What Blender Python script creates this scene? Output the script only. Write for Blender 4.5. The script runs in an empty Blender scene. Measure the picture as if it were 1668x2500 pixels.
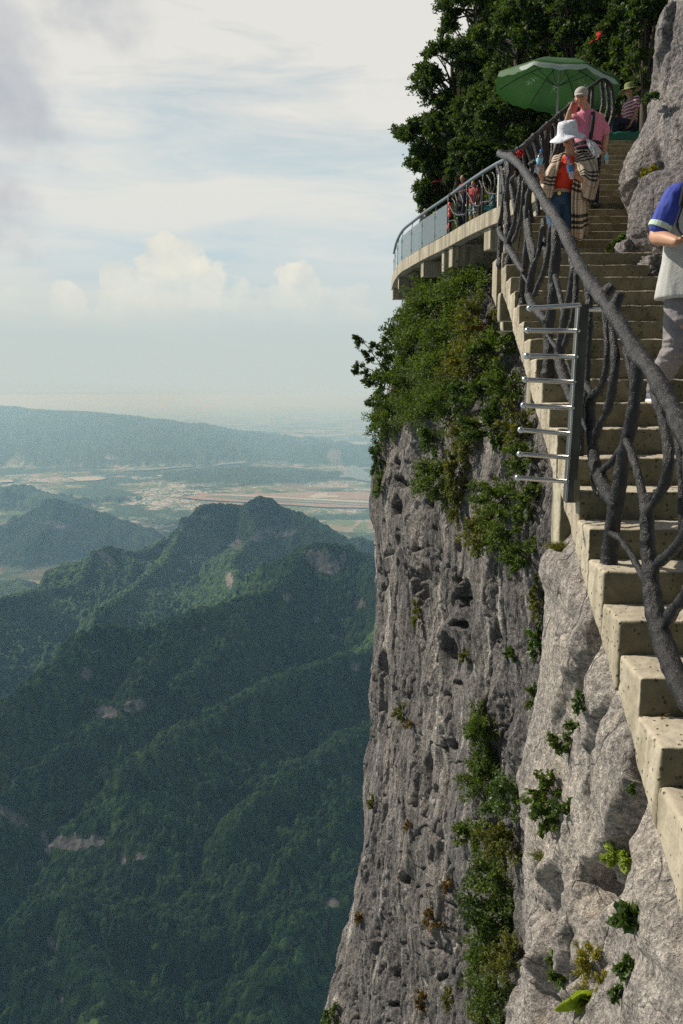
import bpy, bmesh, math, random
import numpy as np
from mathutils import Vector, Matrix
R = math.radians
SC = bpy.context.scene
COL = SC.collection
# ------------------------------------------------------------------ camera geometry (photo pixels 1668 x 2500)
FPX = 2000.0
TH = math.atan((1250 - 965) / FPX)
CT, ST = math.cos(TH), math.sin(TH)

def ray(x, y):
    u = (x - 834) / FPX; v = (1250 - y) / FPX
    return np.array([u, CT + v * ST, -ST + v * CT])
def P(x, y, Y):
    d = ray(x, y); return d * (Y / d[1])
def PZ(x, y, z):
    d = ray(x, y); return d * (z / d[2])
def PIX(V):
    w = V[..., 1] * CT - V[..., 2] * ST
    v = V[..., 1] * ST + V[..., 2] * CT
    return 834 + FPX * V[..., 0] / w, 1250 - FPX * v / w

# ------------------------------------------------------------------ noise
def _h(ix, iy, iz, seed):
    n = (ix.astype(np.uint32) * np.uint32(374761393) + iy.astype(np.uint32) * np.uint32(668265263)
         + iz.astype(np.uint32) * np.uint32(2147483647 - 1640531) + np.uint32(seed * 7919 + 13))
    n = (n ^ (n >> np.uint32(13))) * np.uint32(1274126177)
    n = (n ^ (n >> np.uint32(16))) * np.uint32(2246822519)
    n = n ^ (n >> np.uint32(15))
    return n.astype(np.float64) / 4294967295.0
def vn(p, seed=0):
    f = np.floor(p); i = f.astype(np.int64); t = p - f
    t = t * t * t * (t * (t * 6 - 15) + 10)
    r = 0
    for a in (0, 1):
        wx = t[:, 0] if a else 1 - t[:, 0]
        for b in (0, 1):
            wy = t[:, 1] if b else 1 - t[:, 1]
            for c in (0, 1):
                wz = t[:, 2] if c else 1 - t[:, 2]
                r = r + wx * wy * wz * _h(i[:, 0] + a, i[:, 1] + b, i[:, 2] + c, seed)
    return r * 2 - 1
def fbm(p, octv=4, seed=0, gain=.5, lac=2.03, ridge=False):
    s = 0; a = 1; tot = 0
    for k in range(octv):
        n = vn(p, seed + k * 31)
        if ridge: n = 1 - 2 * np.abs(n)
        s = s + a * n; tot += a; a *= gain; p = p * lac + 7.3
    return s / tot
def worley(p, seed=0, dims=3):
    """F1, F2, random of nearest cell, offset from its centre"""
    i = np.floor(p).astype(np.int64)
    best = np.full(len(p), 9e9); second = np.full(len(p), 9e9)
    cid = np.zeros(len(p)); off = np.zeros_like(p)
    rz = (-1, 0, 1) if dims == 3 else (0,)
    for a in (-1, 0, 1):
        for b in (-1, 0, 1):
            for c in rz:
                cx, cy, cz = i[:, 0] + a, i[:, 1] + b, i[:, 2] + c
                q = np.stack([cx + _h(cx, cy, cz, seed), cy + _h(cx, cy, cz, seed + 1),
                              (cz + _h(cx, cy, cz, seed + 2)) if dims == 3 else p[:, 2]], 1)
                d = p - q; dd = (d * d).sum(1)
                m = dd < best
                second = np.where(m, best, np.minimum(second, dd))
                best = np.where(m, dd, best)
                cid = np.where(m, _h(cx, cy, cz, seed + 5), cid)
                off[m] = d[m]
    return np.sqrt(best), np.sqrt(second), cid, off
def sstep(a, b, x):
    t = np.clip((x - a) / (b - a), 0, 1); return t * t * (3 - 2 * t)

# ------------------------------------------------------------------ objects
def tag(o, label=None, cat=None, group=None, kind=None):
    if label: o['label'] = label
    if cat: o['category'] = cat
    if group: o['group'] = group
    if kind: o['kind'] = kind
    return o
def empty(name, loc, label, cat, group=None, rz=0):
    o = bpy.data.objects.new(name, None); COL.objects.link(o)
    o.location = tuple(loc); o.rotation_euler = (0, 0, rz)
    o.empty_display_size = .2
    return tag(o, label, cat, group)
def link(name, me, mat=None, parent=None, loc=None):
    """me is in world coordinates; loc/parent origin is subtracted"""
    o = bpy.data.objects.new(name, me); COL.objects.link(o)
    if mat is not None:
        me.materials.clear()
        for m in (mat if isinstance(mat, (list, tuple)) else [mat]): me.materials.append(m)
    org = Vector((0, 0, 0))
    if parent is not None:
        o.parent = parent
        org = world_origin(parent)
        me.transform(Matrix.Translation(-org))
    elif loc is not None:
        me.transform(Matrix.Translation(-Vector(tuple(loc))))
        o.location = tuple(loc)
    return o
def world_origin(o):
    v = Vector(o.location)
    while o.parent is not None:
        o = o.parent; v += Vector(o.location)
    return v
def mesh_np(name, V, F, smooth=True, uv=None, attrs=None):
    V = np.asarray(V, dtype=np.float32).reshape(-1, 3); F = np.asarray(F, dtype=np.int32)
    k = F.shape[1]
    me = bpy.data.meshes.new(name)
    me.vertices.add(len(V)); me.vertices.foreach_set('co', V.ravel())
    me.loops.add(F.size); me.loops.foreach_set('vertex_index', F.ravel())
    me.polygons.add(len(F))
    me.polygons.foreach_set('loop_start', np.arange(0, F.size, k, dtype=np.int32))
    me.polygons.foreach_set('loop_total', np.full(len(F), k, dtype=np.int32))
    if uv is not None:
        l = me.uv_layers.new(name='UVMap')
        l.data.foreach_set('uv', np.asarray(uv, dtype=np.float32)[F.ravel()].ravel())
    for n, a in (attrs or {}).items():
        at = me.attributes.new(n, 'FLOAT', 'POINT'); at.data.foreach_set('value', np.asarray(a, dtype=np.float32))
    me.update(calc_edges=True)
    me.polygons.foreach_set('use_smooth', np.full(len(F), smooth))
    return me
def grid_faces(nr, nc, wrap=False):
    r = np.arange(nr - 1)[:, None]; c = np.arange(nc if wrap else nc - 1)[None, :]
    c2 = (c + 1) % nc
    return np.stack([r * nc + c, r * nc + c2, (r + 1) * nc + c2, (r + 1) * nc + c], -1).reshape(-1, 4)
def grid_normals(G):
    a = np.gradient(G, axis=0); b = np.gradient(G, axis=1)
    n = np.cross(b, a); return n / (np.linalg.norm(n, axis=-1, keepdims=True) + 1e-12)

# ------------------------------------------------------------------ polygon builder
class MB:
    def __init__(s): s.V = []; s.F = []; s.uv = {}
    def add(s, V, F):
        o = len(s.V); s.V += [tuple(float(c) for c in v) for v in V]; s.F += [tuple(i + o for i in f) for f in F]
    def box(s, a, b):
        x0, y0, z0 = a; x1, y1, z1 = b
        s.hexa([(x0, y0, z0), (x1, y0, z0), (x1, y1, z0), (x0, y1, z0), (x0, y0, z1), (x1, y0, z1), (x1, y1, z1), (x0, y1, z1)])
    def hexa(s, c):
        s.add(c, [(3, 2, 1, 0), (4, 5, 6, 7), (0, 1, 5, 4), (1, 2, 6, 5), (2, 3, 7, 6), (3, 0, 4, 7)])
    def tube(s, pts, rad, seg=10, caps=True, flat=1.0):
        V, F = tube_vf(pts, rad, seg, caps, flat); s.add(V, F)
    def ell(s, c, r, seg=14, rings=9, M=None):
        V = []; F = []
        for i in range(rings + 1):
            a = math.pi * i / rings
            for j in range(seg):
                b = 2 * math.pi * j / seg
                v = Vector((r[0] * math.sin(a) * math.cos(b), r[1] * math.sin(a) * math.sin(b), r[2] * math.cos(a)))
                if M is not None: v = M @ v
                V.append(Vector(tuple(c)) + v)
        for i in range(rings):
            for j in range(seg):
                F.append((i * seg + j, (i + 1) * seg + j, (i + 1) * seg + (j + 1) % seg, i * seg + (j + 1) % seg))
        s.add(V, F)
    def loft(s, rings, seg=18, caps=True):
        """rings: (centre, rx, ry, axisX, axisY)"""
        V = []; F = []
        for (c, rx, ry, ax, ay) in rings:
            c = np.array(c, float); ax = np.array(ax, float); ay = np.array(ay, float)
            for j in range(seg):
                b = 2 * math.pi * j / seg
                V.append(c + ax * rx * math.cos(b) + ay * ry * math.sin(b))
        n = len(rings)
        for i in range(n - 1):
            for j in range(seg):
                F.append((i * seg + j, i * seg + (j + 1) % seg, (i + 1) * seg + (j + 1) % seg, (i + 1) * seg + j))
        if caps:
            F.append(tuple(range(seg))[::-1]); F.append(tuple((n - 1) * seg + j for j in range(seg)))
        s.add(V, F)
    def mesh(s, name='m', smooth=False):
        me = bpy.data.meshes.new(name)
        me.from_pydata(s.V, [], s.F); me.update()
        bm = bmesh.new(); bm.from_mesh(me)
        bmesh.ops.remove_doubles(bm, verts=bm.verts, dist=1e-6)
        bmesh.ops.recalc_face_normals(bm, faces=bm.faces); bm.to_mesh(me); bm.free()
        if smooth: me.polygons.foreach_set('use_smooth', [True] * len(me.polygons))
        return me
    def build(s, name, mat, parent=None, loc=None, smooth=False, bevel=0, remesh=0, smooth_it=0, disp=None):
        me = s.mesh(name, smooth)
        if remesh or bevel: me = apply_mods(me, bevel, remesh, smooth_it)
        if disp is not None:
            n = len(me.vertices); co = np.empty(n * 3, np.float32); no = np.empty(n * 3, np.float32)
            me.vertices.foreach_get('co', co); me.vertices.foreach_get('normal', no)
            co = co.reshape(-1, 3).astype(float); no = no.reshape(-1, 3)
            co = co + no * disp(co)[:, None]
            me.vertices.foreach_set('co', co.astype(np.float32).ravel()); me.update()
        if smooth or remesh: me.polygons.foreach_set('use_smooth', [True] * len(me.polygons))
        return link(name, me, mat, parent, loc)
def apply_mods(me, bevel, remesh, smooth_it):
    o = bpy.data.objects.new('tmp', me); COL.objects.link(o)
    if remesh:
        m = o.modifiers.new('r', 'REMESH'); m.mode = 'VOXEL'; m.voxel_size = remesh; m.adaptivity = 0
        if smooth_it:
            m = o.modifiers.new('s', 'SMOOTH'); m.iterations = smooth_it; m.factor = .5
    if bevel:
        m = o.modifiers.new('b', 'BEVEL'); m.width = bevel; m.segments = 2; m.limit_method = 'ANGLE'
    dg = bpy.context.evaluated_depsgraph_get(); dg.update()
    out = bpy.data.meshes.new_from_object(o.evaluated_get(dg))
    bpy.data.objects.remove(o); 
    return out
def catmull(pts, k=4):
    P_ = [np.array(p, float) for p in pts]
    if len(P_) < 3: return P_
    Q = [2 * P_[0] - P_[1]] + P_ + [2 * P_[-1] - P_[-2]]
    out = []
    for i in range(1, len(Q) - 2):
        for j in range(k):
            t = j / k
            a, b, c, d = Q[i - 1], Q[i], Q[i + 1], Q[i + 2]
            out.append(.5 * (2 * b + (c - a) * t + (2 * a - 5 * b + 4 * c - d) * t * t + (3 * b - a - 3 * c + d) * t ** 3))
    out.append(P_[-1]); return out
def tube_vf(pts, rad, seg=10, caps=True, flat=1.0):
    pts = [np.array(p, float) for p in pts]; n = len(pts)
    rad = rad if hasattr(rad, '__len__') else [rad] * n
    V = []; F = []; up = None
    rings = []
    for i in range(n):
        t = pts[min(i + 1, n - 1)] - pts[max(i - 1, 0)]
        t = t / (np.linalg.norm(t) + 1e-12)
        if up is None:
            a = np.array([0, 0, 1.]) if abs(t[2]) < .9 else np.array([1., 0, 0])
            up = np.cross(t, a)
        up = up - t * np.dot(up, t); up /= np.linalg.norm(up) + 1e-12
        rings.append((pts[i], rad[i], up.copy(), np.cross(t, up), t))
    full = []
    if caps:  # rounded ends
        c, r, u, w, t = rings[0]
        full += [(c - t * r * .92, r * .4, u, w), (c - t * r * .6, r * .8, u, w)]
    full += [(c, r, u, w) for c, r, u, w, t in rings]
    if caps:
        c, r, u, w, t = rings[-1]
        full += [(c + t * r * .6, r * .8, u, w), (c + t * r * .92, r * .4, u, w)]
    for c, r, u, w in full:
        for j in range(seg):
            b = 2 * math.pi * j / seg
            V.append(c + u * r * math.cos(b) + w * r * flat * math.sin(b))
    m = len(full)
    for i in range(m - 1):
        for j in range(seg):
            F.append((i * seg + j, i * seg + (j + 1) % seg, (i + 1) * seg + (j + 1) % seg, (i + 1) * seg + j))
    F.append(tuple(range(seg))[::-1]); F.append(tuple((m - 1) * seg + j for j in range(seg)))
    return V, F

# ------------------------------------------------------------------ materials
class N:
    def __init__(s, name):
        s.m = bpy.data.materials.new(name); s.m.use_nodes = True
        s.t = s.m.node_tree; s.t.nodes.clear()
        s.out = s.n('ShaderNodeOutputMaterial')
    def n(s, typ, ins=None, **kw):
        nd = s.t.nodes.new(typ)
        for k, v in kw.items(): setattr(nd, k, v)
        for k, v in (ins or {}).items(): s.set(nd.inputs[k], v)
        return nd
    def set(s, inp, v):
        if isinstance(v, bpy.types.NodeSocket): s.t.links.new(v, inp)
        elif isinstance(v, bpy.types.Node): s.t.links.new(v.outputs[0], inp)
        else:
            if hasattr(inp.default_value, '__len__') and not hasattr(v, '__len__'): v = [v] * len(inp.default_value)
            if hasattr(inp.default_value, '__len__') and len(inp.default_value) == 4 and len(v) == 3: v = tuple(v) + (1,)
            inp.default_value = v
    def obj(s): return s.n('ShaderNodeTexCoord').outputs['Object']
    def uv(s): return s.n('ShaderNodeTexCoord').outputs['UV']
    def scale(s, vec, sc): return s.n('ShaderNodeMapping', {'Vector': vec, 'Scale': sc}).outputs[0]
    def noise(s, vec, sc, det=4, rough=.55, dist=0): return s.n('ShaderNodeTexNoise', {'Vector': vec, 'Scale': sc, 'Detail': det, 'Roughness': rough, 'Distortion': dist}).outputs['Fac']
    def vor(s, vec, sc, feature='F1', out='Distance', rnd=1): return s.n('ShaderNodeTexVoronoi', {'Vector': vec, 'Scale': sc, 'Randomness': rnd}, feature=feature).outputs[out]
    def ramp(s, fac, stops, interp='LINEAR'):
        nd = s.n('ShaderNodeValToRGB', {'Fac': fac}); cr = nd.color_ramp; cr.interpolation = interp
        while len(cr.elements) < len(stops): cr.elements.new(.5)
        for e, (p, c) in zip(cr.elements, stops):
            e.position = p; e.color = (c, c, c, 1) if not hasattr(c, '__len__') else tuple(c) + (1,)
        return nd.outputs['Color']
    def mix(s, fac, a, b, typ='MIX'):
        nd = s.n('ShaderNodeMix', data_type='RGBA', blend_type=typ)
        s.set(nd.inputs[0], fac); s.set(nd.inputs[6], a); s.set(nd.inputs[7], b); return nd.outputs[2]
    def math(s, op, a, b=0, c=None, clamp=False):
        nd = s.n('ShaderNodeMath', operation=op, use_clamp=clamp); s.set(nd.inputs[0], a); s.set(nd.inputs[1], b)
        if c is not None: s.set(nd.inputs[2], c)
        return nd.outputs[0]
    def attr(s, name): return s.n('ShaderNodeAttribute', attribute_name=name).outputs['Fac']
    def bump(s, h, dist=.01, strength=1): return s.n('ShaderNodeBump', {'Height': h, 'Distance': dist, 'Strength': strength}).outputs[0]
    def bsdf(s, col, rough=.8, bump=None, **kw):
        ins = {'Base Color': col, 'Roughness': rough}
        if bump is not None: ins['Normal'] = bump
        for k, v in kw.items(): ins[k.replace('_', ' ')] = v
        b = s.n('ShaderNodeBsdfPrincipled', ins); return b
    def done(s, b):
        s.t.links.new(b.outputs[0] if isinstance(b, bpy.types.Node) else b, s.out.inputs[0]); return s.m
def lin(r, g, b):
    f = lambda c: c / 12.92 if c <= .04045 else ((c + .055) / 1.055) ** 2.4
    return (f(r / 255), f(g / 255), f(b / 255))
def simple(name, col, rough=.7, nscale=0, var=.15, bump=0, **kw):
    n = N(name); c = col; b = None
    if nscale:
        f = n.noise(n.obj(), nscale, 4)
        c = n.mix(f, tuple(x * (1 - var) for x in col), tuple(min(1, x * (1 + var)) for x in col))
        if bump: b = n.bump(n.noise(n.obj(), nscale * 2, 5), bump)
    return n.done(n.bsdf(c, rough, b, **kw))

M = {}
def make_materials():
    # rock ------------------------------------------------------------
    def rock(name, dark, mid, light, warm, sc=1.0, streak=1.0, lich=.5, vz=.22, vs=.5):
        n = N(name); o = n.obj()
        st = n.scale(o, (1, 1, vz))
        big = n.noise(n.scale(o, (1, 1, .4)), .35 * sc, 5, .6)
        str_ = n.noise(st, 1.6 * sc, 7, .68, .6)
        fine = n.noise(o, 14 * sc, 6, .7)
        grain = n.noise(o, 42 * sc, 3, .75)
        base = n.ramp(str_, [(.28, dark), (.46, mid), (.60, mid), (.74, light)])
        base = n.mix(n.ramp(big, [(.42, 0), (.60, .6)]), base, n.ramp(fine, [(.3, mid), (.7, warm)]))
        base = n.mix(n.ramp(n.noise(st, .9 * sc, 6, .6, .4), [(.47, 0), (.57, .8)]), base, n.mix(fine, dark, mid))
        base = n.mix(n.ramp(n.noise(n.scale(o, (1, 1, .12)), 2.6 * sc, 5, .6, .4), [(.60, 0), (.66, .7 * lich)]), base, light)
        base = n.mix(.85, base, n.ramp(fine, [(.30, .24), (.5, .95), (.70, 1.75)]), 'MULTIPLY')
        base = n.mix(vs, base, n.ramp(n.noise(n.scale(o, (1, 1, .10)), 4.6 * sc, 5, .65, .35), [(.34, .35), (.5, 1.0), (.66, 1.75)]), 'MULTIPLY')
        base = n.mix(.75, base, n.ramp(grain, [(.34, .40), (.5, 1.0), (.66, 1.6)]), 'MULTIPLY')
        crack = n.vor(n.mix(.25, st, n.n('ShaderNodeTexNoise', {'Vector': o, 'Scale': 2.5, 'Detail': 4}).outputs['Color']), 1.9 * sc, 'DISTANCE_TO_EDGE')
        cr = n.ramp(crack, [(.0, 0), (.025, 1)])
        base = n.mix(n.math('MULTIPLY', n.math('SUBTRACT', 1, cr), n.ramp(n.noise(o, 1.1 * sc, 3), [(.5, 0), (.62, .8)])), base, tuple(c * .35 for c in dark))
        pale = n.ramp(n.noise(st, 3.3 * sc, 6, .7, .3), [(.60, 0), (.68, lich)])
        base = n.mix(pale, base, warm)
        hgt = n.math('ADD', n.math('MULTIPLY', fine, 1.0), n.math('ADD', n.math('MULTIPLY', str_, 2.5 * streak), n.math('MULTIPLY', grain, .28)))
        hgt = n.math('ADD', hgt, n.math('MULTIPLY', cr, .3))
        return n.done(n.bsdf(base, .93, n.bump(hgt, .10 / sc, 1.0)))
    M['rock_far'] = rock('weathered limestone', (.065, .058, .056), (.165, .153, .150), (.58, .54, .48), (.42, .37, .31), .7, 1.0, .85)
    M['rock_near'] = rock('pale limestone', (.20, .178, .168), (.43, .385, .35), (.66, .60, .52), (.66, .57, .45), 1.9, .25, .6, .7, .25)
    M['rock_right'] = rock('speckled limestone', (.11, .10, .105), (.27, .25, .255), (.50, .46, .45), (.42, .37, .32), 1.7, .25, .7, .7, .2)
    # concrete ---------------------------------------------------------
    def concrete(name, pitted, colA, colB, moss):
        n = N(name); o = n.obj()
        a = n.noise(o, 1.7, 6, .62)
        f = n.noise(o, 26, 5, .65)
        c = n.mix(n.ramp(a, [(.35, 0), (.65, 1)]), colA, colB)
        c = n.mix(.55, c, n.ramp(f, [(.3, .62), (.5, .98), (.7, 1.2)]), 'MULTIPLY')
        geo = n.n('ShaderNodeNewGeometry').outputs['Normal']
        sep = n.n('ShaderNodeSeparateXYZ', {0: geo})
        run = n.noise(n.scale(o, (6, 6, .8)), 1.3, 5, .6)
        side = n.math('SUBTRACT', 1, n.math('ABSOLUTE', sep.outputs['Z']), clamp=True)
        c = n.mix(n.math('MULTIPLY', side, n.ramp(run, [(.42, 0), (.66, .9)])), c, moss)
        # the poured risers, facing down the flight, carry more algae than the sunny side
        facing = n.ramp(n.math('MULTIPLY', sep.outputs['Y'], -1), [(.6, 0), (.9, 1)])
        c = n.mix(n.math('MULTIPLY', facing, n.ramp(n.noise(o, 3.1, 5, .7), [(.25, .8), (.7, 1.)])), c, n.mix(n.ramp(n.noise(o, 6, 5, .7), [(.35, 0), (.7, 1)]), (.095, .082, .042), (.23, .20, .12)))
        h = n.math('MULTIPLY', f, .5)
        if pitted:
            jit = n.n('ShaderNodeTexNoise', {'Vector': o, 'Scale': 30, 'Detail': 2}).outputs['Color']
            vv = n.mix(.02, o, jit)
            d = n.vor(vv, 24.0, rnd=.8)
            hole = n.ramp(d, [(.10, 1), (.20, 0)])
            gate = n.ramp(n.noise(o, 7, 2), [(.32, 0), (.45, 1)])
            hole = n.math('MULTIPLY', hole, gate)
            c = n.mix(n.math('MULTIPLY', hole, .62), c, (.05, .045, .03))
            h = n.math('SUBTRACT', h, n.math('MULTIPLY', hole, 1.3))
        return n.done(n.bsdf(c, .9, n.bump(h, .012)))
    M['concrete'] = concrete('pitted stair concrete', True, (.51, .445, .34), (.41, .355, .265), (.19, .16, .10))
    M['concrete_plain'] = concrete('stained cast concrete', False, (.52, .46, .34), (.43, .39, .29), (.16, .14, .09))
    n = N('platform concrete'); o = n.obj()
    c = n.mix(n.ramp(n.noise(n.scale(o, (5, 5, .5)), 1.2, 6, .65), [(.42, 0), (.6, 1)]), (.50, .44, .33), (.22, .19, .13))
    c = n.mix(n.ramp(n.noise(o, 5, 5), [(.3, .0), (.75, .5)]), c, (.3, .27, .21))
    M['concrete_deck'] = n.done(n.bsdf(c, .9, n.bump(n.noise(o, 18, 4), .02)))
    # painted fake-bark concrete railing --------------------------------
    n = N('grey painted bark railing'); o = n.obj()
    f = n.noise(o, 22, 6, .68); g = n.noise(o, 75, 4, .7); w = n.noise(o, 3.5, 4)
    c = n.mix(n.ramp(f, [(.35, 0), (.7, 1)]), (.009, .0085, .009), (.029, .027, .028))
    c = n.mix(n.ramp(w, [(.48, 0), (.75, .6)]), c, (.050, .042, .040))
    c = n.mix(n.ramp(g, [(.62, 0), (.76, .15)]), c, (.20, .165, .14))
    M['bark_rail'] = n.done(n.bsdf(c, n.ramp(f, [(.3, .30), (.7, .46)]), n.bump(n.math('ADD', n.math('ADD', f, n.math('MULTIPLY', n.noise(n.scale(o, (1, 1, .35)), 30, 5, .7, .8), 1.2)), n.math('MULTIPLY', g, .15)), .012), **{'Specular IOR Level': .4}))
    n = N('cut wood face'); o = n.obj()
    M['cut_wood'] = n.done(n.bsdf(n.mix(n.noise(o, 60, 3), (.5, .38, .14), (.25, .16, .05)), .8))
    M['steel'] = n_ = simple('brushed stainless steel', (.62, .62, .60), .24, 40, .08, 0, Metallic=1.0)
    M['steel_box'] = simple('dull steel upright', (.10, .095, .08), .38, 18, .35, .001, Metallic=.6)
    M['rail_metal'] = simple('grey blue painted rail pipe', (.16, .20, .23), .38, 12, .2, 0)
    M['concrete_white'] = simple('white painted post', (.7, .7, .68), .6, 12, .1)
    n = N('clear glass panel'); 
    gl = n.n('ShaderNodeBsdfGlossy', {'Color': (.9, .96, .97), 'Roughness': .02}); tr = n.n('ShaderNodeBsdfTransparent', {'Color': (.80, .88, .88)})
    df = n.n('ShaderNodeBsdfDiffuse', {'Color': (.62, .72, .74)})
    fr = n.math('ADD', .06, n.math('MULTIPLY', n.n('ShaderNodeFresnel', {'IOR': 1.5}).outputs[0], .9), clamp=True)
    a = n.n('ShaderNodeMixShader', {0: fr}); n.t.links.new(tr.outputs[0], a.inputs[1]); n.t.links.new(gl.outputs[0], a.inputs[2])
    b = n.n('ShaderNodeMixShader', {0: .13}); n.t.links.new(a.outputs[0], b.inputs[1]); n.t.links.new(df.outputs[0], b.inputs[2])
    M['glass'] = n.done(b)
    # foliage -----------------------------------------------------------
    def leaf(name, a, b, c3, trans=.28, rough=.45):
        n = N(name)
        rp = n.n('ShaderNodeNewGeometry').outputs['Random Per Island']
        cl = n.noise(n.obj(), 1.3, 3)
        c = n.ramp(rp, [(0, a), (.55, b), (1, c3)])
        c = n.mix(n.ramp(cl, [(.35, 0), (.65, .45)]), c, b)
        p = n.bsdf(c, rough, **{'Specular IOR Level': .45})
        t = n.n('ShaderNodeBsdfTranslucent', {'Color': n.mix(1, c, (1.5, 1.6, .6), 'MULTIPLY')})
        m = n.n('ShaderNodeMixShader', {0: trans}); n.t.links.new(p.outputs[0], m.inputs[1]); n.t.links.new(t.outputs[0], m.inputs[2])
        return n.done(m)
    M['leaf_tree'] = leaf('dark tree leaves', (.018, .036, .007), (.045, .080, .013), (.105, .150, .030), .4, .6)
    M['leaf_shrub'] = leaf('cliff shrub leaves', (.030, .054, .009), (.074, .116, .018), (.160, .195, .038), .4, .6)
    M['leaf_olive'] = leaf('olive shrub leaves', (.055, .064, .013), (.110, .125, .022), (.21, .18, .04), .4, .6)
    M['leaf_rust'] = leaf('dry rusty leaves', (.09, .07, .02), (.16, .11, .03), (.22, .09, .03))
    M['leaf_fresh'] = leaf('fresh green leaves', (.030, .062, .014), (.065, .115, .022), (.13, .18, .04))
    M['leaf_lime'] = leaf('lime broad leaves', (.16, .22, .03), (.25, .32, .05), (.33, .38, .08), .35)
    M['leaf_moss'] = leaf('yellow moss sprigs', (.16, .15, .02), (.27, .24, .03), (.36, .30, .05))
    M['grass'] = leaf('wild grass blades', (.06, .075, .012), (.11, .12, .02), (.19, .17, .05))
    M['bark'] = simple('tree bark', (.075, .062, .048), .9, 14, .4, .01)
    M['soil'] = simple('leaf litter soil', (.020, .022, .010), 1, 3, .5, .05, Specular_IOR_Level=0)
    # people --------------------------------------------------------------
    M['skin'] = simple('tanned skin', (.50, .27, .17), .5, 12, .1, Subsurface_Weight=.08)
    M['skin_dark'] = simple('darker skin', (.36, .19, .12), .55, 12, .1)  # darker skin tone for some of the small figures
    M['hair'] = simple('black hair', (.012, .010, .009), .4, 40, .3)
    M['lip'] = simple('lips', (.35, .10, .09), .5)
    M['black'] = simple('black plastic', (.012, .012, .013), .28)
    M['black_cloth'] = simple('black webbing', (.014, .014, .016), .8, 60, .2)
    M['red_top'] = simple('red knit top', (.75, .055, .018), .75, 8, .12, .004)
    M['pink'] = simple('pink polo cotton', (.66, .22, .33), .8, 9, .12, .006)
    M['jeans'] = simple('blue denim', (.035, .075, .14), .85, 9, .5, .006)
    M['navy'] = simple('dark navy cotton', (.012, .018, .035), .85, 9, .3, .004)
    M['grey_tee'] = simple('heather grey cotton', (.50, .50, .48), .85, 30, .1, .003)
    M['blue_sleeve'] = simple('royal blue cotton', (.035, .06, .36), .8, 20, .12, .003)
    M['trousers'] = simple('grey slim trousers', (.235, .215, .225), .8, 14, .12, .006)
    M['cuff'] = simple('mint and white cuff', (.55, .68, .55), .8)
    M['white_cloth'] = simple('white crumpled cotton', (.72, .73, .80), .8, 16, .1, .006)
    n = N('printed white cotton'); c = n.mix(n.ramp(n.noise(n.obj(), 22, 3, .5, .8), [(.60, 0), (.64, .6)]), (.72, .73, .80), (.10, .10, .14))
    M['hat_cloth'] = n.done(n.bsdf(c, .8, n.bump(n.noise(n.obj(), 14, 4), .008)))
    M['cap'] = simple('light grey cap', (.40, .38, .34), .8, 16, .12, .003)
    M['straw'] = simple('woven straw', (.42, .33, .13), .8, 60, .4, .004)
    M['straw_green'] = simple('greenish straw hat', (.20, .22, .08), .8, 40, .3, .004)
    M['red'] = simple('red ribbon cloth', (.55, .02, .015), .7, 20, .2)
    M['red_cloth'] = simple('red printed cotton', (.42, .035, .04), .8, 25, .4)
    M['teal'] = simple('teal cotton', (.02, .22, .28), .8, 12, .15)
    M['teal_table'] = simple('dark green tarp', (.005, .10, .065), .6, 6, .2)
    M['salmon'] = simple('salmon red plastic', (.75, .13, .11), .4)
    M['sole'] = simple('white rubber', (.7, .7, .72), .6)
    M['shoe_blue'] = simple('slate blue canvas', (.14, .16, .24), .8, 30, .2)
    M['shoe_dark'] = simple('black leather', (.015, .013, .012), .4)
    M['pale_shirt'] = simple('pale shirt', (.5, .52, .55), .8)
    M['khaki'] = simple('khaki cloth', (.22, .17, .08), .85, 12, .2)
    M['belt'] = simple('cream leather belt', (.45, .40, .28), .6, 40, .3)
    M['gold'] = simple('gold buckle', (.8, .6, .25), .3, Metallic=1.0)
    n = N('plaid wool shawl'); uv = n.uv(); s = n.n('ShaderNodeSeparateXYZ', {0: uv})
    def bands(axis, spec, rep):
        fr_ = n.math('FRACT', n.math('MULTIPLY', s.outputs[axis], rep)); tot = None
        for a, b in spec:
            m = n.math('MULTIPLY', n.math('GREATER_THAN', fr_, a), n.math('LESS_THAN', fr_, b))
            tot = m if tot is None else n.math('ADD', tot, m)
        return tot
    spec = [(.05, .14), (.21, .30), (.37, .46)]
    bl = n.math('ADD', n.math('MULTIPLY', bands(0, spec, 1.0), .55), n.math('MULTIPLY', bands(1, spec, 1.0), .9), clamp=True)
    c = n.mix(bl, (.62, .50, .37), (.012, .011, .012))
    c = n.mix(n.math('MULTIPLY', n.math('ADD', bands(0, [(.66, .675)], 1), bands(1, [(.66, .68)], 1), clamp=True), .8), c, (.30, .02, .02))
    M['plaid'] = n.done(n.bsdf(c, .85, n.bump(n.noise(uv, 60, 3), .003)))
    n = N('striped shirt'); s = n.n('ShaderNodeSeparateXYZ', {0: n.obj()})
    M['stripes'] = n.done(n.bsdf(n.mix(n.math('GREATER_THAN', n.math('FRACT', n.math('MULTIPLY', s.outputs[2], 16)), .5), (.22, .03, .05), (.45, .38, .40)), .85))
    n = N('checked shorts'); s = n.n('ShaderNodeSeparateXYZ', {0: n.obj()})
    ch = n.math('ADD', n.math('GREATER_THAN', n.math('FRACT', n.math('MULTIPLY', s.outputs[2], 12)), .5), n.math('GREATER_THAN', n.math('FRACT', n.math('MULTIPLY', s.outputs[0], 12)), .5))
    M['check'] = n.done(n.bsdf(n.mix(n.math('MULTIPLY', ch, .5), (.05, .12, .18), (.35, .4, .42)), .85))
    n = N('parasol cloth')
    nz = n.noise(n.obj(), 5, 4)
    c = n.mix(nz, (.022, .085, .022), (.048, .145, .036))
    c = n.mix(n.ramp(n.attr('pale'), [(.4, 0), (.6, 1)]), c, (.42, .50, .44))
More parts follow.
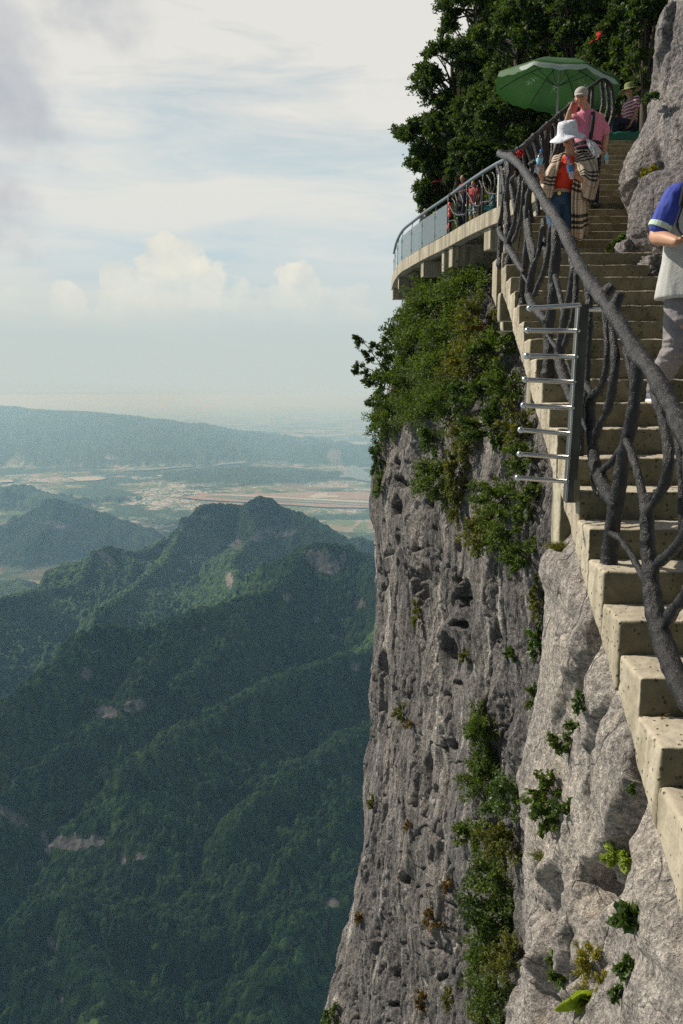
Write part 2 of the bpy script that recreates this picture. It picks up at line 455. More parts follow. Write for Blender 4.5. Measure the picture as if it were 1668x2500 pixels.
    lt = n.ramp(n.noise(n.scale(n.obj(), (1, 1, 1)), 26, 2, .4), [(.54, 0), (.57, 1)])
    c = n.mix(n.math('MULTIPLY', n.math('MULTIPLY', lt, n.attr('print')), .35), c, (.7, .8, .7))
    p = n.bsdf(c, .7); t = n.n('ShaderNodeBsdfTranslucent', {'Color': c})
    m = n.n('ShaderNodeMixShader', {0: .22}); n.t.links.new(p.outputs[0], m.inputs[1]); n.t.links.new(t.outputs[0], m.inputs[2])
    M['parasol'] = n.done(m)
    M['pole'] = simple('grey parasol pole', (.38, .40, .38), .5)
    n = N('clear bottle'); 
    gl = n.n('ShaderNodeBsdfGlossy', {'Color': (.95, .97, 1), 'Roughness': .06}); tr = n.n('ShaderNodeBsdfTransparent', {'Color': (.82, .88, .92)})
    a = n.n('ShaderNodeMixShader', {0: n.math('ADD', .25, n.n('ShaderNodeFresnel', {'IOR': 1.45}).outputs[0], clamp=True)}); n.t.links.new(tr.outputs[0], a.inputs[1]); n.t.links.new(gl.outputs[0], a.inputs[2])
    M['bottle'] = n.done(a)
    M['bottle_label'] = simple('pale blue bottle label', (.25, .55, .72), .5)
    M['bottle_label_dark'] = simple('blue bottle label', (.03, .16, .36), .5)
    M['bottle_cap'] = simple('blue bottle cap', (.02, .16, .5), .4)
    n = N('thin plastic bag')
    p = n.bsdf((.72, .74, .80), .35); t = n.n('ShaderNodeBsdfTranslucent', {'Color': (.8, .8, .85)})
    m = n.n('ShaderNodeMixShader', {0: .4}); n.t.links.new(p.outputs[0], m.inputs[1]); n.t.links.new(t.outputs[0], m.inputs[2])
    M['plastic'] = n.done(m)
    M['rust'] = simple('rusted rebar', (.10, .035, .02), .9, 30, .4)
    M['basket'] = simple('woven bamboo basket', (.20, .15, .045), .85, 30, .5, .01)
    # landscape -------------------------------------------------------------
    n = N('forested mountains'); o = n.obj()
    tree = n.vor(n.mix(.5, o, n.n('ShaderNodeTexNoise', {'Vector': o, 'Scale': .2, 'Detail': 2}).outputs['Color']), .16)
    rnd = n.n('ShaderNodeTexVoronoi', {'Vector': o, 'Scale': .11}).outputs['Color']
    big = n.noise(o, .006, 5, .6)
    med = n.noise(o, .03, 5, .65)
    c = n.ramp(n.math('ADD', n.math('MULTIPLY', med, .5), n.math('MULTIPLY', n.n('ShaderNodeSeparateColor', {0: rnd}).outputs[0], .5)),
               [(.2, (.004, .018, .005)), (.5, (.016, .042, .011)), (.8, (.050, .085, .020))])
    c = n.mix(n.ramp(big, [(.45, 0), (.7, .5)]), c, (.055, .080, .022))
    c = n.mix(1, c, n.ramp(n.attr('crown'), [(.0, .35), (.5, 1.0), (1, 2.1)]), 'MULTIPLY')
    # pale rock bands
    rk = n.attr('rock'); rc = n.ramp(n.noise(n.scale(o, (1, 1, .3)), .09, 7, .7), [(.35, (.05, .045, .04)), (.5, (.17, .155, .14)), (.68, (.36, .32, .28))])
    mask = n.math('MULTIPLY', n.ramp(n.math('ADD', rk, n.math('MULTIPLY', n.math('SUBTRACT', n.noise(n.scale(o, (1, 1, .25)), .06, 6, .7), .5), 2.2)), [(.47, 0), (.54, 1)]), n.ramp(rk, [(.06, 0), (.2, 1)]))
    c = n.mix(mask, c, rc)
    # plain: fields, woods, villages, red soil
    pl = n.attr('plain')
    w = n.n('ShaderNodeTexNoise', {'Vector': o, 'Scale': .0012, 'Detail': 3}).outputs['Color']
    ow = n.mix(.5, n.scale(o, (1, .55, 0)), n.n('ShaderNodeVectorMath', {0: w, 1: (500, 500, 0)}, operation='MULTIPLY').outputs[0])
    cell = n.n('ShaderNodeSeparateColor', {0: n.n('ShaderNodeTexVoronoi', {'Vector': ow, 'Scale': .017}).outputs['Color']}).outputs[0]
    fld = n.ramp(cell, [(0, (.05, .085, .03)), (.3, (.09, .13, .045)), (.55, (.14, .15, .06)), (.8, (.20, .16, .09)), (.93, (.28, .22, .15))])
    wood = n.ramp(n.noise(o, .0010, 6, .62), [(.48, 0), (.54, 1)])
    fld = n.mix(wood, fld, (.028, .055, .022))
    town = n.math('MULTIPLY', n.ramp(n.noise(o, .0007, 5, .65), [(.46, 0), (.56, 1)]), n.ramp(n.n('ShaderNodeSeparateColor', {0: n.n('ShaderNodeTexVoronoi', {'Vector': n.scale(o, (1, .6, 0)), 'Scale': .040}).outputs['Color']}).outputs[1], [(.64, 0), (.68, 1)]))
    fld = n.mix(n.math('MULTIPLY', town, n.math('SUBTRACT', 1, wood)), fld, (.42, .41, .40))
    rs = n.ramp(n.attr('redsoil'), [(.3, 0), (.6, 1)])
    fld = n.mix(1, fld, (1.15, 1.2, 1.3), 'MULTIPLY')  # haze paleness put into the field colours
    fld = n.mix(n.math('MULTIPLY', rs, n.ramp(n.noise(o, .004, 4, .6), [(.42, 0), (.6, .6)])), fld, (.34, .22, .14))
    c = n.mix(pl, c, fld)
    hb = n.math('MULTIPLY', n.math('SUBTRACT', 1, pl), n.math('SUBTRACT', 1, mask))
    h = n.math('MULTIPLY', n.math('SUBTRACT', 1, tree), hb)
    h2 = n.math('MULTIPLY', n.noise(o, .5, 3), hb)
    M['forest'] = n.done(n.bsdf(c, .95, n.bump(n.math('ADD', n.math('MULTIPLY', h, 1.0), n.math('MULTIPLY', h2, .5)), 3.2), **{'Specular IOR Level': .15}))
    M['river'] = simple('river water', (.12, .18, .17), .55)
    M['runway'] = simple('pale runway concrete', (.42, .37, .30), .9, .004, .2)
    M['asphalt'] = simple('grey taxiway', (.24, .22, .20), .9, .004, .2)
    M['redsoil'] = simple('bare red earth', (.30, .205, .14), .9, .004, .35)
    M['turf'] = simple('airfield turf', (.12, .15, .07), .9, .004, .3)
    M['roof_blue'] = simple('blue roof', (.10, .22, .40), .7)
    M['roof_white'] = simple('white roof', (.6, .6, .58), .8)
make_materials()
# ================================================================== camera, world, sun
cam = bpy.data.cameras.new('camera'); co = bpy.data.objects.new('camera', cam); COL.objects.link(co)
cam.sensor_fit = 'VERTICAL'; cam.sensor_height = 36; cam.lens = FPX / 2500 * 36
cam.clip_start = .05; cam.clip_end = 200000
co.rotation_euler = (math.pi / 2 - TH, 0, 0); SC.camera = co
SUN = Vector((-.80, .30, .78)).normalized()
sl = bpy.data.lights.new('sun', 'SUN'); sl.energy = 5.0; sl.angle = R(.5); sl.color = (1, .93, .80)
so = bpy.data.objects.new('sun', sl); COL.objects.link(so); so.rotation_euler = SUN.to_track_quat('Z', 'Y').to_euler()
so.location = SUN * 60

def build_world():
    w = bpy.data.worlds.new('World'); SC.world = w; w.use_nodes = True
    n = N.__new__(N); n.t = w.node_tree; n.t.nodes.clear(); n.out = n.n('ShaderNodeOutputWorld')
    sky = n.n('ShaderNodeTexSky', sky_type='NISHITA'); sky.sun_disc = False
    sky.sun_elevation = math.asin(SUN.z); sky.sun_rotation = math.atan2(SUN.x, SUN.y)
    sky.altitude = 1400; sky.air_density = 1.2; sky.dust_density = 2.5
    d = n.n('ShaderNodeTexCoord').outputs['Generated']
    sp = n.n('ShaderNodeSeparateXYZ', {0: d}); z = sp.outputs[2]
    base = n.mix(1, sky.outputs[0], (.075, .075, .075), 'MULTIPLY')
    # high thin veil, thick in front, thinner overhead and behind
    vp = n.n('ShaderNodeMapping', {'Vector': d, 'Rotation': (0, R(8), 0), 'Scale': (1.6, 1.6, 5.5)}).outputs[0]
    veil = n.noise(vp, 1.35, 7, .55, .5)
    wisps = n.noise(n.n('ShaderNodeMapping', {'Vector': d, 'Rotation': (0, R(-12), 0), 'Scale': (1.5, 1.5, 9)}).outputs[0], 2.6, 6, .6, .6)
    v = n.math('ADD', n.math('MULTIPLY', veil, .65), n.math('MULTIPLY', wisps, .35))
    high = n.ramp(z, [(.27, 0), (.38, .62), (.45, .5), (.6, .05)])
    cover = n.math('ADD', n.ramp(v, [(.44, 0), (.58, 1)]), high, clamp=True)
    front = n.ramp(n.math('MULTIPLY_ADD', sp.outputs[1], .5, .5), [(.25, .12), (.5, .45), (.75, 1)])
    bk = n.ramp(n.math('MULTIPLY_ADD', sp.outputs[1], .5, .5), [(.3, .42), (.55, .75), (.72, 1)])
    col = n.mix(n.ramp(z, [(.0, 1), (.25, .92), (.45, .5), (.7, .05)]), base, (.56, .675, .71))
    cream = n.mix(n.ramp(z, [(.02, 0), (.28, 1)]), (.68, .72, .70), (.81, .79, .735))
    col = n.mix(n.math('MULTIPLY', cover, n.math('MULTIPLY', front, .92)), col, cream)
    # horizon murk
    col = n.mix(n.ramp(n.math('ABSOLUTE', z), [(.0, 1), (.05, .9), (.16, .0)]), col, HORIZON)
    # cloud masses by direction
    def cloud(col, spots, colour, nsc, amp, soft, squash=1.0, lit=None):
        nz = n.n('ShaderNodeTexNoise', {'Vector': n.n('ShaderNodeMapping', {'Vector': d, 'Scale': (1, 1, 1.25)}).outputs[0], 'Scale': nsc, 'Detail': 8, 'Roughness': .52}).outputs['Fac']
        tot = None
        for (x, y, r, fade) in spots:
            c = ray(x, y); c = c / np.linalg.norm(c)
            df = n.n('ShaderNodeVectorMath', {0: d, 1: tuple(c)}, operation='SUBTRACT').outputs[0]
            df = n.n('ShaderNodeVectorMath', {0: df, 1: (1, 1, squash)}, operation='MULTIPLY').outputs[0]
            L = n.n('ShaderNodeVectorMath', {0: df}, operation='LENGTH').outputs['Value']
            s_ = n.math('SUBTRACT', 1, n.math('DIVIDE', L, r / FPX))
            s_ = n.math('ADD', s_, n.math('MULTIPLY', n.math('SUBTRACT', nz, .5), amp))
            mm = n.math('MULTIPLY', n.n('ShaderNodeMapRange', {'Value': s_, 'From Min': 0, 'From Max': soft}, interpolation_type='SMOOTHSTEP').outputs[0], fade)
            tot = mm if tot is None else n.math('MAXIMUM', tot, mm)
        return n.mix(tot, col, colour), nz
    dm = n.noise(d, 9, 6, .6)
    grey = n.mix(n.ramp(dm, [(.35, 0), (.7, 1)]), (.47, .495, .54), (.64, .65, .66))
    col, _ = cloud(col, [(-70, 150, 225, .8), (190, -30, 150, .8), (-180, 330, 150, .5), (-500, 0, 560, .9)], grey, 9, 2.0, .55)
    lump = n.mix(n.ramp(n.noise(d, 30, 5, .55), [(.35, 0), (.65, 1)]), (.70, .71, .66), (.90, .85, .71))
    low = n.ramp(z, [(.075, 0), (.155, 1)])
    lowm = n.math('MULTIPLY', low, .85)
    col2, _ = cloud(col, [(405, 680, 90, 1), (475, 720, 90, 1), (330, 740, 100, .9), (290, 690, 50, 1), (400, 790, 130, .8), (530, 780, 100, .7),
                          (730, 700, 62, 1), (700, 770, 90, .8), (790, 760, 70, .7), (860, 780, 80, .6), (650, 780, 60, .6),
                          (163, 738, 48, 1), (190, 800, 60, .6), (252, 762, 24, .9), (20, 760, 60, .5), (-200, 700, 130, .9)], lump, 24, 1.7, .20)
    nd = n.n('ShaderNodeMix', data_type='RGBA'); n.set(nd.inputs[0], lowm); n.set(nd.inputs[6], col); n.set(nd.inputs[7], col2)
    col = n.mix(1, nd.outputs[2], bk, 'MULTIPLY')
    bg = n.n('ShaderNodeBackground', {'Color': col, 'Strength': 1.0})
    n.t.links.new(bg.outputs[0], n.out.inputs[0])
    w.cycles.sampling_method = 'MANUAL'; w.cycles.sample_map_resolution = 512
HORIZON = (.555, .615, .585)
build_world()

SC.cycles.volume_bounces = 0
SC.cycles.max_bounces = 8; SC.cycles.diffuse_bounces = 3; SC.cycles.transparent_max_bounces = 12
SC.cycles.use_denoising = False; SC.cycles.use_adaptive_sampling = False
SC.view_settings.view_transform = 'Standard'; SC.view_settings.look = 'None'
SC.view_settings.exposure = 0; SC.view_settings.gamma = 1

# ================================================================== mountains and valley: one terrain sheet
def ridge(pts): return np.array([P(x, y, D) for x, y, D in pts])
ZP = -1250.0
RIDGES = [  # (points, slope, rounding)
 (ridge([(-260, 1560, 2100), (-120, 1500, 2392), (-30, 1470, 2578), (51, 1456, 2670), (121, 1442, 2855), (182, 1429, 2948), (212, 1386, 3040), (233, 1341, 3132), (273, 1337, 3225), (303, 1350, 3318), (339, 1353, 3410),
         (388, 1326, 3595), (439, 1298, 3780), (449, 1268, 3817), (478, 1250, 3872), (495, 1236, 3965), (545, 1232, 4058), (590, 1238, 4113), (632, 1216, 4150), (654, 1220, 4150), (697, 1242, 4150), (727, 1251, 4113), (757, 1266, 4058), (790, 1287, 3965), (824, 1307, 3872), (850, 1330, 3780), (960, 1400, 3595)]), .66, 12),
 (ridge([(590, 1238, 4113), (620, 1290, 3706), (600, 1330, 3410), (560, 1372, 3132), (575, 1420, 2781), (600, 1450, 2485)]), .7, 14),
 (ridge([(439, 1298, 3780), (400, 1370, 3318), (330, 1430, 2855), (250, 1490, 2448)]), .7, 14),
 (ridge([(735, 1342, 2420), (757, 1331, 2400), (806, 1327, 2380), (848, 1336, 2380), (886, 1362, 2400), (893, 1405, 2350), (930, 1455, 2300), (980, 1500, 2250), (1100, 1560, 2250)]), .72, 22),
 (ridge([(740, 1345, 2400), (700, 1400, 2230), (667, 1436, 2100), (576, 1479, 1950), (515, 1497, 1880), (473, 1500, 1840), (424, 1521, 1800), (388, 1542, 1760), (339, 1542, 1740), (303, 1539, 1720), (261, 1530, 1700), (205, 1552, 1650),
         (150, 1610, 1560), (60, 1690, 1470), (0, 1750, 1400), (-120, 1830, 1330), (-300, 1900, 1280)]), .66, 16),
 (ridge([(886, 1362, 2400), (940, 1480, 2100), (960, 1600, 1800), (990, 1750, 1560), (1010, 1900, 1380), (1010, 2050, 1230), (960, 2160, 1130)]), .62, 20),
 (ridge([(940, 1580, 1830), (780, 1620, 1720), (640, 1680, 1600), (520, 1750, 1480), (420, 1800, 1400), (330, 1870, 1310)]), .62, 16),
 (ridge([(980, 1750, 1560), (860, 1790, 1480), (760, 1850, 1400), (640, 1930, 1310), (560, 2010, 1230)]), .62, 16),
 (ridge([(1000, 1900, 1380), (880, 1950, 1310), (780, 2010, 1250), (690, 2090, 1180)]), .62, 16),
 (ridge([(424, 1521, 1800), (350, 1640, 1620), (280, 1740, 1500), (160, 1830, 1400), (60, 1900, 1330), (-60, 1990, 1260)]), .62, 14),
 (ridge([(576, 1479, 1950), (520, 1600, 1740), (430, 1680, 1610)]), .6, 14),
 (ridge([(1100, 2180, 1120), (960, 2170, 1110), (879, 2196, 1090), (806, 2192, 1080), (740, 2215, 1070), (667, 2241, 1060), (545, 2271, 1050), (473, 2259, 1050), (394, 2238, 1055), (339, 2232, 1055), (279, 2243, 1040), (240, 2225, 1045), (158, 2183, 1060), (90, 2215, 1030), (0, 2271, 1010), (-150, 2330, 980), (-350, 2380, 950)]), .70, 10),
 (ridge([(158, 2183, 1060), (200, 2330, 960), (230, 2500, 860), (250, 2700, 760)]), .7, 10),
 (ridge([(740, 2215, 1070), (700, 2330, 980), (640, 2480, 880)]), .66, 12),
 (ridge([(-100, 1180, 9500), (0, 1189, 9500), (18, 1187, 9500), (61, 1201, 9500), (121, 1207, 9300), (158, 1217, 9200), (230, 1250, 8800)]), .42, 40),
 (ridge([(-120, 1330, 6600), (-40, 1310, 6700), (61, 1283, 6900), (85, 1250, 6950), (115, 1219, 7000), (139, 1216, 7000), (176, 1231, 7000), (242, 1249, 6900), (273, 1261, 6800), (339, 1281, 6700), (370, 1303, 6500), (420, 1335, 6300)]), .55, 40),
 (ridge([(139, 1216, 7000), (110, 1290, 6300), (60, 1340, 6000)]), .55, 30),
 (ridge([(220, 1245, 9800), (291, 1213, 9800), (321, 1224, 9700), (364, 1227, 9700), (424, 1242, 9600), (467, 1251, 9500), (520, 1275, 9300)]), .36, 40),
 (ridge([(-100, 1425, 4600), (10, 1422, 4600), (55, 1440, 4450), (90, 1470, 4300)]), .5, 30),
 (ridge([(800, 1330, 4700), (836, 1322, 4700), (879, 1312, 4700), (921, 1328, 4700), (1000, 1335, 4700), (1200, 1330, 4700)]), .6, 30),
 (ridge([(-300, 985, 22000), (0, 990, 21000), (48, 997, 21000), (121, 1001, 20500), (180, 1002, 20500), (254, 1009, 20000), (339, 1020, 19500), (388, 1035, 19000), (424, 1056, 18500), (485, 1078, 17800)]), .16, 60),
 (ridge([(527, 1162, 12800), (570, 1148, 12800), (606, 1142, 12800), (680, 1148, 12600), (760, 1162, 12500), (830, 1178, 12400)]), .10, 20),
 (ridge([(700, 1096, 17500), (760, 1086, 17500), (850, 1088, 17500), (1000, 1080, 17500)]), .08, 20),
]
def terrain():
    rows = np.concatenate([np.geomspace(420, 800, 40)[:-1], np.geomspace(800, 3600, 900)[:-1], np.geomspace(3600, 11000, 240)[:-1], np.geomspace(11000, 90000, 120)])
    ta = np.concatenate([np.linspace(-1.2, -.50, 40)[:-1], np.linspace(-.50, .10, 820), np.linspace(.10, 1.0, 60)[1:]])
    Y, T = np.meshgrid(rows, ta, indexing='ij'); X = T * Y
    p = np.stack([X.ravel(), Y.ravel(), np.zeros(X.size)], 1)
    n1 = fbm(p / 420., 4, 3); gul = fbm(p / 170., 4, 9, ridge=True); n2 = fbm(p / 60., 3, 21) * np.clip((9000 - p[:, 1]) / 4000, .15, 1)
    H = np.full(len(p), ZP) + 6 * fbm(p / 900., 3, 5)
    base = H.copy()
    near = np.maximum(0, 1 - np.hypot(X.ravel(), Y.ravel() - 900) / 3000)
    for pts, sl_, rd in RIDGES:
        D = pts[:, 1].mean(); k = 1 if D < 4800 else 1.6
        best = np.full(len(p), -9e9)
        sel = np.arange(len(p))
        lim = 2600 if D < 12000 else 9000
        sel = sel[(p[:, 1] > pts[:, 1].min() - lim) & (p[:, 1] < pts[:, 1].max() + lim)]
        q = p[sel]; b = np.full(len(sel), -9e9)
        for a, c in zip(pts[:-1], pts[1:]):
            ab = c[:2] - a[:2]; t = np.clip(((q[:, :2] - a[:2]) @ ab) / (ab @ ab), 0, 1)
            d = np.hypot(q[:, 0] - a[0] - t * ab[0], q[:, 1] - a[1] - t * ab[1])
            z = a[2] + t * (c[2] - a[2])
            dd = d * (1 + .30 * n1[sel])
            e = np.minimum(1, d / (160. * k))
            drop = np.sqrt((sl_ * dd) ** 2 + rd * rd) - rd
            if D < 8000 and sl_ > .5:
                lip = 14 + 16 * n2[sel] * k
                drop = drop + (26 + 34 * sstep(-.2, .5, n1[sel])) * sstep(lip, lip + 26, d) - 8 * sstep(150, 500, d)
                drop = drop + 30 * sstep(.1, .5, gul[sel]) * sstep(170, 200, d + 60 * n2[sel])
            drop = drop - e * (56 * k * gul[sel] - 6) * (1 if sl_ > .3 else .15)
            b = np.maximum(b, z - drop + (1 - e) * 7 * n2[sel])
        H[sel] = np.maximum(H[sel], b)
    plain = 1 - sstep(2, 22, H - base)
    far = p[:, 1] > 11500
    # low ground close to the cliff falls away
    H = H + n2 * 4 * (1 - plain)
    # rocky bands: real steps cut into the slopes where the photograph shows bare rock
    V = np.stack([p[:, 0], p[:, 1], H], 1)
    px, py = PIX(V)
    rock = np.zeros(len(p))
    for (cx, cy, rx, ry, D0, D1, ang) in [(790, 1374, 46, 24, 2000, 2900, 22), (838, 1362, 10, 22, 2000, 2900, 0), (575, 1327, 20, 14, 2600, 4300, -10), (560, 1418, 10, 22, 2600, 3800, 0), (640, 1305, 30, 12, 2700, 4500, -25), (700, 1302, 28, 9, 2700, 4500, -12),
                                 (510, 1264, 36, 6, 2700, 4500, 0), (880, 1475, 14, 14, 1800, 2700, -20), (700, 1460, 14, 12, 1800, 2400, 20), (775, 1514, 12, 8, 1500, 2400, 0), (820, 1555, 22, 8, 1500, 2400, 15), (870, 1628, 14, 14, 1300, 2300, 0),
                                 (209, 1648, 18, 16, 1200, 1900, 10), (240, 1594, 24, 5, 1200, 1900, 0), (262, 1740, 30, 15, 1100, 1900, 0), (330, 1722, 30, 18, 1100, 1900, -8), (500, 1540, 10, 6, 1400, 2000, 0),
                                 (30, 1992, 44, 16, 900, 1700, 32), (112, 2060, 12, 34, 900, 1700, -15), (165, 2060, 50, 18, 900, 1700, 5), (240, 2056, 22, 14, 900, 1700, 0), (343, 2092, 16, 12, 900, 1700, 0), (300, 2100, 10, 18, 900, 1700, 0),
                                 (126, 2303, 12, 24, 700, 1200, -22), (150, 2440, 8, 18, 700, 1200, 0), (174, 2490, 5, 14, 700, 1200, 0), (815, 2205, 22, 16, 900, 1300, 0), (795, 2262, 8, 18, 900, 1300, 0), (260, 1362, 30, 10, 2400, 3500, 35), (140, 1280, 26, 10, 6000, 7500, 10), (430, 1262, 30, 4, 9000, 10500, 0), (445, 1290, 8, 8, 2900, 4300, 0)]:
        m = (p[:, 1] > D0) & (p[:, 1] < D1) & (np.abs(px - cx) < 90) & (np.abs(py - cy) < 70)
        if not m.any(): continue
        ca, sa = math.cos(R(ang)), math.sin(R(ang))
        dx, dy = px[m] - cx, py[m] - cy
        e = ((dx * ca + dy * sa) / rx) ** 2 + ((-dx * sa + dy * ca) / ry) ** 2
        rock[m] = np.maximum(rock[m], np.exp(-e * 1.1) * (1.5 if rx > 25 else 1.15))
    # tree crowns
    F1, F2, cid, _ = worley(np.stack([p[:, 0] / 7.5, p[:, 1] / 7.5, p[:, 0] * 0], 1), 77, 2)
    amp = np.clip((6500 - p[:, 1]) / 3000, 0, 1) * (1 - plain) * (1 - np.clip(rock * 1.6, 0, 1))
    F3, _, c3, _ = worley(np.stack([p[:, 0] / 15., p[:, 1] / 15., p[:, 0] * 0 + 3], 1), 99, 2)
    V[:, 2] += amp * ((1 - np.clip(F1, 0, 1) ** 2) * (3.6 + 5.0 * cid) + (1 - np.clip(F3, 0, 1) ** 2) * (6.0 * (c3 > .45)))
    V[:, 2] += rock * 0
    red = np.exp(-(((px - 130) / 200) ** 2 + ((py - 1405) / 45) ** 2)) + np.exp(-(((px - 640) / 220) ** 2 + ((py - 1222) / 14) ** 2)) + np.exp(-(((px - 760) / 130) ** 2 + ((py - 1186) / 10) ** 2))
    red = red * (p[:, 1] > 3800)
    me = mesh_np('terrain', V, grid_faces(len(rows), len(ta)), True, attrs={'rock': rock, 'plain': plain, 'redsoil': red, 'crown': np.where(F3 < .75, .5 * cid + .5 * c3, cid)})
    link('mountains', me, M['forest'])['kind'] = 'structure'
terrain()

def sheet(name, pts, z, mat, kind='structure', label=None, cat=None):
    V = [PZ(x, y, z) for x, y in pts]
    mb = MB(); mb.add(V, [tuple(range(len(V)))])
    mb2 = MB(); n_ = len(V)
    bot = [v - np.array([0, 0, 3.]) for v in V]
    mb2.add(V + bot, [tuple(range(n_)), tuple(range(n_, 2 * n_))[::-1]] + [(i, (i + 1) % n_, n_ + (i + 1) % n_, n_ + i) for i in range(n_)])
    o = mb2.build(name, mat)
    if label: tag(o, label, cat)
    else: o['kind'] = kind
    return o
def ribbon(name, pts, z, mat):
    V = []; 
    for x, y, w in pts:
        V.append((PZ(x, y - w / 2, z), PZ(x, y + w / 2, z)))
    n_ = len(V); L = [v[0] for v in V] + [v[1] for v in V][::-1]
    mb = MB(); mb.add(L, [(i, i + 1, 2 * n_ - 2 - i, 2 * n_ - 1 - i) for i in range(n_ - 1)])
    o = mb.build(name, mat); o['kind'] = 'structure'; return o
def wob(pts, k=4): 
    return [tuple(p) for p in catmull(pts, k)]
ribbon('river', wob([(300, 1148, 2), (360, 1146, 3.5), (420, 1141, 4), (475, 1137, 2.5)]), -1232, M['river'])
ribbon('river', wob([(520, 1136, 1.5), (560, 1131, 4), (620, 1127, 5), (680, 1127, 6), (735, 1130, 4.5), (770, 1134, 3), (800, 1130, 3)]), -1232, M['river'])
ribbon('river', wob([(828, 1165, 1), (845, 1155, 20), (862, 1152, 34), (882, 1158, 28), (905, 1166, 18), (960, 1172, 8)]), -1232, M['river'])
ribbon('river', wob([(600, 1108, 1.5), (650, 1115, 2.5), (720, 1113, 2), (820, 1112, 1.5)]), -1232, M['river'])
sheet('airfield_ground', [(440, 1214), (500, 1204), (600, 1206), (740, 1202), (860, 1200), (960, 1206), (990, 1222), (960, 1240), (800, 1238), (640, 1228), (500, 1220)], -1236, M['redsoil'])
sheet('airfield_grass', [(500, 1212), (560, 1209), (960, 1222), (990, 1232), (950, 1236), (640, 1224)], -1234.5, M['turf'])
sheet('runway', [(505, 1206.5), (530, 1205.5), (980, 1227), (980, 1231), (900, 1227.5)], -1233, M['runway'])
sheet('runway_apron', [(760, 1210), (775, 1203.5), (800, 1203), (800, 1209), (830, 1210), (825, 1214), (770, 1216), (752, 1214)], -1232, M['runway'])
sheet('taxiway', [(560, 1215), (565, 1213.5), (980, 1236), (980, 1239)], -1231, M['asphalt'])
for q in ([(165, 1165), (235, 1163), (262, 1167), (240, 1172), (190, 1174)], [(108, 1112), (170, 1112), (175, 1117), (115, 1118)], [(0, 1173), (30, 1171), (32, 1176), (0, 1177)], [(185, 1129), (245, 1127), (248, 1131), (200, 1132)], [(725, 1066), (752, 1066), (752, 1069), (730, 1069)], [(380, 1160), (420, 1157), (425, 1160), (390, 1163)]):
    sheet('quarry_ground', q, -1233, M['runway'])
for q in ([(62, 1430), (118, 1424), (122, 1427), (66, 1433)],):
    sheet('dirt_road', q, -1225, M['runway'])

# ================================================================== air
def haze():
    mb = MB(); mb.box((-95000, -300, -1290), (95000, 92000, HAZETOP))
    n = N('valley haze'); v = n.n('ShaderNodeVolumePrincipled', {'Color': (.40, .71, 1.0), 'Density': DENS, 'Anisotropy': .2, 'Absorption Color': (.86, 1, 1)})
    n.t.links.new(v.outputs[0], n.out.inputs['Volume'])
    o = mb.build('haze', n.m); o['kind'] = 'stuff'
DENS = 7.2e-5; HAZETOP = 24.0
haze()
def shade_cloud(name, c, r, seed):  # cloud out of view, added to cast partial shade on the valley
    mb = MB(); rnd = random.Random(seed)
    bpy_ = []
    nr, nc = 60, 120
    a = np.linspace(.001, math.pi - .001, nr)[:, None]; b = np.linspace(0, 2 * math.pi, nc, endpoint=False)[None, :]
    D_ = np.stack([np.sin(a) * np.cos(b), np.sin(a) * np.sin(b), np.cos(a) + 0 * b], -1).reshape(-1, 3)
    k = 1 + .45 * fbm(D_ * 1.7 + seed, 5, seed)
    V = D_ * k[:, None] * np.array(r); V[:, 2] = np.where(V[:, 2] < 0, V[:, 2] * .35, V[:, 2]); V += np.array(c)
    me = mesh_np(name, V, grid_faces(nr, nc, True), True)
    n = N('shade cloud vapour'); p = n.bsdf((.85, .85, .86), 1.0)
    t = n.n('ShaderNodeBsdfTransparent'); m = n.n('ShaderNodeMixShader', {0: .45}); n.t.links.new(t.outputs[0], m.inputs[1]); n.t.links.new(p.outputs[0], m.inputs[2])
    link(name, me, n.done(m))['kind'] = 'stuff'
def over(tx, ty, tz, zc):
    t = (zc - tz) / SUN.z; return (tx + SUN.x * t, ty + SUN.y * t, zc)
shade_cloud('cloud', over(-240, 1380, -700, 1700), (580, 560, 160), 4)
shade_cloud('cloud', over(-330, 4000, -600, 3000), (700, 420, 200), 9)
shade_cloud('cloud', over(60, 2350, -560, 2000), (260, 220, 120), 12)
shade_cloud('cloud', over(-1900, 7000, -900, 3500), (1500, 1300, 300), 14)

def smoke():
    mb = MB(); b = PZ(846, 1168, ZP); s_ = b[1] / FPX
    for dx, dy, r in [(0, 0, 3), (-2, -8, 5), (-6, -18, 9), (-14, -30, 13), (-26, -42, 17), (-30, -58, 20)]:
        mb.ell(b + np.array([dx * s_, dy * 4, -dy * s_ + 20]), (r * s_, r * s_, r * s_ * .8), 14, 9)
    n = N('thin chimney smoke'); v = n.n('ShaderNodeVolumePrincipled', {'Color': (.95, .95, .95), 'Density': .0022}); n.t.links.new(v.outputs[0], n.out.inputs['Volume'])
    mb.build('smoke', n.m, remesh=22, smooth_it=3)['kind'] = 'stuff'
smoke()
# ================================================================== staircase
Z0, HK, Y0, TK = -1.33, .16, 2.97, .316
def xedge(Y): return 1.22 + .0665 * (Y - 2.97)
def zstep(k): return Z0 + HK * k
def ystep(k): return Y0 + TK * k if k <= 17 else 9.64 + .33 * (k - 18)
def xup(Y): return 1.75 + .445 * (Y - 9.64)
rs = np.random.RandomState(3)
stairs = empty('concrete_staircase', (xedge(3), 3, -1.5), 'steep pitted concrete staircase climbing along the cliff edge with a lit cream side', 'staircase')
def rough(a, f=9, f2=40):
    return lambda co: fbm(co * f, 3, 5) * a + fbm(co * f2, 2, 8) * a * .35
def step_mesh(k, ya, yb, z, soffa, soffb, xa, xb, xr):
    mb = MB()
    mb.hexa([(xa, ya, soffa), (xr, ya, soffa), (xr, yb, soffb), (xb, yb, soffb), (xa, ya, z), (xr, ya, z), (xr, yb, z), (xb, yb, z)])
    return mb
def soff(Y): return Z0 + HK * (Y - Y0) / TK - .34
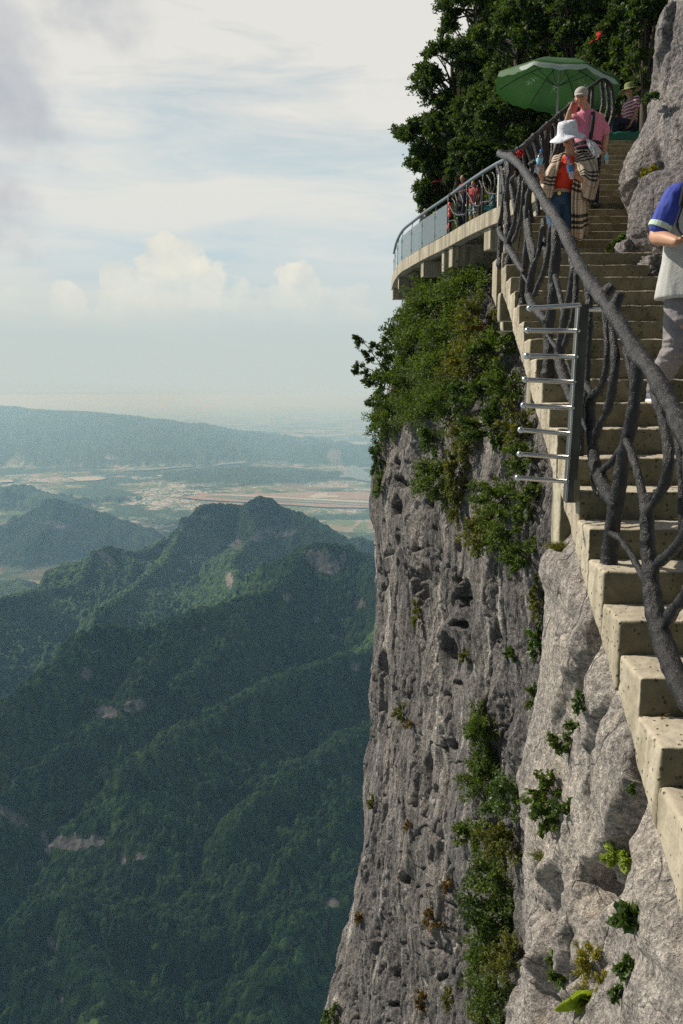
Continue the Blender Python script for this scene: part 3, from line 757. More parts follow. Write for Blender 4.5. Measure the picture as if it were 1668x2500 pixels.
for k in range(-1, 18):
    ya, yb = ystep(k), (ystep(k + 1) if k < 17 else 9.64)
    j = rs.uniform(-.006, .006)
    sa = soff(ya) if k < 17 else soff(8.342) ; sb = soff(yb) if k < 17 else soff(8.342)
    if k >= 13: sa, sb = sa, sb
    z = zstep(k) + rs.uniform(-.004, .004)
    mb = step_mesh(k, ya, yb - .0015, z, sa, sb, xedge(ya) + j, (xedge(yb) if k < 17 else 1.90) + j, 3.9)
    mb.build('step', M['concrete'], stairs, remesh=.0125, smooth_it=1, disp=rough(.008))
for k in range(18, 38):
    ya, yb = ystep(k), ystep(k + 1)
    z = zstep(k); so_ = z - .55
    mb = step_mesh(k, ya, yb - .0015, z, so_, so_ + HK, xup(ya) + .02, xup(ya) + .03, xup(ya) + 3.6)
    mb.build('step', M['concrete'], stairs, bevel=.012, disp=None)
def column(x0, y0, y1, zb, zt, w=.3):
    mb = MB(); mb.box((x0, y0, zb), (x0 + w, y1, zt)); mb.build('support_column', M['concrete_plain'], stairs, remesh=.02, smooth_it=2, disp=rough(.005))
column(1.387, 5.18, 5.38, -1.0, soff(5.38) + .1)
column(1.445, 6.36, 6.50, -.10, soff(6.5) + .1)
column(1.585, 8.46, 8.56, .74, 1.02)
column(1.765, 9.2, 9.34, .7, 1.86, .22)
# cast footing at the foot of the flight
mb = MB()
L = [(1600, 1905, 3.02), (1612, 1985, 3.0), (1644, 2055, 2.95), (1652, 2110, 2.95), (1640, 2200, 2.98), (1638, 2300, 2.98), (1668, 2365, 2.9), (1700, 2450, 2.8), (1740, 2600, 2.7)]
prof = catmull([P(x, y, Y) for x, y, Y in L], 4)
V = []; nr = len(prof)
cols = [(.03, .16), (-.0, .07), (0, 0), (.12, -.16), (.45, -.42), (.9, -.75)]
for p in prof:
    for dx, dy in cols: V.append(p + np.array([dx, dy, 0]))
V = np.array(V); V += (fbm(V * 6, 3, 4) * .02)[:, None] * np.array([-1, -.3, 0])
link('footing', mesh_np('footing', V, grid_faces(nr, len(cols)), True), M['concrete_plain'], stairs)
# broken stones wedged under the bottom step
mb = MB(); mb.box((1.30, 2.72, -1.62), (1.9, 3.0, -1.52)); mb.build('broken_slab', M['concrete_plain'], stairs, remesh=.015, smooth_it=2, disp=rough(.03, 5, 15))

# ================================================================== branch-shaped railing of the lower flight
def onplane(x, y, off=.06):
    d = ray(x, y); m = d[0] / d[1]; a = 1.22 - .0665 * 2.97 + off
    Y = a / (m - .0665); return d * (Y / d[1])
Z3 = lambda p: (1180 + p[0] * .3112, 550 + p[1] * .3112)
Z4 = lambda p: (1180 + p[0] * .3192, 1200 + p[1] * .3192)
Z2 = lambda p: (930 + p[0] * .236, 350 + p[1] * .236)
Z1 = lambda p: (1180 + p[0] * .3112, 120 + p[1] * .3112)
SCALE = {Z3: .3112, Z4: .3192, Z2: .236, Z1: .3112}
rail = empty('branch_railing', onplane(1486, 1388), 'dark grey railing cast like twisted tree branches beside the lower concrete steps', 'railing')
rr = random.Random(8)
def limb(mb, zf, pts, w, off=.06, wob_=.004, wend=None, k=4, seg=12):
    pp = []; 
    for p in pts:
        x, y = zf(p); pp.append(onplane(x, y, off + rr.uniform(-wob_, wob_)))
    if hasattr(w, '__len__'): ww = list(w)
    else: ww = [w] * len(pts)
    if wend: ww = [w + (wend - w) * i / (len(pts) - 1) for i in range(len(pts))]
    rad = [ww[i] * SCALE[zf] * pp[i][1] / FPX / 2 for i in range(len(pts))]
    pc = catmull(pp, k); rc = catmull([(r, 0, 0) for r in rad], k)
    rc = [max(.006, r[0]) * (1 + .06 * math.sin(i * 1.7 + pts[0][0])) for i, r in enumerate(rc)]
    if len(pc) != len(rc): rc = [rad[0]] * len(pc)
    mb.tube(pc, rc, seg)
barkdisp = lambda co: fbm(co * np.array([14, 14, 7.]), 3, 11) * .006 + fbm(co * 45, 2, 12) * .0022
mb = MB()
hr = [(1180 + 210 * .3112, 120 + 838 * .3112), (1273, 409), (1311, 462), (1336, 503), (1367, 548), (1398, 612), (1420, 655), (1438, 684), (1479, 743), (1519, 799), (1553, 861), (1594, 908), (1631, 976), (1662, 1036), (1700, 1120), (1750, 1220)]
hp = [onplane(x, y, .06) for x, y in hr]
extra = [PZ(1205, 407, 5.85)]
hc = catmull(hp, 5); mb.tube(hc, [.0365 * (1 + .10 * math.sin(i * .9) + .06 * math.sin(i * 2.3)) for i in range(len(hc))], 16)
# cut stubs of side twigs
for (x, y, dx, dz, r, L_) in [(1470, 722, .05, .05, .030, .03), (1500, 752, .02, .07, .026, .035), (1292, 405, .05, .03, .022, .02)]:
    b = onplane(x, y, .07); e = b + np.array([dx, -.03, dz]); mb.tube([b, (b + e) / 2, e], [r * 1.25, r * 1.1, r], 12, caps=False)
mb.build('handrail', M['bark_rail'], rail, remesh=.009, smooth_it=2, disp=barkdisp)
mb = MB(); c = onplane(1516, 793, .07) + np.array([-.012, -.047, -.004]); nrm = Vector((-.2, -.85, .45)).normalized()
mb.ell(c, (.034, .034, .006), M=nrm.to_track_quat('Z', 'Y').to_matrix(), seg=18); mb.build('cut_knot', M['cut_wood'], rail, smooth=True)
mb = MB(); c = onplane(1450, 700, .07) + np.array([-.01, -.038, .0]); mb.ell(c, (.012, .012, .004), M=nrm.to_track_quat('Z', 'Y').to_matrix()); mb.build('cut_knot', M['cut_wood'], rail, smooth=True)
POSTS = [
 (Z2, [(1320, 165), (1325, 350), (1300, 600), (1312, 850), (1308, 1050), (1310, 1150), (1312, 1262)], [58, 62, 62, 66, 66, 74, 92], .06),
 (Z2, [(1245, 880), (1240, 1040), (1235, 1160), (1236, 1262)], [56, 60, 66, 84], .06),
 (Z3, [(330, -140), (345, 60), (330, 300), (305, 480), (300, 560), (300, 628)], [42, 50, 56, 56, 60, 78], .07),
 (Z3, [(570, -20), (572, 200), (560, 330), (548, 450), (545, 560), (530, 700), (508, 850), (510, 1000), (508, 1100), (505, 1168)], [70, 78, 82, 80, 82, 82, 78, 76, 88, 118], .08),
 (Z3, [(822, 430), (830, 620), (832, 760), (826, 900), (815, 1120), (800, 1400), (765, 1600), (758, 1795)], [60, 64, 60, 54, 54, 60, 62, 70], .10),
 (Z3, [(1215, 1080), (1195, 1300), (1170, 1500), (1130, 1680), (1092, 1850), (1066, 2050), (1040, 2249)], [110, 108, 112, 112, 112, 122, 124], .07),
 (Z3, [(1510, 1560), (1540, 1800), (1553, 2000), (1558, 2249)], [56, 60, 60, 62], .14),
]
mbs = []
for i, (zf, pts, w, off) in enumerate(POSTS):
    mb = MB(); limb(mb, zf, pts, w, off, 0); mbs.append(mb)
limb(mbs[5], Z4, [(1045, -60), (1010, 130), (980, 330), (962, 470), (962, 540), (960, 596)], [118, 122, 120, 128, 142, 176], .07, 0)
limb(mbs[6], Z4, [(1516, -60), (1518, 140), (1512, 330), (1505, 480)], [60, 60, 60, 60], .14, 0)
for mb in mbs: mb.build('post', M['bark_rail'], rail, remesh=.009, smooth_it=2, disp=barkdisp)
FORKS = [
 [(Z2, [(1255, 290), (1270, 400), (1275, 520), (1260, 640), (1245, 760), (1225, 880), (1250, 960), (1290, 1010)], [34, 38, 40, 44, 46, 58, 60, 40], .045),
  (Z2, [(1200, 230), (1235, 330), (1262, 430)], [30, 32, 34], .045)],
 [(Z2, [(1385, 330), (1345, 400), (1365, 560), (1390, 700), (1375, 850), (1335, 980), (1325, 1080), (1375, 1160), (1430, 1260), (1475, 1330)], [34, 38, 42, 44, 50, 62, 72, 74, 66, 50], .05),
  (Z2, [(1430, 340), (1432, 480), (1410, 640), (1385, 760)], [34, 40, 42, 40], .05),
  (Z2, [(1475, 400), (1470, 560), (1450, 760), (1410, 920), (1370, 1010)], [34, 38, 42, 44, 44], .05),
  (Z2, [(1450, 870), (1435, 960), (1425, 1060), (1410, 1130)], [20, 22, 22, 20], .05)],
 [(Z2, [(1540, 440), (1510, 640), (1500, 800), (1520, 960), (1545, 1120), (1568, 1230)], [40, 44, 48, 52, 52, 46], .06),
  (Z3, [(350, -40), (375, 120), (402, 210), (392, 330), (372, 430), (362, 540), (378, 610), (430, 680), (490, 745)], [40, 46, 48, 52, 60, 72, 72, 66, 50], .05),
  (Z3, [(460, 20), (445, 150), (430, 230), (402, 300)], [36, 38, 38, 36], .05),
  (Z3, [(525, 20), (515, 160), (498, 280), (470, 380), (440, 450), (405, 540)], [36, 40, 40, 42, 44, 46], .05),
  (Z3, [(300, 370), (335, 430), (360, 470)], [22, 26, 24], .05)],
 [(Z3, [(470, -40), (478, 120), (490, 240), (486, 340)], [40, 44, 42, 34], .09)],
 [(Z3, [(563, 400), (590, 500), (615, 610), (640, 720)], [50, 46, 44, 50], .055),
  (Z3, [(690, 210), (702, 350), (690, 460), (680, 560), (655, 650), (640, 740), (622, 850), (602, 960), (598, 1060), (620, 1150), (655, 1260), (690, 1360), (750, 1440)], [46, 52, 52, 54, 60, 78, 82, 84, 84, 84, 76, 64, 50], .05),
  (Z3, [(735, 330), (728, 480), (718, 620), (700, 750), (668, 850), (640, 940)], [50, 52, 52, 50, 50, 50], .05),
  (Z3, [(505, 862), (545, 925), (592, 978)], [34, 34, 38], .055),
  (Z3, [(650, 1070), (678, 1120), (690, 1180)], [26, 26, 26], .05)],
 [(Z3, [(800, 1240), (838, 1300), (862, 1340)], [50, 54, 50], .06),
  (Z3, [(945, 680), (966, 850), (972, 1000), (958, 1150), (925, 1270), (868, 1340), (840, 1400), (838, 1500), (848, 1620), (858, 1780), (878, 1890), (925, 2000), (975, 2110), (1030, 2190)], [50, 54, 56, 58, 62, 80, 86, 84, 92, 96, 100, 112, 112, 90], .055),
  (Z3, [(1008, 790), (1025, 920), (1035, 1080), (1018, 1230), (995, 1380), (950, 1500), (895, 1610), (870, 1720)], [54, 64, 74, 76, 72, 66, 66, 60], .06),
  (Z3, [(755, 1470), (785, 1550), (830, 1640)], [32, 34, 34], .055),
  (Z3, [(905, 1960), (960, 1900), (1015, 1850), (1075, 1760)], [70, 66, 66, 56], .06),
  (Z3, [(848, 1930), (862, 2040), (900, 2110)], [40, 42, 40], .08)],
 [(Z3, [(1110, 960), (1128, 1050), (1150, 1160), (1160, 1230)], [46, 46, 44, 40], .11),
  (Z3, [(1125, 1690), (1175, 1810), (1208, 1940), (1240, 2090), (1275, 2230)], [66, 70, 74, 74, 80], .055),
  (Z3, [(1340, 1300), (1385, 1440), (1425, 1600), (1455, 1780), (1448, 1930), (1400, 2080), (1330, 2190), (1285, 2250)], [76, 80, 84, 88, 88, 84, 80, 80], .06),
  (Z4, [(1250, 60), (1252, 200), (1256, 350), (1266, 480), (1276, 620), (1296, 800), (1322, 960), (1362, 1110), (1412, 1260), (1466, 1400), (1530, 1540), (1600, 1660), (1680, 1780)], [110, 116, 124, 128, 136, 150, 160, 172, 180, 176, 172, 176, 170], .06),
  (Z4, [(1560, -260), (1580, 100), (1560, 280), (1500, 390), (1420, 480), (1330, 560), (1290, 650)], [80, 92, 96, 90, 88, 90, 80], .07),
  (Z4, [(1640, 560), (1590, 700), (1520, 830), (1440, 930), (1380, 1040)], [90, 96, 100, 100, 90], .07),
  (Z4, [(975, 320), (1040, 355), (1105, 440), (1165, 540), (1225, 660), (1262, 740)], [56, 52, 52, 56, 62, 60], .055)],
]
for group in FORKS:
    mb = MB()
    for zf, pts, w, off in group: limb(mb, zf, pts, w, off)
    mb.build('branch', M['bark_rail'], rail, remesh=.009, smooth_it=2, disp=barkdisp)

# ================================================================== climbing guard of steel rungs
guard = empty('steel_rung_guard', onplane(1392, 1225, -.02), 'shiny steel upright with eight free-ended rungs fixed outside the railing', 'guard rail')
def gp(x, y, Y=None):
    return onplane(x, y, -.05)
top, bot = gp(1418, 742), gp(1385, 1228)
Yg = (top[1] + bot[1]) / 2
top, bot = P(1416, 742, Yg), P(1384, 1228, Yg)
mb = MB(); w, dp = .052, .05
def quad_bar(a, b, hw, hd):
    c = []
    for p in (a, b):
        c += [(p[0] - hw, p[1] - hd, p[2]), (p[0] + hw, p[1] - hd, p[2]), (p[0] + hw, p[1] + hd, p[2]), (p[0] - hw, p[1] + hd, p[2])]
    return c
ax = top + np.array([.028, .05, 0]); bx = bot + np.array([.028, .05, 0])
mb.hexa(quad_bar(bx, ax, .026, .045)); mb.build('upright', M['steel_box'], guard, bevel=.003)
mb = MB(); ax = top + np.array([-.004, .0, 0]); bx = bot + np.array([-.004, .0, 0]); mb.hexa(quad_bar(bx, ax, .005, .006)); mb.build('sunlit_strip', M['steel'], guard)  # bright strip added for the sunlit left side of the upright
mb = MB(); mb.hexa(quad_bar(bot + np.array([.055, .03, .01]), bot + np.array([.055, .03, .13]), .016, .03)); mb.build('bracket', M['concrete_plain'], guard, bevel=.003)
mb = MB(); a_ = P(1416, 753, Yg); mb.tube([a_ + np.array([.05, .05, 0]), a_ + np.array([.16, .09, 0])], .013, 8); mb.build('tie_bar', M['steel'], guard, smooth=True)
rung = [((1295, 753), (1411, 745)), ((1290, 807), (1408, 808)), ((1288, 869), (1403, 871)), ((1284, 927), (1398, 933)), ((1280, 990), (1394, 996)), ((1273, 1050), (1389, 1059)), ((1271, 1109), (1385, 1117)), ((1266, 1167), (1381, 1175))]
rmesh = None
for i, (a, b) in enumerate(rung):
    A, B = P(a[0], a[1], Yg - .06), P(b[0] + 4, b[1], Yg + .01)
    mb = MB(); mb.tube([A, A + (B - A) * .5, B], [.0135] * 3, 14); mb.ell(A - (B - A) / np.linalg.norm(B - A) * .004, (.018, .018, .018)); mb.build('rung', M['steel'], guard, smooth=True)

# ================================================================== railing of the upper flight
up = empty('upper_branch_railing', (xup(9.7), 9.7, 1.4), 'dark branch-shaped railing running up the far flight behind the tourists', 'railing')
pts = []
mb = MB()
def uprail(Y): 
    k = 18 + (Y - 9.64) / .33; return np.array([xup(Y) + .06, Y, zstep(min(k, 38)) + 1.02])
path = [onplane(1245, 385, .06), uprail(9.3) + np.array([.05, 0, .18]), uprail(10.25), uprail(11.4), uprail(12.5), uprail(14), uprail(15.7), np.array([4.9, 16.3, 5.84]), np.array([5.16, 16.6, 5.75]), np.array([5.22, 16.7, 5.3])]
pc = catmull(path, 6); mb.tube(pc, [.036 * (1 + .12 * math.sin(i * 1.3)) for i in range(len(pc))], 12)
mb.build('handrail', M['bark_rail'], up, remesh=.014, smooth_it=2, disp=barkdisp)
for i, Y in enumerate(np.arange(9.9, 16.2, .42)):
    t = uprail(Y); b = t - np.array([0, 0, 1.1]); mb = MB(); s = rr.uniform(-.1, .1)
    mb.tube(catmull([t, t + np.array([s, 0, -.3]), b + np.array([-s * .6, .05, .4]), b], 4), .035 + .015 * (i % 2), 9)
    mb.tube(catmull([t + np.array([.0, .2, 0]), t + np.array([s * .4, .17, -.35]), b + np.array([-s * .6, .05, .35])], 4), .022, 8)
    mb.build('branch', M['bark_rail'], up, remesh=.012, smooth_it=1)
for i in range(3):
    t = np.array([4.85 + .15 * i, 16.3 + .15 * i, 5.80]); b = t - np.array([.02, 0, 1.15]); mb = MB()
    mb.tube(catmull([t, t + np.array([.05, 0, -.4]), b + np.array([-.04, 0, .3]), b], 4), .035, 9); mb.build('branch', M['bark_rail'], up, remesh=.012, smooth_it=1)

# ================================================================== glass-fronted lookout platform
ZD = 4.75
PL = np.array([PZ(x, y, 5.85) for x, y in [(1385, 272), (1300, 338), (1240, 385), (1203, 406), (1150, 440), (1095, 480), (1040, 517), (1010, 540), (984, 562), (969, 590), (962, 618)]])
PLC = np.array(catmull(PL, 6))
def planat(x, y):
    """pixel -> point on the vertical surface above the platform edge"""
    d = ray(x, y); m = d[0] / d[1]; r = PLC[:, 0] / PLC[:, 1] - m
    for i in range(len(r) - 1):
        if r[i] * r[i + 1] <= 0:
            t = r[i] / (r[i] - r[i + 1] + 1e-12); Y = PLC[i, 1] + t * (PLC[i + 1, 1] - PLC[i, 1]); return d * (Y / d[1])
    return None
def inward(i):
    a = PLC[max(i - 1, 0)]; b = PLC[min(i + 1, len(PLC) - 1)]; t = (b - a)[:2]; t /= np.linalg.norm(t); return np.array([t[1], -t[0], 0])
print('platform Y', PL[:, 1].round(1), 'X', PL[:, 0].round(2))
plat = empty('lookout_platform', (PL[5][0] + 1, PL[5][1], ZD - .8), 'curved concrete lookout platform on cantilever beams jutting from the cliff', 'platform')
def strip_solid(name, off0, off1, z0, z1, mat, parent, i0=0, i1=None, **kw):
    i1 = len(PLC) if i1 is None else i1
    a = []; b = []
    for i in range(i0, i1):
        n_ = inward(i); a.append(PLC[i] + n_ * off0); b.append(PLC[i] + n_ * off1)
    V = []
    for p, q in zip(a, b): V += [(p[0], p[1], z0), (p[0], p[1], z1), (q[0], q[1], z1), (q[0], q[1], z0)]
    n_ = len(a); F = []
    for i in range(n_ - 1):
        for j in range(4): F.append((i * 4 + j, i * 4 + (j + 1) % 4, i * 4 + 4 + (j + 1) % 4, i * 4 + 4 + j))
    F += [(0, 1, 2, 3), tuple((n_ - 1) * 4 + j for j in (3, 2, 1, 0))]
    mb = MB(); mb.add(V, F); return mb.build(name, mat, parent, **kw)
strip_solid('edge_beam', -.10, .20, ZD - .40, ZD - .02, M['concrete_deck'], plat)
strip_solid('deck', .205, 4.5, ZD - .18, ZD, M['concrete_deck'], plat)
def idx(x):
    return int(np.argmin(np.abs(PIX(PLC)[0] - x) + (np.arange(len(PLC)) < 6) * 0))
for x, w, h in [(1193, .40, .55), (1104, .34, .58), (1089, .22, .66), (1033, .30, .50), (975, .26, .42)]:
    i = idx(x); n_ = inward(i); t = np.array([n_[1], -n_[0], 0]); c = PLC[i]
    mb = MB(); c0 = c - n_ * .02; c1 = c + np.array([5.0, .6, 0]); z1 = ZD - .41; z0 = z1 - h
    q = [c0 - t * w / 2, c0 + t * w / 2, c1 + t * w / 2, c1 - t * w / 2]
    mb.hexa([(p[0], p[1], z0) for p in q] + [(p[0], p[1], z1) for p in q]); mb.build('cantilever_beam', M['concrete_deck'], plat, bevel=.02)
i = len(PLC) - 2; c = PLC[i]; mb = MB()
c0 = P(957, 690, c[1]); mb.box((c[0] - .06, c[1] - .2, ZD - .82), (c[0] + 4, c[1] + .25, ZD - .41)); mb.build('cantilever_beam', M['concrete_deck'], plat, bevel=.02)
# rail pipe + glass
gr = empty('glass_railing', planat(1095, 560), 'grey pipe railing with clear glass panels round the far end of the lookout platform', 'railing')
i0 = idx(1095)
mb = MB(); mb.tube([p + np.array([0, 0, 0]) for p in PLC[i0 - 1:]], .05, 10); mb.build('handrail', M['rail_metal'], gr, smooth=True)
gx = [1092, 1062, 1031, 1005, 982, 972, 966, 963]
gpnts = [planat(x, 560) for x in gx]
gpnts = [p for p in gpnts if p is not None]
for p in gpnts:
    mb = MB(); mb.box((p[0] - .018, p[1] - .018, ZD), (p[0] + .018, p[1] + .018, 5.62)); mb.box((p[0] - .03, p[1] - .03, 5.45), (p[0] + .03, p[1] + .03, 5.53)); mb.box((p[0] - .03, p[1] - .03, 4.9), (p[0] + .03, p[1] + .03, 4.98))
    q = p + np.array([.0, 0, 0]); mb.tube([(p[0], p[1], 5.6), (p[0] + .04, p[1], 5.83)], .012, 6); mb.build('post', M['steel'], gr)
for p, q in zip(gpnts[:-1], gpnts[1:]):
    d = (q - p); d[2] = 0; L_ = np.linalg.norm(d); d /= L_; n_ = np.array([-d[1], d[0], 0]) * .006
    a = p + d * .03; b = p + d * (L_ - .03); mb = MB()
    mb.hexa([(a[0] - n_[0], a[1] - n_[1], 4.80), (b[0] - n_[0], b[1] - n_[1], 4.80), (b[0] + n_[0], b[1] + n_[1], 4.80), (a[0] + n_[0], a[1] + n_[1], 4.80),
             (a[0] - n_[0], a[1] - n_[1], 5.66), (b[0] - n_[0], b[1] - n_[1], 5.66), (b[0] + n_[0], b[1] + n_[1], 5.66), (a[0] + n_[0], a[1] + n_[1], 5.66)])
    mb.build('glass_panel', M['glass'], gr)
# branch railing on the near part of the platform
br = empty('platform_branch_railing', planat(1182, 500), 'grey pipe rail on cast branch forks along the near part of the lookout platform', 'railing')
mb = MB(); mb.tube([p for p in PLC[:i0 + 1]], .05, 10); mb.build('handrail', M['rail_metal'], br, smooth=True)
def bz(mb, pts, w):
    pp = [planat(*Z2(p)) for p in pts]; pp = [p for p in pp if p is not None]
    if len(pp) < 2: return
    c = catmull(pp, 3); mb.tube(c, w * .236 / FPX * pp[0][1] / 2, 8)
for pst, hw in [([(703, 560), (708, 740), (714, 925)], 30), ([(895, 440), (895, 640), (888, 840)], 24), ([(1062, 335), (1058, 520), (1050, 735)], 26)]:
    mb = MB(); bz(mb, pst, hw); mb.build('post', M['bark_rail'], br, smooth=True)
for grp in [[[(715, 650), (740, 700), (780, 740), (870, 735), (888, 690)], [(775, 730), (770, 620), (738, 568)], [(785, 735), (795, 620), (772, 530)], [(830, 735), (853, 640), (845, 580), (820, 518)], [(708, 808), (770, 800), (790, 870)]],
            [[(890, 500), (930, 570), (960, 630), (1010, 650), (1060, 610), (1130, 600), (1165, 560)], [(950, 620), (985, 520), (960, 460), (925, 440)], [(985, 640), (1000, 520), (1000, 440)], [(1030, 640), (1045, 500), (1040, 430), (1020, 385)], [(900, 690), (960, 700), (990, 720)]],
            [[(1062, 400), (1085, 480), (1120, 520), (1180, 525), (1240, 515)], [(1125, 520), (1145, 430), (1125, 370), (1100, 330)], [(1155, 520), (1185, 420), (1178, 340), (1155, 300)], [(1200, 515), (1225, 420), (1205, 330), (1198, 260)]]]:
    mb = MB()
    for l in grp: bz(mb, l, 20)
    mb.build('branch', M['bark_rail'], br, remesh=.02, smooth_it=1)
for y in (638, 700, 742, 850):
    mb = MB(); p = planat(*Z2((708, y))); mb.tube([p + np.array([0, -.02, -.03]), p + np.array([0, -.02, .03])], .048, 10); mb.build('red_band', M['salmon'], br, smooth=True)
# deeper nearside rail from the platform down to the stair peak
mb = MB(); pk = onplane(1245, 385, .06); q = planat(1200, 408)
# ================================================================== rock faces
def interp(tab, z):
    t = np.array(tab, float); o = np.argsort(t[:, 0]); return np.interp(z, t[o, 0], t[o, 1])
def zx(tab, Y):
    """silhouette pixels (x,y) at depth Y -> (z, X) table"""
    return [(P(x, y, Y)[2], P(x, y, Y)[0]) for x, y in tab]
def rock_disp(Pn, scale, amp, seed, vs=.35, facet=0, fcell=.6):
    q = Pn * np.array([1, 1, vs]) * scale
    d = fbm(q, 3, seed, ridge=False) * 1.0 + fbm(q * 3.1 + 5, 4, seed + 3, ridge=True, gain=.55) * .38
    d = d + fbm(Pn * scale * 6.5, 3, seed + 9, ridge=True) * .10
    d = d * amp
    if facet:
        w = Pn + np.stack([fbm(Pn * 1.3, 2, seed + 50), fbm(Pn * 1.3, 2, seed + 51), fbm(Pn * 1.3, 2, seed + 52)], 1) * .22
        c = w / np.array([fcell, fcell, fcell * 1.9])
        F1, F2, cid, off = worley(c, seed + 20)
        # each block leans its own way
        a1 = np.modf(cid * 7.13)[0] * 2 - 1; a2 = np.modf(cid * 13.7)[0] * 2 - 1
        d = d + facet * (off[:, 1] * a1 + off[:, 2] * a2 + (cid - .5) * .8) * sstep(0, .10, F2 - F1) - facet * .35 * (1 - sstep(0, .10, F2 - F1))
    return d
# ---- the big buttress under the platform
YN = 33.0
NOSE = zx([(x_ + 10 * (y_ > 1300), y_) for x_, y_ in [(1060, 640), (1030, 720), (1003, 800), (985, 880), (968, 960), (955, 1050), (942, 1110), (930, 1180), (926, 1260), (925, 1340), (929, 1420), (927, 1500), (920, 1580), (918, 1650), (910, 1750), (905, 1850), (893, 1950), (888, 2050), (882, 2120), (868, 2200), (856, 2290), (840, 2380), (818, 2450), (806, 2520), (760, 2800), (700, 3300)]], YN)
xn0 = 1.5
def cliff_far():
    plan = catmull([(7.5, 10.5), (5.6, 13.0), (4.25, 16.0), (4.05, 18.5), (3.35, 22.0), (2.6, 26.0), (1.95, 30.0), (1.5, 33.0), (1.9, 36.0), (3.3, 38.5), (6.5, 41), (12, 43)], 8)
    plan = np.array(plan)
    # arc-length resample
    s = np.r_[0, np.cumsum(np.hypot(*np.diff(plan, axis=0).T))]
    dens = np.interp(s, [0, 6, 25, 30, s[-1]], [3, 1, .75, 1.0, 3]); cs = np.r_[0, np.cumsum(np.diff(s) / dens[1:])]
    nc = 760; sn = np.interp(np.linspace(0, cs[-1], nc), cs, s)
    px_, py_ = np.interp(sn, s, plan[:, 0]), np.interp(sn, s, plan[:, 1])
    zz = np.concatenate([np.linspace(5.0, -34, 900), np.linspace(-34.3, -90, 90)])
    S, Z = np.meshgrid(np.arange(nc), zz); X = px_[S]; Y = py_[S]
    off = interp(NOSE, Z) - xn0
    wn = sstep(14, 30, Y)  # the profile applies fully at the nose, half at the gully
    X = X + off * (.55 + .45 * wn) 
    # vegetated ledges lean back at the top
    X = X + .06 * np.maximum(0, Z + 2) ** 1.6 * (1 - .6 * wn)
    G = np.stack([X, Y, Z], -1)
    n_ = grid_normals(G); 
    if n_[..., 0].mean() > 0: n_ = -n_
    p = G.reshape(-1, 3)
    d = fbm(p * np.array([.3, .3, .13]), 3, 41) * .55
    sm = sstep(-.12, .22, fbm(p * np.array([.30, .30, .10]), 3, 140)); sm = .22 + .78 * sm
    rib = fbm(p * np.array([1.1, 1.1, .11]) + 3, 5, 77, ridge=True, gain=.6); d = d + rib * .09
    dg = p[:, 2] * .55 + p[:, 1] * .8; d = d + fbm(np.stack([dg * .55, (p[:, 1] - p[:, 2] * .3) * .22, p[:, 0] * .3], 1), 4, 160, ridge=True) * .22
    cr = 1 - np.abs(vn(p * np.array([.9, .9, .10]) + (fbm(p * .7, 3, 150) * .9)[:, None], 151)); d = d - .22 * sstep(.90, .985, cr)
    cr = 1 - np.abs(vn(p * np.array([2.4, 2.4, .28]) + (fbm(p * 1.5, 3, 152) * .9)[:, None], 153)); d = d - .09 * sstep(.88, .98, cr) * sm
    d = d + fbm(p * np.array([3.2, 3.2, .55]), 4, 79, ridge=True, gain=.6) * .075 * sm + fbm(p * np.array([8, 8, 3.]), 3, 78, ridge=True) * .035 * sm
    w = p + (fbm(p * .5, 2, 43) * .3)[:, None]
    F1, F2, cid, off_ = worley(w / np.array([2.1, 2.1, 5.2]), 59)
    a1 = np.modf(cid * 7.13)[0] * 2 - 1; a2 = np.modf(cid * 13.7)[0] * 2 - 1
    d = d + (.15 * (off_[:, 1] * a1 + off_[:, 2] * a2) + .10 * (cid - .5)) * sstep(0, .12, F2 - F1) - .05 * (1 - sstep(0, .12, F2 - F1))
    w = p + (fbm(p * .8, 3, 44) * .5)[:, None]
    F1, F2, cid, off_ = worley(w / np.array([1.2, 1.2, 3.6]), 61)
    a1 = np.modf(cid * 7.13)[0] * 2 - 1; a2 = np.modf(cid * 13.7)[0] * 2 - 1
    d = d + (.09 * (off_[:, 1] * a1 + off_[:, 2] * a2) + .09 * (cid - .5)) * sstep(0, .14, F2 - F1)
    d = d - .0 * (cid > .93) * (1 - sstep(.10, .45, F1))
    w = p + (fbm(p * 2., 3, 46) * .25)[:, None]
    F1, F2, cid, off_ = worley(w / np.array([.42, .42, 1.2]), 63)
    a1 = np.modf(cid * 7.13)[0] * 2 - 1
    d = d - .16 * (cid > .965) * (1 - sstep(.15, .5, F1)) * sm + (.03 * (off_[:, 1] * a1) + .03 * (cid - .5)) * sm
    qx, qy = PIX(p); jit = fbm(p * 1.6, 3, 170)
    for (x_, y_, rx_, ry_, dep) in [(981, 1132, 14, 20, .5), (981, 1178, 12, 22, .45), (974, 1235, 9, 20, .5), (1040, 1225, 11, 15, .6), (1012, 1344, 8, 11, .6), (1020, 1420, 16, 52, .45), (1113, 1405, 6, 22, .7), (1134, 1456, 14, 34, .8), (1110, 1458, 7, 16, .7), (1101, 1490, 5, 15, .6),
        (1149, 1562, 13, 11, .9), (1115, 1525, 14, 9, .7), (1101, 1580, 7, 19, .8), (1108, 1668, 11, 6, .6), (863, 2414, 5, 32, .5), (932, 2264, 8, 24, .5), (1009, 2145, 8, 15, .7), (966, 2380, 10, 18, .6), (1055, 2182, 6, 18, .7), (1128, 2268, 8, 32, .7), (956, 2453, 12, 10, .6), (1058, 2394, 8, 14, .7), (990, 1960, 7, 12, .5), (1085, 1820, 7, 22, .6), (1060, 1930, 6, 18, .6), (950, 1620, 5, 24, .4), (1180, 1420, 6, 26, .7), (1210, 1560, 7, 20, .8), (1150, 1760, 7, 22, .7), (1050, 1290, 8, 12, .5)]:
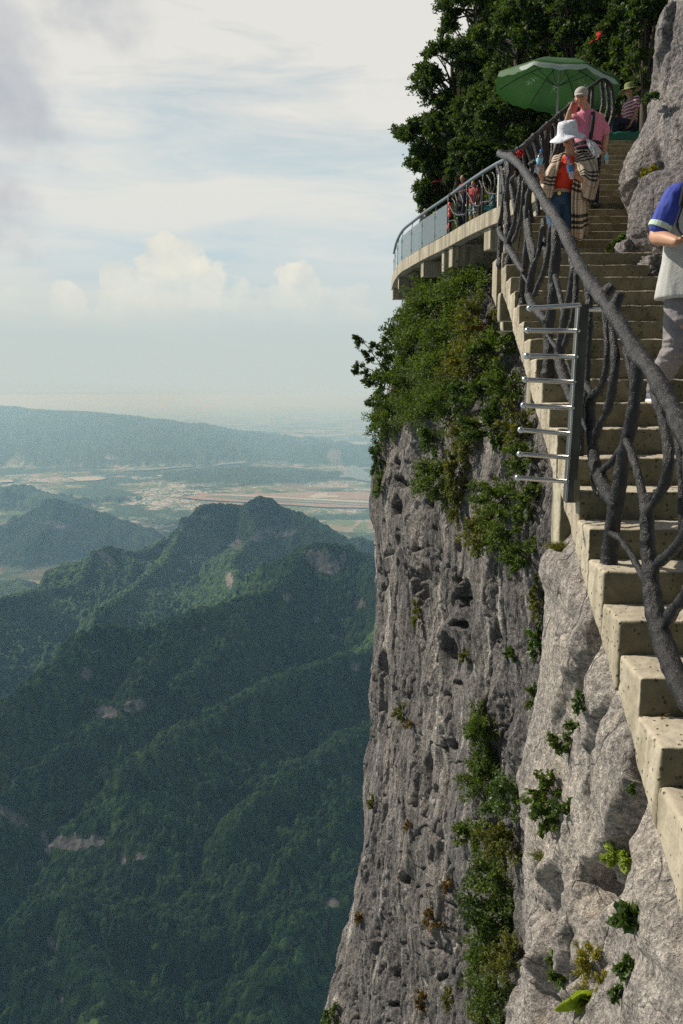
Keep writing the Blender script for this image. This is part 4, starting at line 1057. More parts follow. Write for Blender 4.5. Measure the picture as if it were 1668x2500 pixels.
        e_ = np.sqrt(((qx - x_) / rx_) ** 2 + ((qy - y_) / ry_) ** 2) + 1.0 * jit + .35 * fbm(p * np.array([5, 5, 2.]), 2, 171)
        d = d - dep * 1.15 * (1 - sstep(.65, 1.15, e_))
    G = (p + n_.reshape(-1, 3) * d[:, None]).reshape(G.shape)
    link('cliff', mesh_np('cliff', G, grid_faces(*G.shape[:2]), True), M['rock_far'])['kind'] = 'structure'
    return G
CLIFF = cliff_far()
# ---- the pale pillar carrying the stairs
PIL = zx([(1350, 1235), (1341, 1270), (1335, 1330), (1334, 1385), (1343, 1440), (1344, 1490), (1337, 1560), (1330, 1640), (1322, 1710), (1312, 1770), (1298, 1830), (1287, 1900), (1283, 1970), (1290, 2040), (1303, 2110), (1306, 2180), (1298, 2260), (1294, 2340), (1288, 2420), (1268, 2500), (1230, 2700), (1150, 3200)], 5.45)
def pillar():
    nc, nr = 640, 900
    # plan: from under the camera's right, along the stair edge, round the nose at Y~6.3, back inward
    plan = np.array(catmull([(1.28, .6), (1.22, 1.6), (1.22, 2.6), (1.27, 3.6), (1.31, 4.4), (1.345, 5.0), (1.385, 5.42), (1.55, 5.75), (1.95, 6.1), (2.6, 7.0), (3.2, 8.4), (4.4, 9.6)], 8))
    s = np.r_[0, np.cumsum(np.hypot(*np.diff(plan, axis=0).T))]; sn = np.linspace(0, s[-1], nc)
    px_, py_ = np.interp(sn, s, plan[:, 0]), np.interp(sn, s, plan[:, 1])
    U = np.linspace(0, 1, nr)
    S, W = np.meshgrid(np.arange(nc), U)
    X = px_[S].copy(); Y = py_[S].copy()
    ztop = np.minimum(soff(np.clip(py_, 2.6, 8)) - .0, -.55)[S] 
    # left of the stair soffit the rock rises to it; beyond Y 6 it drops
    ztop = np.where(Y > 4.9, np.minimum(ztop, -.80), ztop)
    Z = ztop - W ** 1.35 * 22
    off = interp(PIL, Z) - interp(PIL, np.array([-1.3]))[0]
    X = X + off * sstep(3.2, 5.3, Y) 
    X = X + np.where(Y < 3.6, -.05 * np.clip(-1.8 - Z, 0, 3) ** 1.2, 0)
    top_in = sstep(.35, 0, ztop - Z)          # tuck the crest under the slab
    X = X + .16 * top_in
    G = np.stack([X, Y, Z], -1); n_ = grid_normals(G)
    if n_[..., 0].mean() > 0: n_ = -n_
    p = G.reshape(-1, 3)
    fade = 1 - .75 * top_in.reshape(-1)
    low = sstep(-2.2, -3.1, p[:, 2])
    edge = 1 - .72 * sstep(4.5, 5.2, p[:, 1])
    d = rock_disp(p, .95, .085, 7, .55, facet=.17, fcell=.75) * (.45 + .5 * low) * edge
    d = d + low * edge * (rock_disp(p, 1.3, .05, 19, .8, facet=.10, fcell=.36))
    dg = np.stack([p[:, 0], p[:, 1] * .8 + p[:, 2] * .55, (p[:, 2] * .8 - p[:, 1] * .55) * .35], 1)
    d = d + fbm(dg * 3.0, 4, 35, ridge=True, gain=.6) * (.045 + .05 * low) * (.4 + .6 * edge) + low * edge * fbm(dg * 1.3, 2, 37, ridge=True) * .12
    d = d + fbm(p * 11, 3, 31) * .012 + fbm(p * 30, 2, 33) * .004
    # long diagonal cleft and the overhung hollow under the flight
    def cleft(a, b, w, dep):
        a = P(*a, 5.0); b = P(*b, 4.6)
        ab = (b - a)[1:]; q = p[:, 1:] - a[1:]; t = np.clip((q @ ab) / (ab @ ab), 0, 1)
        L_ = np.hypot(*(q - t[:, None] * ab).T + 0) + .05 * fbm(p * 4, 2, 90)
        return -dep * (1 - sstep(0, w, L_)) * np.sin(np.pi * np.clip(t, .02, .98)) ** .5
    d = d + cleft((1450, 1500), (1405, 1640), .09, .16) 
    qx, qy = PIX(p); nearp = p[:, 1] < 6
    ln = np.interp(qy, [1460, 1500, 1560, 1600, 1660, 1740], [1478, 1462, 1440, 1425, 1405, 1392]); s_ = qx - ln + 5 * fbm(p * 5, 2, 60)
    d = d - .16 * sstep(-3, 4, s_) * (1 - sstep(8, 46, s_)) * sstep(1455, 1510, qy) * (1 - sstep(1660, 1760, qy)) * nearp
    ln = np.interp(qy, [1680, 1760, 1850, 1950, 2050, 2130, 2200], [1590, 1560, 1530, 1502, 1470, 1452, 1440]); s_ = qx - ln + 9 * fbm(p * 4, 2, 61)
    d = d - .24 * sstep(-4, 14, s_) * (1 - sstep(40, 85, s_)) * sstep(1700, 1820, qy) * (1 - sstep(2120, 2260, qy)) * nearp
    ln = np.interp(qy, [2080, 2150, 2200, 2260], [1420, 1412, 1425, 1440]); s_ = qx - ln + 6 * fbm(p * 6, 2, 62)
    d = d - .20 * sstep(-3, 5, s_) * (1 - sstep(22, 48, s_)) * sstep(2090, 2130, qy) * (1 - sstep(2210, 2260, qy)) * nearp
    ln = np.interp(qy, [1700, 1760, 1850, 2000], [1490, 1450, 1430, 1420]); s_ = qx - ln + 5 * fbm(p * 5, 2, 63)
    d = d - .07 * sstep(-3, 3, s_) * (1 - sstep(4, 22, s_)) * sstep(1690, 1740, qy) * (1 - sstep(1960, 2020, qy)) * nearp
    G = (p + n_.reshape(-1, 3) * (d * fade)[:, None]).reshape(G.shape)
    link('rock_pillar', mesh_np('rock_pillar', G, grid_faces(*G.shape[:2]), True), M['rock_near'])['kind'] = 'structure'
    return G
PILLAR = pillar()
def boulder(c, r, mat, seed, parent=None, tilt=0, name='rock'):
    nr, nc = 70, 110
    a = np.linspace(.001, math.pi - .001, nr)[:, None]; b = np.linspace(0, 2 * math.pi, nc, endpoint=False)[None, :]
    D_ = np.stack([np.sin(a) * np.cos(b), np.sin(a) * np.sin(b), np.cos(a) + 0 * b], -1).reshape(-1, 3)
    k = 1 / np.maximum(np.abs(D_).max(1), .62) * .8
    V = D_ * k[:, None]
    F1, F2, cid, off = worley(V * 1.5 + seed, seed); V = V * (1 + .22 * (cid - .5) + .12 * off[:, 0] - .08 * (1 - sstep(0, .15, F2 - F1)))[:, None]
    V = V * (1 + .10 * fbm(V * 2.5 + seed, 4, seed, ridge=True))[:, None]
    V = V * np.array(r); ct, st = math.cos(tilt), math.sin(tilt)
    V = np.stack([V[:, 0] * ct + V[:, 2] * st, V[:, 1], -V[:, 0] * st + V[:, 2] * ct], 1)
    V = V + fbm(V * 9, 3, seed + 2)[:, None] * .014 * min(1, max(r) * 3) + np.array(c)
    return link(name, mesh_np(name, V, grid_faces(nr, nc, True), True), mat, None, c)
# ---- the rock wall on the right of the steps
RR_UP = [(1655, -60), (1640, 0), (1622, 120), (1609, 198), (1592, 250), (1581, 282), (1553, 338), (1533, 370), (1524, 400), (1520, 425), (1530, 452), (1545, 480), (1580, 500), (1600, 540), (1600, 700)]
def right_rock(tab, Yn, seed, zt, zb, spread=3.2, label=None):
    T = zx(tab, Yn); nc, nr = 320, 420
    u = np.linspace(-1, 1, nc); zz = np.linspace(zt, zb, nr)
    Uu, Z = np.meshgrid(u, zz)
    X = interp(T, Z) + spread * (np.sqrt(Uu ** 2 + .02) - .141) * np.where(Uu < 0, 1.15, .8)
    Y = Yn + Uu * np.where(Uu < 0, 3.0, 3.6)
    G = np.stack([X, Y, Z], -1); n_ = grid_normals(G)
    if n_[..., 0].mean() > 0: n_ = -n_
    p = G.reshape(-1, 3); d = rock_disp(p, .8, .09, seed, .7, facet=.09, fcell=.7) + fbm(p * 4, 3, seed + 5, ridge=True) * .025 + fbm(p * 19, 3, seed + 6) * .012
    G = (p + n_.reshape(-1, 3) * d[:, None]).reshape(G.shape)
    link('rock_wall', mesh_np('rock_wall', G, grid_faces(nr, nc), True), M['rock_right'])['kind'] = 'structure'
    return G
right_rock(RR_UP, 10.6, 101, 6.5, 1.2)
RR_LO = [(1640, 430), (1600, 440), (1580, 450), (1566, 480), (1556, 520), (1553, 556), (1562, 590), (1580, 622), (1606, 650), (1618, 690), (1625, 760), (1632, 900)]
RLOW = right_rock(RR_LO, 8.6, 131, 2.75, .2, 2.6)
boulder(P(1543, 622, 8.75), (.17, .2, .14), M['rock_right'], 22)['kind'] = 'structure'
boulder(P(1600, 655, 8.2), (.16, .25, .12), M['rock_right'], 27)['kind'] = 'structure'
# ---- hillside and path behind the top of the flight
def hillside():
    nr, nc = 160, 160
    xs = np.linspace(3.2, 26, nc); ys = np.linspace(16.2, 60, nr); X, Y = np.meshgrid(xs, ys)
    rise = np.clip((Y - 24 + (X - 6) * .9) / 12, 0, 1) * 14 + np.clip(X - 8.5, 0, 9) * .9
    plx = np.interp(Y, PLC[::-1][::-1, 1][np.argsort(PLC[:, 1])], PLC[np.argsort(PLC[:, 1]), 0])
    Z = 4.70 + rise * sstep(plx + 2.2, plx + 4.5, X) 
    X = np.maximum(X, plx + 1.6 + 0 * X)
    G = np.stack([X, Y, Z + .25 * fbm(np.stack([X.ravel(), Y.ravel(), Y.ravel() * 0], 1) * .5, 3, 7).reshape(X.shape) * (rise > .2)], -1)
    link('hillside', mesh_np('hillside', G, grid_faces(nr, nc), True), M['soil'])['kind'] = 'structure'
hillside()
mb = MB(); mb.box((xup(16.3) - .3, 16.24, 4.3), (9.5, 24, 4.745)); o = mb.build('path', M['concrete_plain'], bevel=.01); o['kind'] = 'structure'
# ================================================================== plants
rsP = np.random.RandomState(11)
class Surf:
    def __init__(s, grids):
        p = np.concatenate([g[::2, ::2].reshape(-1, 3) for g in grids]); x, y = PIX(p)
        k = (x > 600) & (x < 1800) & (y > 500) & (y < 2700) & (p[:, 1] > .5); s.p = p[k]; s.x = x[k]; s.y = y[k]
    def at(s, x, y, r=9):
        while True:
            m = (np.abs(s.x - x) < r) & (np.abs(s.y - y) < r)
            if m.any(): break
            r *= 1.6
        q = s.p[m]; c = q[:, 1].min(); return q[q[:, 1] < c + .35].mean(0)
SF = Surf([CLIFF, PILLAR]); SFC = Surf([CLIFF]); SFP = Surf([PILLAR])
def unit(a): return a / (np.linalg.norm(a, axis=-1, keepdims=True) + 1e-9)
def leaves_vf(c, d, L, W, rs):
    """rhombic folded leaves: centres c, directions d"""
    n = len(c); r = unit(rs.normal(size=(n, 3))); w = unit(np.cross(d, r)); up = np.cross(w, d)
    L = L * rs.uniform(.7, 1.3, n)[:, None]; W = W * rs.uniform(.7, 1.3, n)[:, None]
    a = c - d * L * .5; b = c + d * L * .5
    m1 = c - d * L * .05 + w * W * .5 + up * W * .12; m2 = c - d * L * .05 - w * W * .5 + up * W * .12
    V = np.stack([a, m1, b, m2], 1).reshape(-1, 3); F = np.arange(4 * n).reshape(-1, 4); return V, F
def sprays(centre, rad, ns, nl, L, W, rs, bias=(0, 0, .3), lat=.10, inner=.35, droop=0, spread=.12):
    centre = np.array(centre, float); rad = np.array(rad, float)
    t = unit(rs.normal(size=(ns, 3)) + np.array(bias)); ends = t * rad * rs.uniform(.55, 1.0 + spread, ns)[:, None]
    starts = ends * rs.uniform(.1, .3, ns)[:, None]
    i = rs.randint(0, ns, nl); u = inner + (1 - inner) * rs.uniform(0, 1, nl) ** .75
    c = starts[i] + (ends[i] - starts[i]) * u[:, None]; c[:, 2] -= droop * u ** 2 * rad[2]
    size = rad.mean()
    c = c + rs.normal(size=(nl, 3)) * lat * size * (.4 + .6 * u[:, None])
    d = unit(unit(ends - starts)[i] + rs.normal(size=(nl, 3)) * .75)
    V, F = leaves_vf(centre + c, d, L, W, rs)
    return V, F, centre + starts, centre + ends
def shrub(name, label, cat, centre, rad, nl, L, W, mat, group=None, base=None, seed=0, ns=None, stems=9, stem_r=.012, part='foliage', bias=(-.5, 0, .35), lat=.12, droop=0.1, inner=.3):
    rs = np.random.RandomState(seed); base = centre if base is None else base
    ns = ns or max(14, nl // 95)
    V, F, a, b = sprays(centre, rad, ns, nl, L, W, rs, bias, lat * .8, inner, droop, .38)
    t = empty(name, base, label, cat, group)
    link(part, mesh_np(part, V, F, False), mat, t)
    if stems:
        mb = MB()
        for k in range(min(stems, ns)):
            m = (np.array(base) * .4 + a[k] * .6) + rs.normal(size=3) * .06 * np.mean(rad)
            mb.tube(catmull([base, m, a[k] * .3 + b[k] * .7, b[k]], 3), [stem_r * (1 - .75 * i / 9.) for i in range(10)], 5, caps=False)
        mb.build('stem', M['bark'], t, smooth=True)
    return t
# ---- shrubs hanging on the buttress: (x, y, rx, ry px, kind, words)
K = {'s': ('leaf_shrub', .075, .036), 'o': ('leaf_olive', .07, .032), 'r': ('leaf_rust', .08, .04), 'f': ('leaf_fresh', .09, .045), 't': ('leaf_tree', .09, .045)}
SH = [
 (1085, 692, 46, 34, 's', 'dark green bush tucked right under the platform beams'),
 (1158, 655, 34, 30, 't', 'shaded leafy bush in the corner under the deck next to the stair pillar'),
 (1170, 700, 62, 52, 's', 'bright leafy bush left of the short stair pillar'),
 (1100, 735, 62, 50, 's', 'bush spreading above the bare twigs on the upper cliff'),
 (1026, 775, 40, 46, 's', 'bush on the left skyline of the cliff below the platform'),
 (1200, 790, 52, 56, 'o', 'olive bush beside the top of the stair edge'),
 (1130, 812, 58, 50, 's', 'bush around the hanging red ribbon on the cliff'),
 (1060, 826, 60, 54, 's', 'yellow-green bush left of the hanging red ribbon'),
 (1000, 850, 46, 60, 't', 'dark bush at the root of the windswept tree'),
 (1235, 862, 52, 54, 's', 'green bush behind the third steel rung'),
 (1165, 884, 60, 54, 'o', 'olive brown bush in the middle of the green ledge'),
 (1092, 900, 62, 54, 's', 'fresh tuft of bush in the middle left of the green ledge'),
 (1022, 925, 54, 56, 's', 'bush below the windswept tree'),
 (966, 935, 40, 46, 't', 'dark bush leaning out on the left skyline under the windswept tree'),
 (1262, 945, 50, 56, 's', 'bush behind the fourth and fifth steel rungs'),
 (1195, 962, 60, 56, 't', 'dense dark bush left of the fifth rung'),
 (1122, 978, 60, 58, 's', 'large bush hanging over the grey wall left of centre'),
 (1050, 1000, 58, 54, 's', 'bush on the lip where the bare cliff begins'),
 (978, 1010, 46, 44, 's', 'bush on the cliff lip near the skyline'),
 (940, 1030, 28, 56, 't', 'thin shrub clinging to the left skyline above the valley town'),
 (1292, 1038, 42, 58, 'o', 'bush touching the sixth steel rung'),
 (1228, 1050, 54, 54, 't', 'shadowy bush between the sixth rung and the grey wall'),
 (1160, 1062, 36, 50, 'o', 'sparse bush hanging over bare rock'),
 (1075, 1078, 34, 40, 'f', 'bluish green bush dropping below the ledge'),
 (932, 1118, 18, 48, 't', 'wispy shrub on the skyline in front of the airfield'),
 (1308, 1122, 38, 48, 's', 'leafy bush behind the lowest steel rungs'),
 (1080, 1170, 46, 62, 's', 'rounded bush hanging alone on the grey wall'),
 (1128, 1150, 26, 66, 'o', 'yellowish trailing plant beside the rounded hanging bush'),
 (1128, 1240, 18, 44, 'o', 'small dry tuft under the trailing plant'),
 (929, 1190, 12, 46, 's', 'twiggy plant sticking out at the cliff edge above the town'),
 (1240, 1215, 56, 46, 's', 'upper bush of the patch left of the stair pillar foot'),
 (1310, 1225, 34, 52, 's', 'bush touching the foot of the stair pillar'),
 (1205, 1290, 48, 58, 'o', 'left bush of the patch with brown undersides'),
 (1265, 1295, 52, 56, 's', 'middle bush of the patch beside the pale rock'),
 (1300, 1365, 40, 52, 's', 'lowest bush of the patch, its leaves hanging to a point'),
 (1322, 1465, 22, 54, 'o', 'moss green plant in the crack beside the pale rock'),
 (1318, 1560, 24, 46, 'f', 'light green sprig lying in the crack lower down'),
 (1255, 1600, 20, 22, 'f', 'tiny light green sprig on the dark wall'),
 (1020, 1505, 16, 46, 'o', 'narrow olive plant in a vertical crack of the cliff'),
 (1142, 1600, 16, 28, 'o', 'small yellow green tuft high on the middle of the wall'),
 (1308, 1700, 16, 48, 's', 'dark plant filling the crack beside the pale rock'),
 (984, 1738, 18, 26, 'o', 'small tuft on the left of the cliff face'),
 (1002, 1770, 14, 16, 'r', 'golden tuft just below another small tuft'),
 (1195, 1790, 30, 70, 's', 'top of the long green gully, narrow and bright'),
 (1205, 1900, 40, 62, 's', 'bush in the gully beside the bluish dark rock'),
 (1262, 1945, 44, 50, 'f', 'deep green fresh bush next to the bulge of pale rock'),
 (1185, 2035, 40, 46, 's', 'bush reaching left out of the gully with a bare root below'),
 (1255, 2050, 46, 60, 'o', 'yellow-spotted bush in the middle of the gully'),
 (1230, 2135, 54, 56, 's', 'wide bush across the gully'),
 (1240, 2225, 58, 62, 't', 'dull green feathery bush in the lower gully'),
 (1215, 2310, 48, 56, 's', 'bush left of the litter in the gully'),
 (1262, 2340, 40, 50, 'o', 'reddish brown bush around the litter'),
 (1235, 2420, 50, 56, 's', 'yellow-green bush low in the gully'),
 (1225, 2505, 46, 50, 'o', 'lowest bush of the gully at the bottom of the picture'),
 (1060, 2245, 26, 26, 'r', 'dry golden grass tuft on the lower cliff'),
 (1100, 2165, 14, 40, 'r', 'thin golden trailing plant on the lower cliff'),
 (1100, 2430, 16, 46, 'o', 'olive grass tuft near the bottom of the cliff'),
 (1032, 2445, 16, 34, 'r', 'golden tuft near the bottom left of the cliff'),
 (1002, 2015, 10, 12, 'r', 'tiny orange tuft on the cliff'),
 (912, 1960, 10, 18, 'o', 'tiny moss patch on the cliff skyline'),
 (878, 2240, 12, 30, 'r', 'golden grass on the lower cliff skyline'),
 (822, 2480, 26, 34, 'f', 'spiky bright plant at the very foot of the cliff skyline'),
 (1345, 1985, 38, 34, 's', 'airy leafy sprig on top of the bulge of pale rock'),
]
GRP = 'shrubs growing on the cliff'
for i, (x, y, rx, ry, k, words) in enumerate(SH):
    b = (SFC if x < 1330 and not (y > 1900 and x > 1300) else SF).at(x, y)
    s_ = b[1] / FPX; mat, L, W = K[k]; R_ = np.array([rx * s_ * 1.15, rx * s_ * 1.3, ry * s_])
    near = min(1, .45 + b[1] / 40)
    vz_ = rsP.uniform(1.0, 1.55); L *= near * vz_; W *= near * vz_
    area = 4 * math.pi * (R_[0] * R_[2]); nl = int(np.clip(area * .95 / (L * W * .5), 500, 8000))
    small = rx < 22
    if y < 1420: nl = int(nl * 1.5); R_ *= 1.08
    if 1170 < x < 1275 and y > 1780: R_ *= np.array([1.32, 1.25, 1.25]); nl = int(nl * 2.1)
    c = b + np.array([-.35 * R_[0], -.25 * R_[0], 0])
    shrub('shrub' if not small else 'plant', words, 'shrub' if not small else 'plant', c, R_, nl, L, W, M[mat], GRP, b, 100 + i, stems=7 if not small else 3, stem_r=.012 if not small else .005)
# ---- windswept tree leaning off the cliff
def tree_from_limbs(name, label, trunkpts, limbs, clusters, mat, L, W, nl, seed, group, r0, cr):
    rs = np.random.RandomState(seed); t = empty(name, trunkpts[0], label, 'tree', group)
    mb = MB(); n_ = len(catmull(trunkpts, 5)); mb.tube(catmull(trunkpts, 5), [r0 * (1 - .7 * i / n_) for i in range(n_)], 9)
    for l in limbs:
        c = catmull(l, 4); mb.tube(c, [r0 * .38 * (1 - .8 * i / len(c)) + .004 for i in range(len(c))], 6, caps=False)
    mb.build('trunk', M['bark'], t, smooth=True)
    Vs = []; Fs = []; o = 0
    for c, r in clusters:
        V, F, a, b = sprays(c, r, 10, nl, L, W, rs, (-.4, 0, .3), .16, .1); Vs.append(V); Fs.append(F + o); o += len(V)
    link('crown', mesh_np('crown', np.concatenate(Vs), np.concatenate(Fs), False), mat, t)
    return t
bw = SFC.at(1000, 940); Yw = bw[1] - .3
def W_(x, y, dy=0): return P(x, y, Yw + dy)
limbs = []; clus = []
for path in [[(985, 925), (945, 905), (915, 870), (893, 842), (872, 828)], [(985, 925), (950, 890), (935, 862), (945, 838), (955, 826)], [(985, 925), (940, 930), (910, 905), (885, 895), (870, 893)], [(975, 960), (945, 950), (915, 940), (895, 925)],
             [(985, 925), (965, 885), (975, 855), (985, 838)], [(985, 985), (955, 985), (925, 985), (898, 982)], [(975, 960), (940, 965), (915, 955)], [(950, 905), (930, 890), (912, 888), (900, 880)]]:
    limbs.append([W_(x, y, rsP.uniform(-.3, .3) * (i > 0)) for i, (x, y) in enumerate(path)])
for (x, y, rx, ry) in [(880, 838, 16, 14), (868, 826, 10, 10), (896, 862, 16, 12), (915, 845, 14, 11), (945, 832, 20, 13), (975, 846, 22, 16), (930, 868, 16, 12), (958, 872, 24, 14), (876, 896, 15, 12), (895, 912, 14, 10), (868, 908, 9, 8), (905, 935, 16, 10), (925, 912, 16, 9), (892, 930, 10, 8), (900, 984, 14, 8), (922, 990, 20, 11), (940, 972, 18, 12), (950, 1000, 20, 14), (985, 885, 22, 18), (905, 880, 12, 8), (960, 915, 14, 9), (975, 935, 20, 14)]:
    s_ = Yw / FPX; clus.append((W_(x, y, rsP.uniform(-.3, .3)), (rx * s_, rx * s_ * 1.2, ry * s_)))
tree_from_limbs('windswept_tree', 'dark windswept tree with open branches leaning out over the valley from the cliff', [W_(1015, 975), W_(995, 945), W_(985, 925), W_(965, 890)], limbs, clus, M['leaf_tree'], .085, .038, 520, 5, None, .05, 0)

# ---- trees above the platform and the flight
def big_tree(label, x, y, rx, ry, Y, seed, lean=0, mat='leaf_tree', nl=15000, L=.115, W=.055, lumps=26):
    rs = np.random.RandomState(seed); c = P(x, y, Y); s_ = Y / FPX; R_ = np.array([rx * s_, min(rx, ry) * s_ * 1.0, ry * s_])
    base = np.array([c[0] + .3 * R_[0] + lean, c[1] + .2, max(4.4, c[2] - R_[2] * 2.6)])
    t = empty('tree', base, label, 'tree', 'trees on the hillside behind the platform')
    top = c + np.array([0, 0, .5 * R_[2]]); mb = MB()
    tp = catmull([base, base * .6 + c * .4 + rs.normal(size=3) * .12, c, top], 5); n_ = len(tp)
    mb.tube(tp, [.13 * (1 - .75 * i / n_) for i in range(n_)], 9)
    Vs = []; Fs = []; o = 0
    d = unit(rs.normal(size=(lumps, 3)) + np.array([-.25, -.35, .15])); rr_ = rs.uniform(.45, 1.0, lumps) ** .6
    for k in range(lumps):
        cc = c + d[k] * R_ * rr_[k]; q = R_ * rs.uniform(.20, .38) * np.array([1.1, 1.1, .7])
        V, F, a, b = sprays(cc, q, 14, nl // lumps, L, W, rs, (-.2, 0, .2), .18, .05); Vs.append(V); Fs.append(F + o); o += len(V)
        m = tp[int(n_ * rs.uniform(.35, .8))]; l = catmull([m, (m + cc) / 2 + np.array([0, 0, .12]), cc], 4)
        mb.tube(l, [.035 * (1 - .8 * i / len(l)) + .004 for i in range(len(l))], 5, caps=False)
    mb.build('trunk', M['bark'], t, smooth=True)
    link('crown', mesh_np('crown', np.concatenate(Vs), np.concatenate(Fs), False), M[mat], t)
TR = [
 ('small tree filling the gap over the young man on the platform', 1100, 318, 62, 52, 28.5, 17),
 ('tall tree whose crown touches the top edge left of the others', 1160, 60, 78, 110, 31, 1), ('tree with a ragged crown sticking out furthest into the sky', 1105, 190, 78, 92, 30, 2),
 ('tree whose lowest left twigs point over the platform end', 1050, 350, 82, 62, 30, 3), ('tree with red ribbons, growing right behind the glass rail', 1072, 450, 66, 74, 30, 4),
 ('tree filling the gap left of the green parasol', 1190, 300, 80, 90, 27, 5), ('tree just above the branch rail of the platform', 1160, 400, 70, 60, 26.5, 6),
 ('tree rising straight above the left half of the parasol', 1260, 110, 100, 110, 25, 7), ('tree with bare pale trunk under the left edge of the parasol', 1265, 300, 80, 74, 23.5, 8),
 ('dark tree directly above the top of the parasol', 1390, 60, 105, 100, 24, 9), ('shaded tree with a red ribbon right of the parasol', 1490, 110, 90, 120, 23, 10),
 ('tree overhanging the vendor in the straw hat', 1510, 240, 66, 80, 21.5, 11), ('dark tree squeezed against the speckled rock', 1575, 90, 66, 130, 19, 12),
 ('low dark tree behind the man in the pink shirt', 1420, 300, 80, 80, 22.5, 13), ('tree behind the far hand rail at the foot of the hillside', 1330, 360, 80, 60, 23, 14),
 ('slim tree high in the corner behind the others', 1330, -20, 90, 70, 29, 15), ('top right tree partly cut by the picture edge', 1480, -30, 120, 60, 26, 16)]
for (w_, x, y, rx, ry, Y, sd) in TR: big_tree(w_, x, y, rx, ry, Y, 300 + sd, nl=19000 if sd < 12 else 13000, lumps=30)
# low leafy cover on the hillside between the trunks
rs_ = np.random.RandomState(5); n_ = 110000
hx = rs_.uniform(4.5, 15, n_); hy = rs_.uniform(18, 38, n_)
plx_ = np.interp(hy, PLC[np.argsort(PLC[:, 1]), 1], PLC[np.argsort(PLC[:, 1]), 0])
rise_ = np.clip((hy - 24 + (hx - 6) * .9) / 12, 0, 1) * 14 + np.clip(hx - 8.5, 0, 9) * .9
kp = (hx > plx_ + 2.0) & ~((hy < 23.5) & (hx < 9))
hz = 4.75 + rise_ * sstep(plx_ + 2.2, plx_ + 4.5, hx) + np.abs(fbm(np.stack([hx, hy, hx * 0], 1) * .9, 3, 5)) * 2.2 * rs_.uniform(0, 1, n_)
V, F = leaves_vf(np.stack([hx, hy, hz], 1)[kp], unit(rs_.normal(size=(kp.sum(), 3)) + np.array([-.5, -.3, .2])), .26, .14, rs_)
link('undergrowth', mesh_np('undergrowth', V, F, False), M['leaf_tree'])['kind'] = 'stuff'
# ---- grasses and plants on the pale pillar and beside the steps
def tuft(label, x, y, r, h, n, mat, Y=None, seed=0, name='grass_tuft', cat='grass tuft', surf=None):
    rs = np.random.RandomState(seed); b = (surf or SFP).at(x, y) if Y is None else P(x, y, Y)
    s_ = b[1] / FPX; r *= s_; h *= s_; V = []; F = []
    for k in range(n):
        a = rs.uniform(0, 2 * math.pi); o = np.array([math.cos(a), math.sin(a), 0]) * r * math.sqrt(rs.uniform()) * .6
        d = np.array([math.cos(a) * .5 - .25, math.sin(a) * .5 - .1, 1]) + rs.normal(size=3) * .25
        L_ = h * rs.uniform(.5, 1.1); p = b + o; w = unit(np.cross(d, rs.normal(size=3))) * h * .022
        pts = []; v = unit(d) * L_ / 3
        for q in range(4): pts.append(p.copy()); p = p + v; v = v + np.array([o[0] * 1.2 / max(r, 1e-3) * .02, o[1] * .02 / max(r, 1e-3), -.14 * L_])
        i0_ = len(V)
        for q, pt in enumerate(pts):
            ww = w * (1, .9, .6, .08)[q]; V += [pt - ww, pt + ww]
        for q in range(3): F.append((i0_ + 2 * q, i0_ + 2 * q + 1, i0_ + 2 * q + 3, i0_ + 2 * q + 2))
    return tag(link(name, mesh_np(name, V, F, False), M[mat], None, b), label, cat)
tuft('round golden green grass tuft at the top of the pale pillar', 1374, 1345, 32, 44, 420, 'grass', seed=1)
tuft('thin strip of grass in the pillar crack below the round tuft', 1378, 1450, 7, 24, 60, 'grass', seed=2)
tuft('brownish grass on the left rim of the pillar bulge', 1320, 2100, 28, 34, 200, 'grass', seed=3)
tuft('dry grass around the big lime green leaves', 1445, 2440, 46, 50, 320, 'grass', seed=4)
tuft('small grass clump beside the yellow moss', 1420, 2310, 20, 26, 120, 'grass', seed=5)
def leafy(label, x, y, rx, ry, n, L, mat, seed, name='plant', cat='plant', Y=None, surf=None, stems=5):
    b = (surf or SFP).at(x, y) if Y is None else P(x, y, Y); s_ = b[1] / FPX
    return shrub(name, label, cat, b + np.array([-.03, -.04, 0]), np.array([rx * s_, rx * s_ * .6, ry * s_]) * 1.6, int(n * 2), L * 1.2, L * .6, M[mat], 'plants on the pale rock', b, seed, ns=14, stems=stems, stem_r=.003, part='leaf', lat=.15)
leafy('small leafy sprig beside the sloping crack of the pillar', 1432, 1708, 14, 22, 60, .03, 'leaf_fresh', 1)
leafy('sprig on the edge halfway down the sloping crack', 1475, 1625, 8, 20, 40, .022, 'leaf_moss', 2)
leafy('trailing sprig just above the rusty bar', 1420, 1765, 24, 10, 70, .026, 'leaf_fresh', 3)
leafy('dark leafy sprig left of the rusty bar', 1385, 1805, 26, 18, 110, .032, 'leaf_shrub', 4)
leafy('olive fern-like plant on the pillar bulge', 1350, 1930, 36, 34, 300, .032, 'leaf_shrub', 5)
leafy('light green plant below the fern-like one', 1392, 1975, 24, 26, 150, .035, 'leaf_fresh', 6)
leafy('yellow-green plant with orange leaves on top of the boulder', 1527, 2090, 28, 22, 170, .034, 'leaf_lime', 7)
leafy('rust-coloured dry leaves beside the plant on the boulder', 1498, 2098, 8, 16, 40, .026, 'leaf_rust', 8)
leafy('light green sprig left of the boulder', 1472, 2185, 14, 30, 90, .032, 'leaf_moss', 9)
leafy('broad dark green leaves in the shade below the boulder', 1562, 2240, 32, 34, 110, .058, 'leaf_fresh', 10)
leafy('dark green plant with upright leaves left of the yellow moss', 1380, 2355, 26, 44, 220, .040, 'leaf_shrub', 11)
leafy('big cushion of yellow moss on the lower pillar', 1455, 2340, 26, 44, 1500, .010, 'leaf_moss', 12, name='moss_cushion', cat='moss')
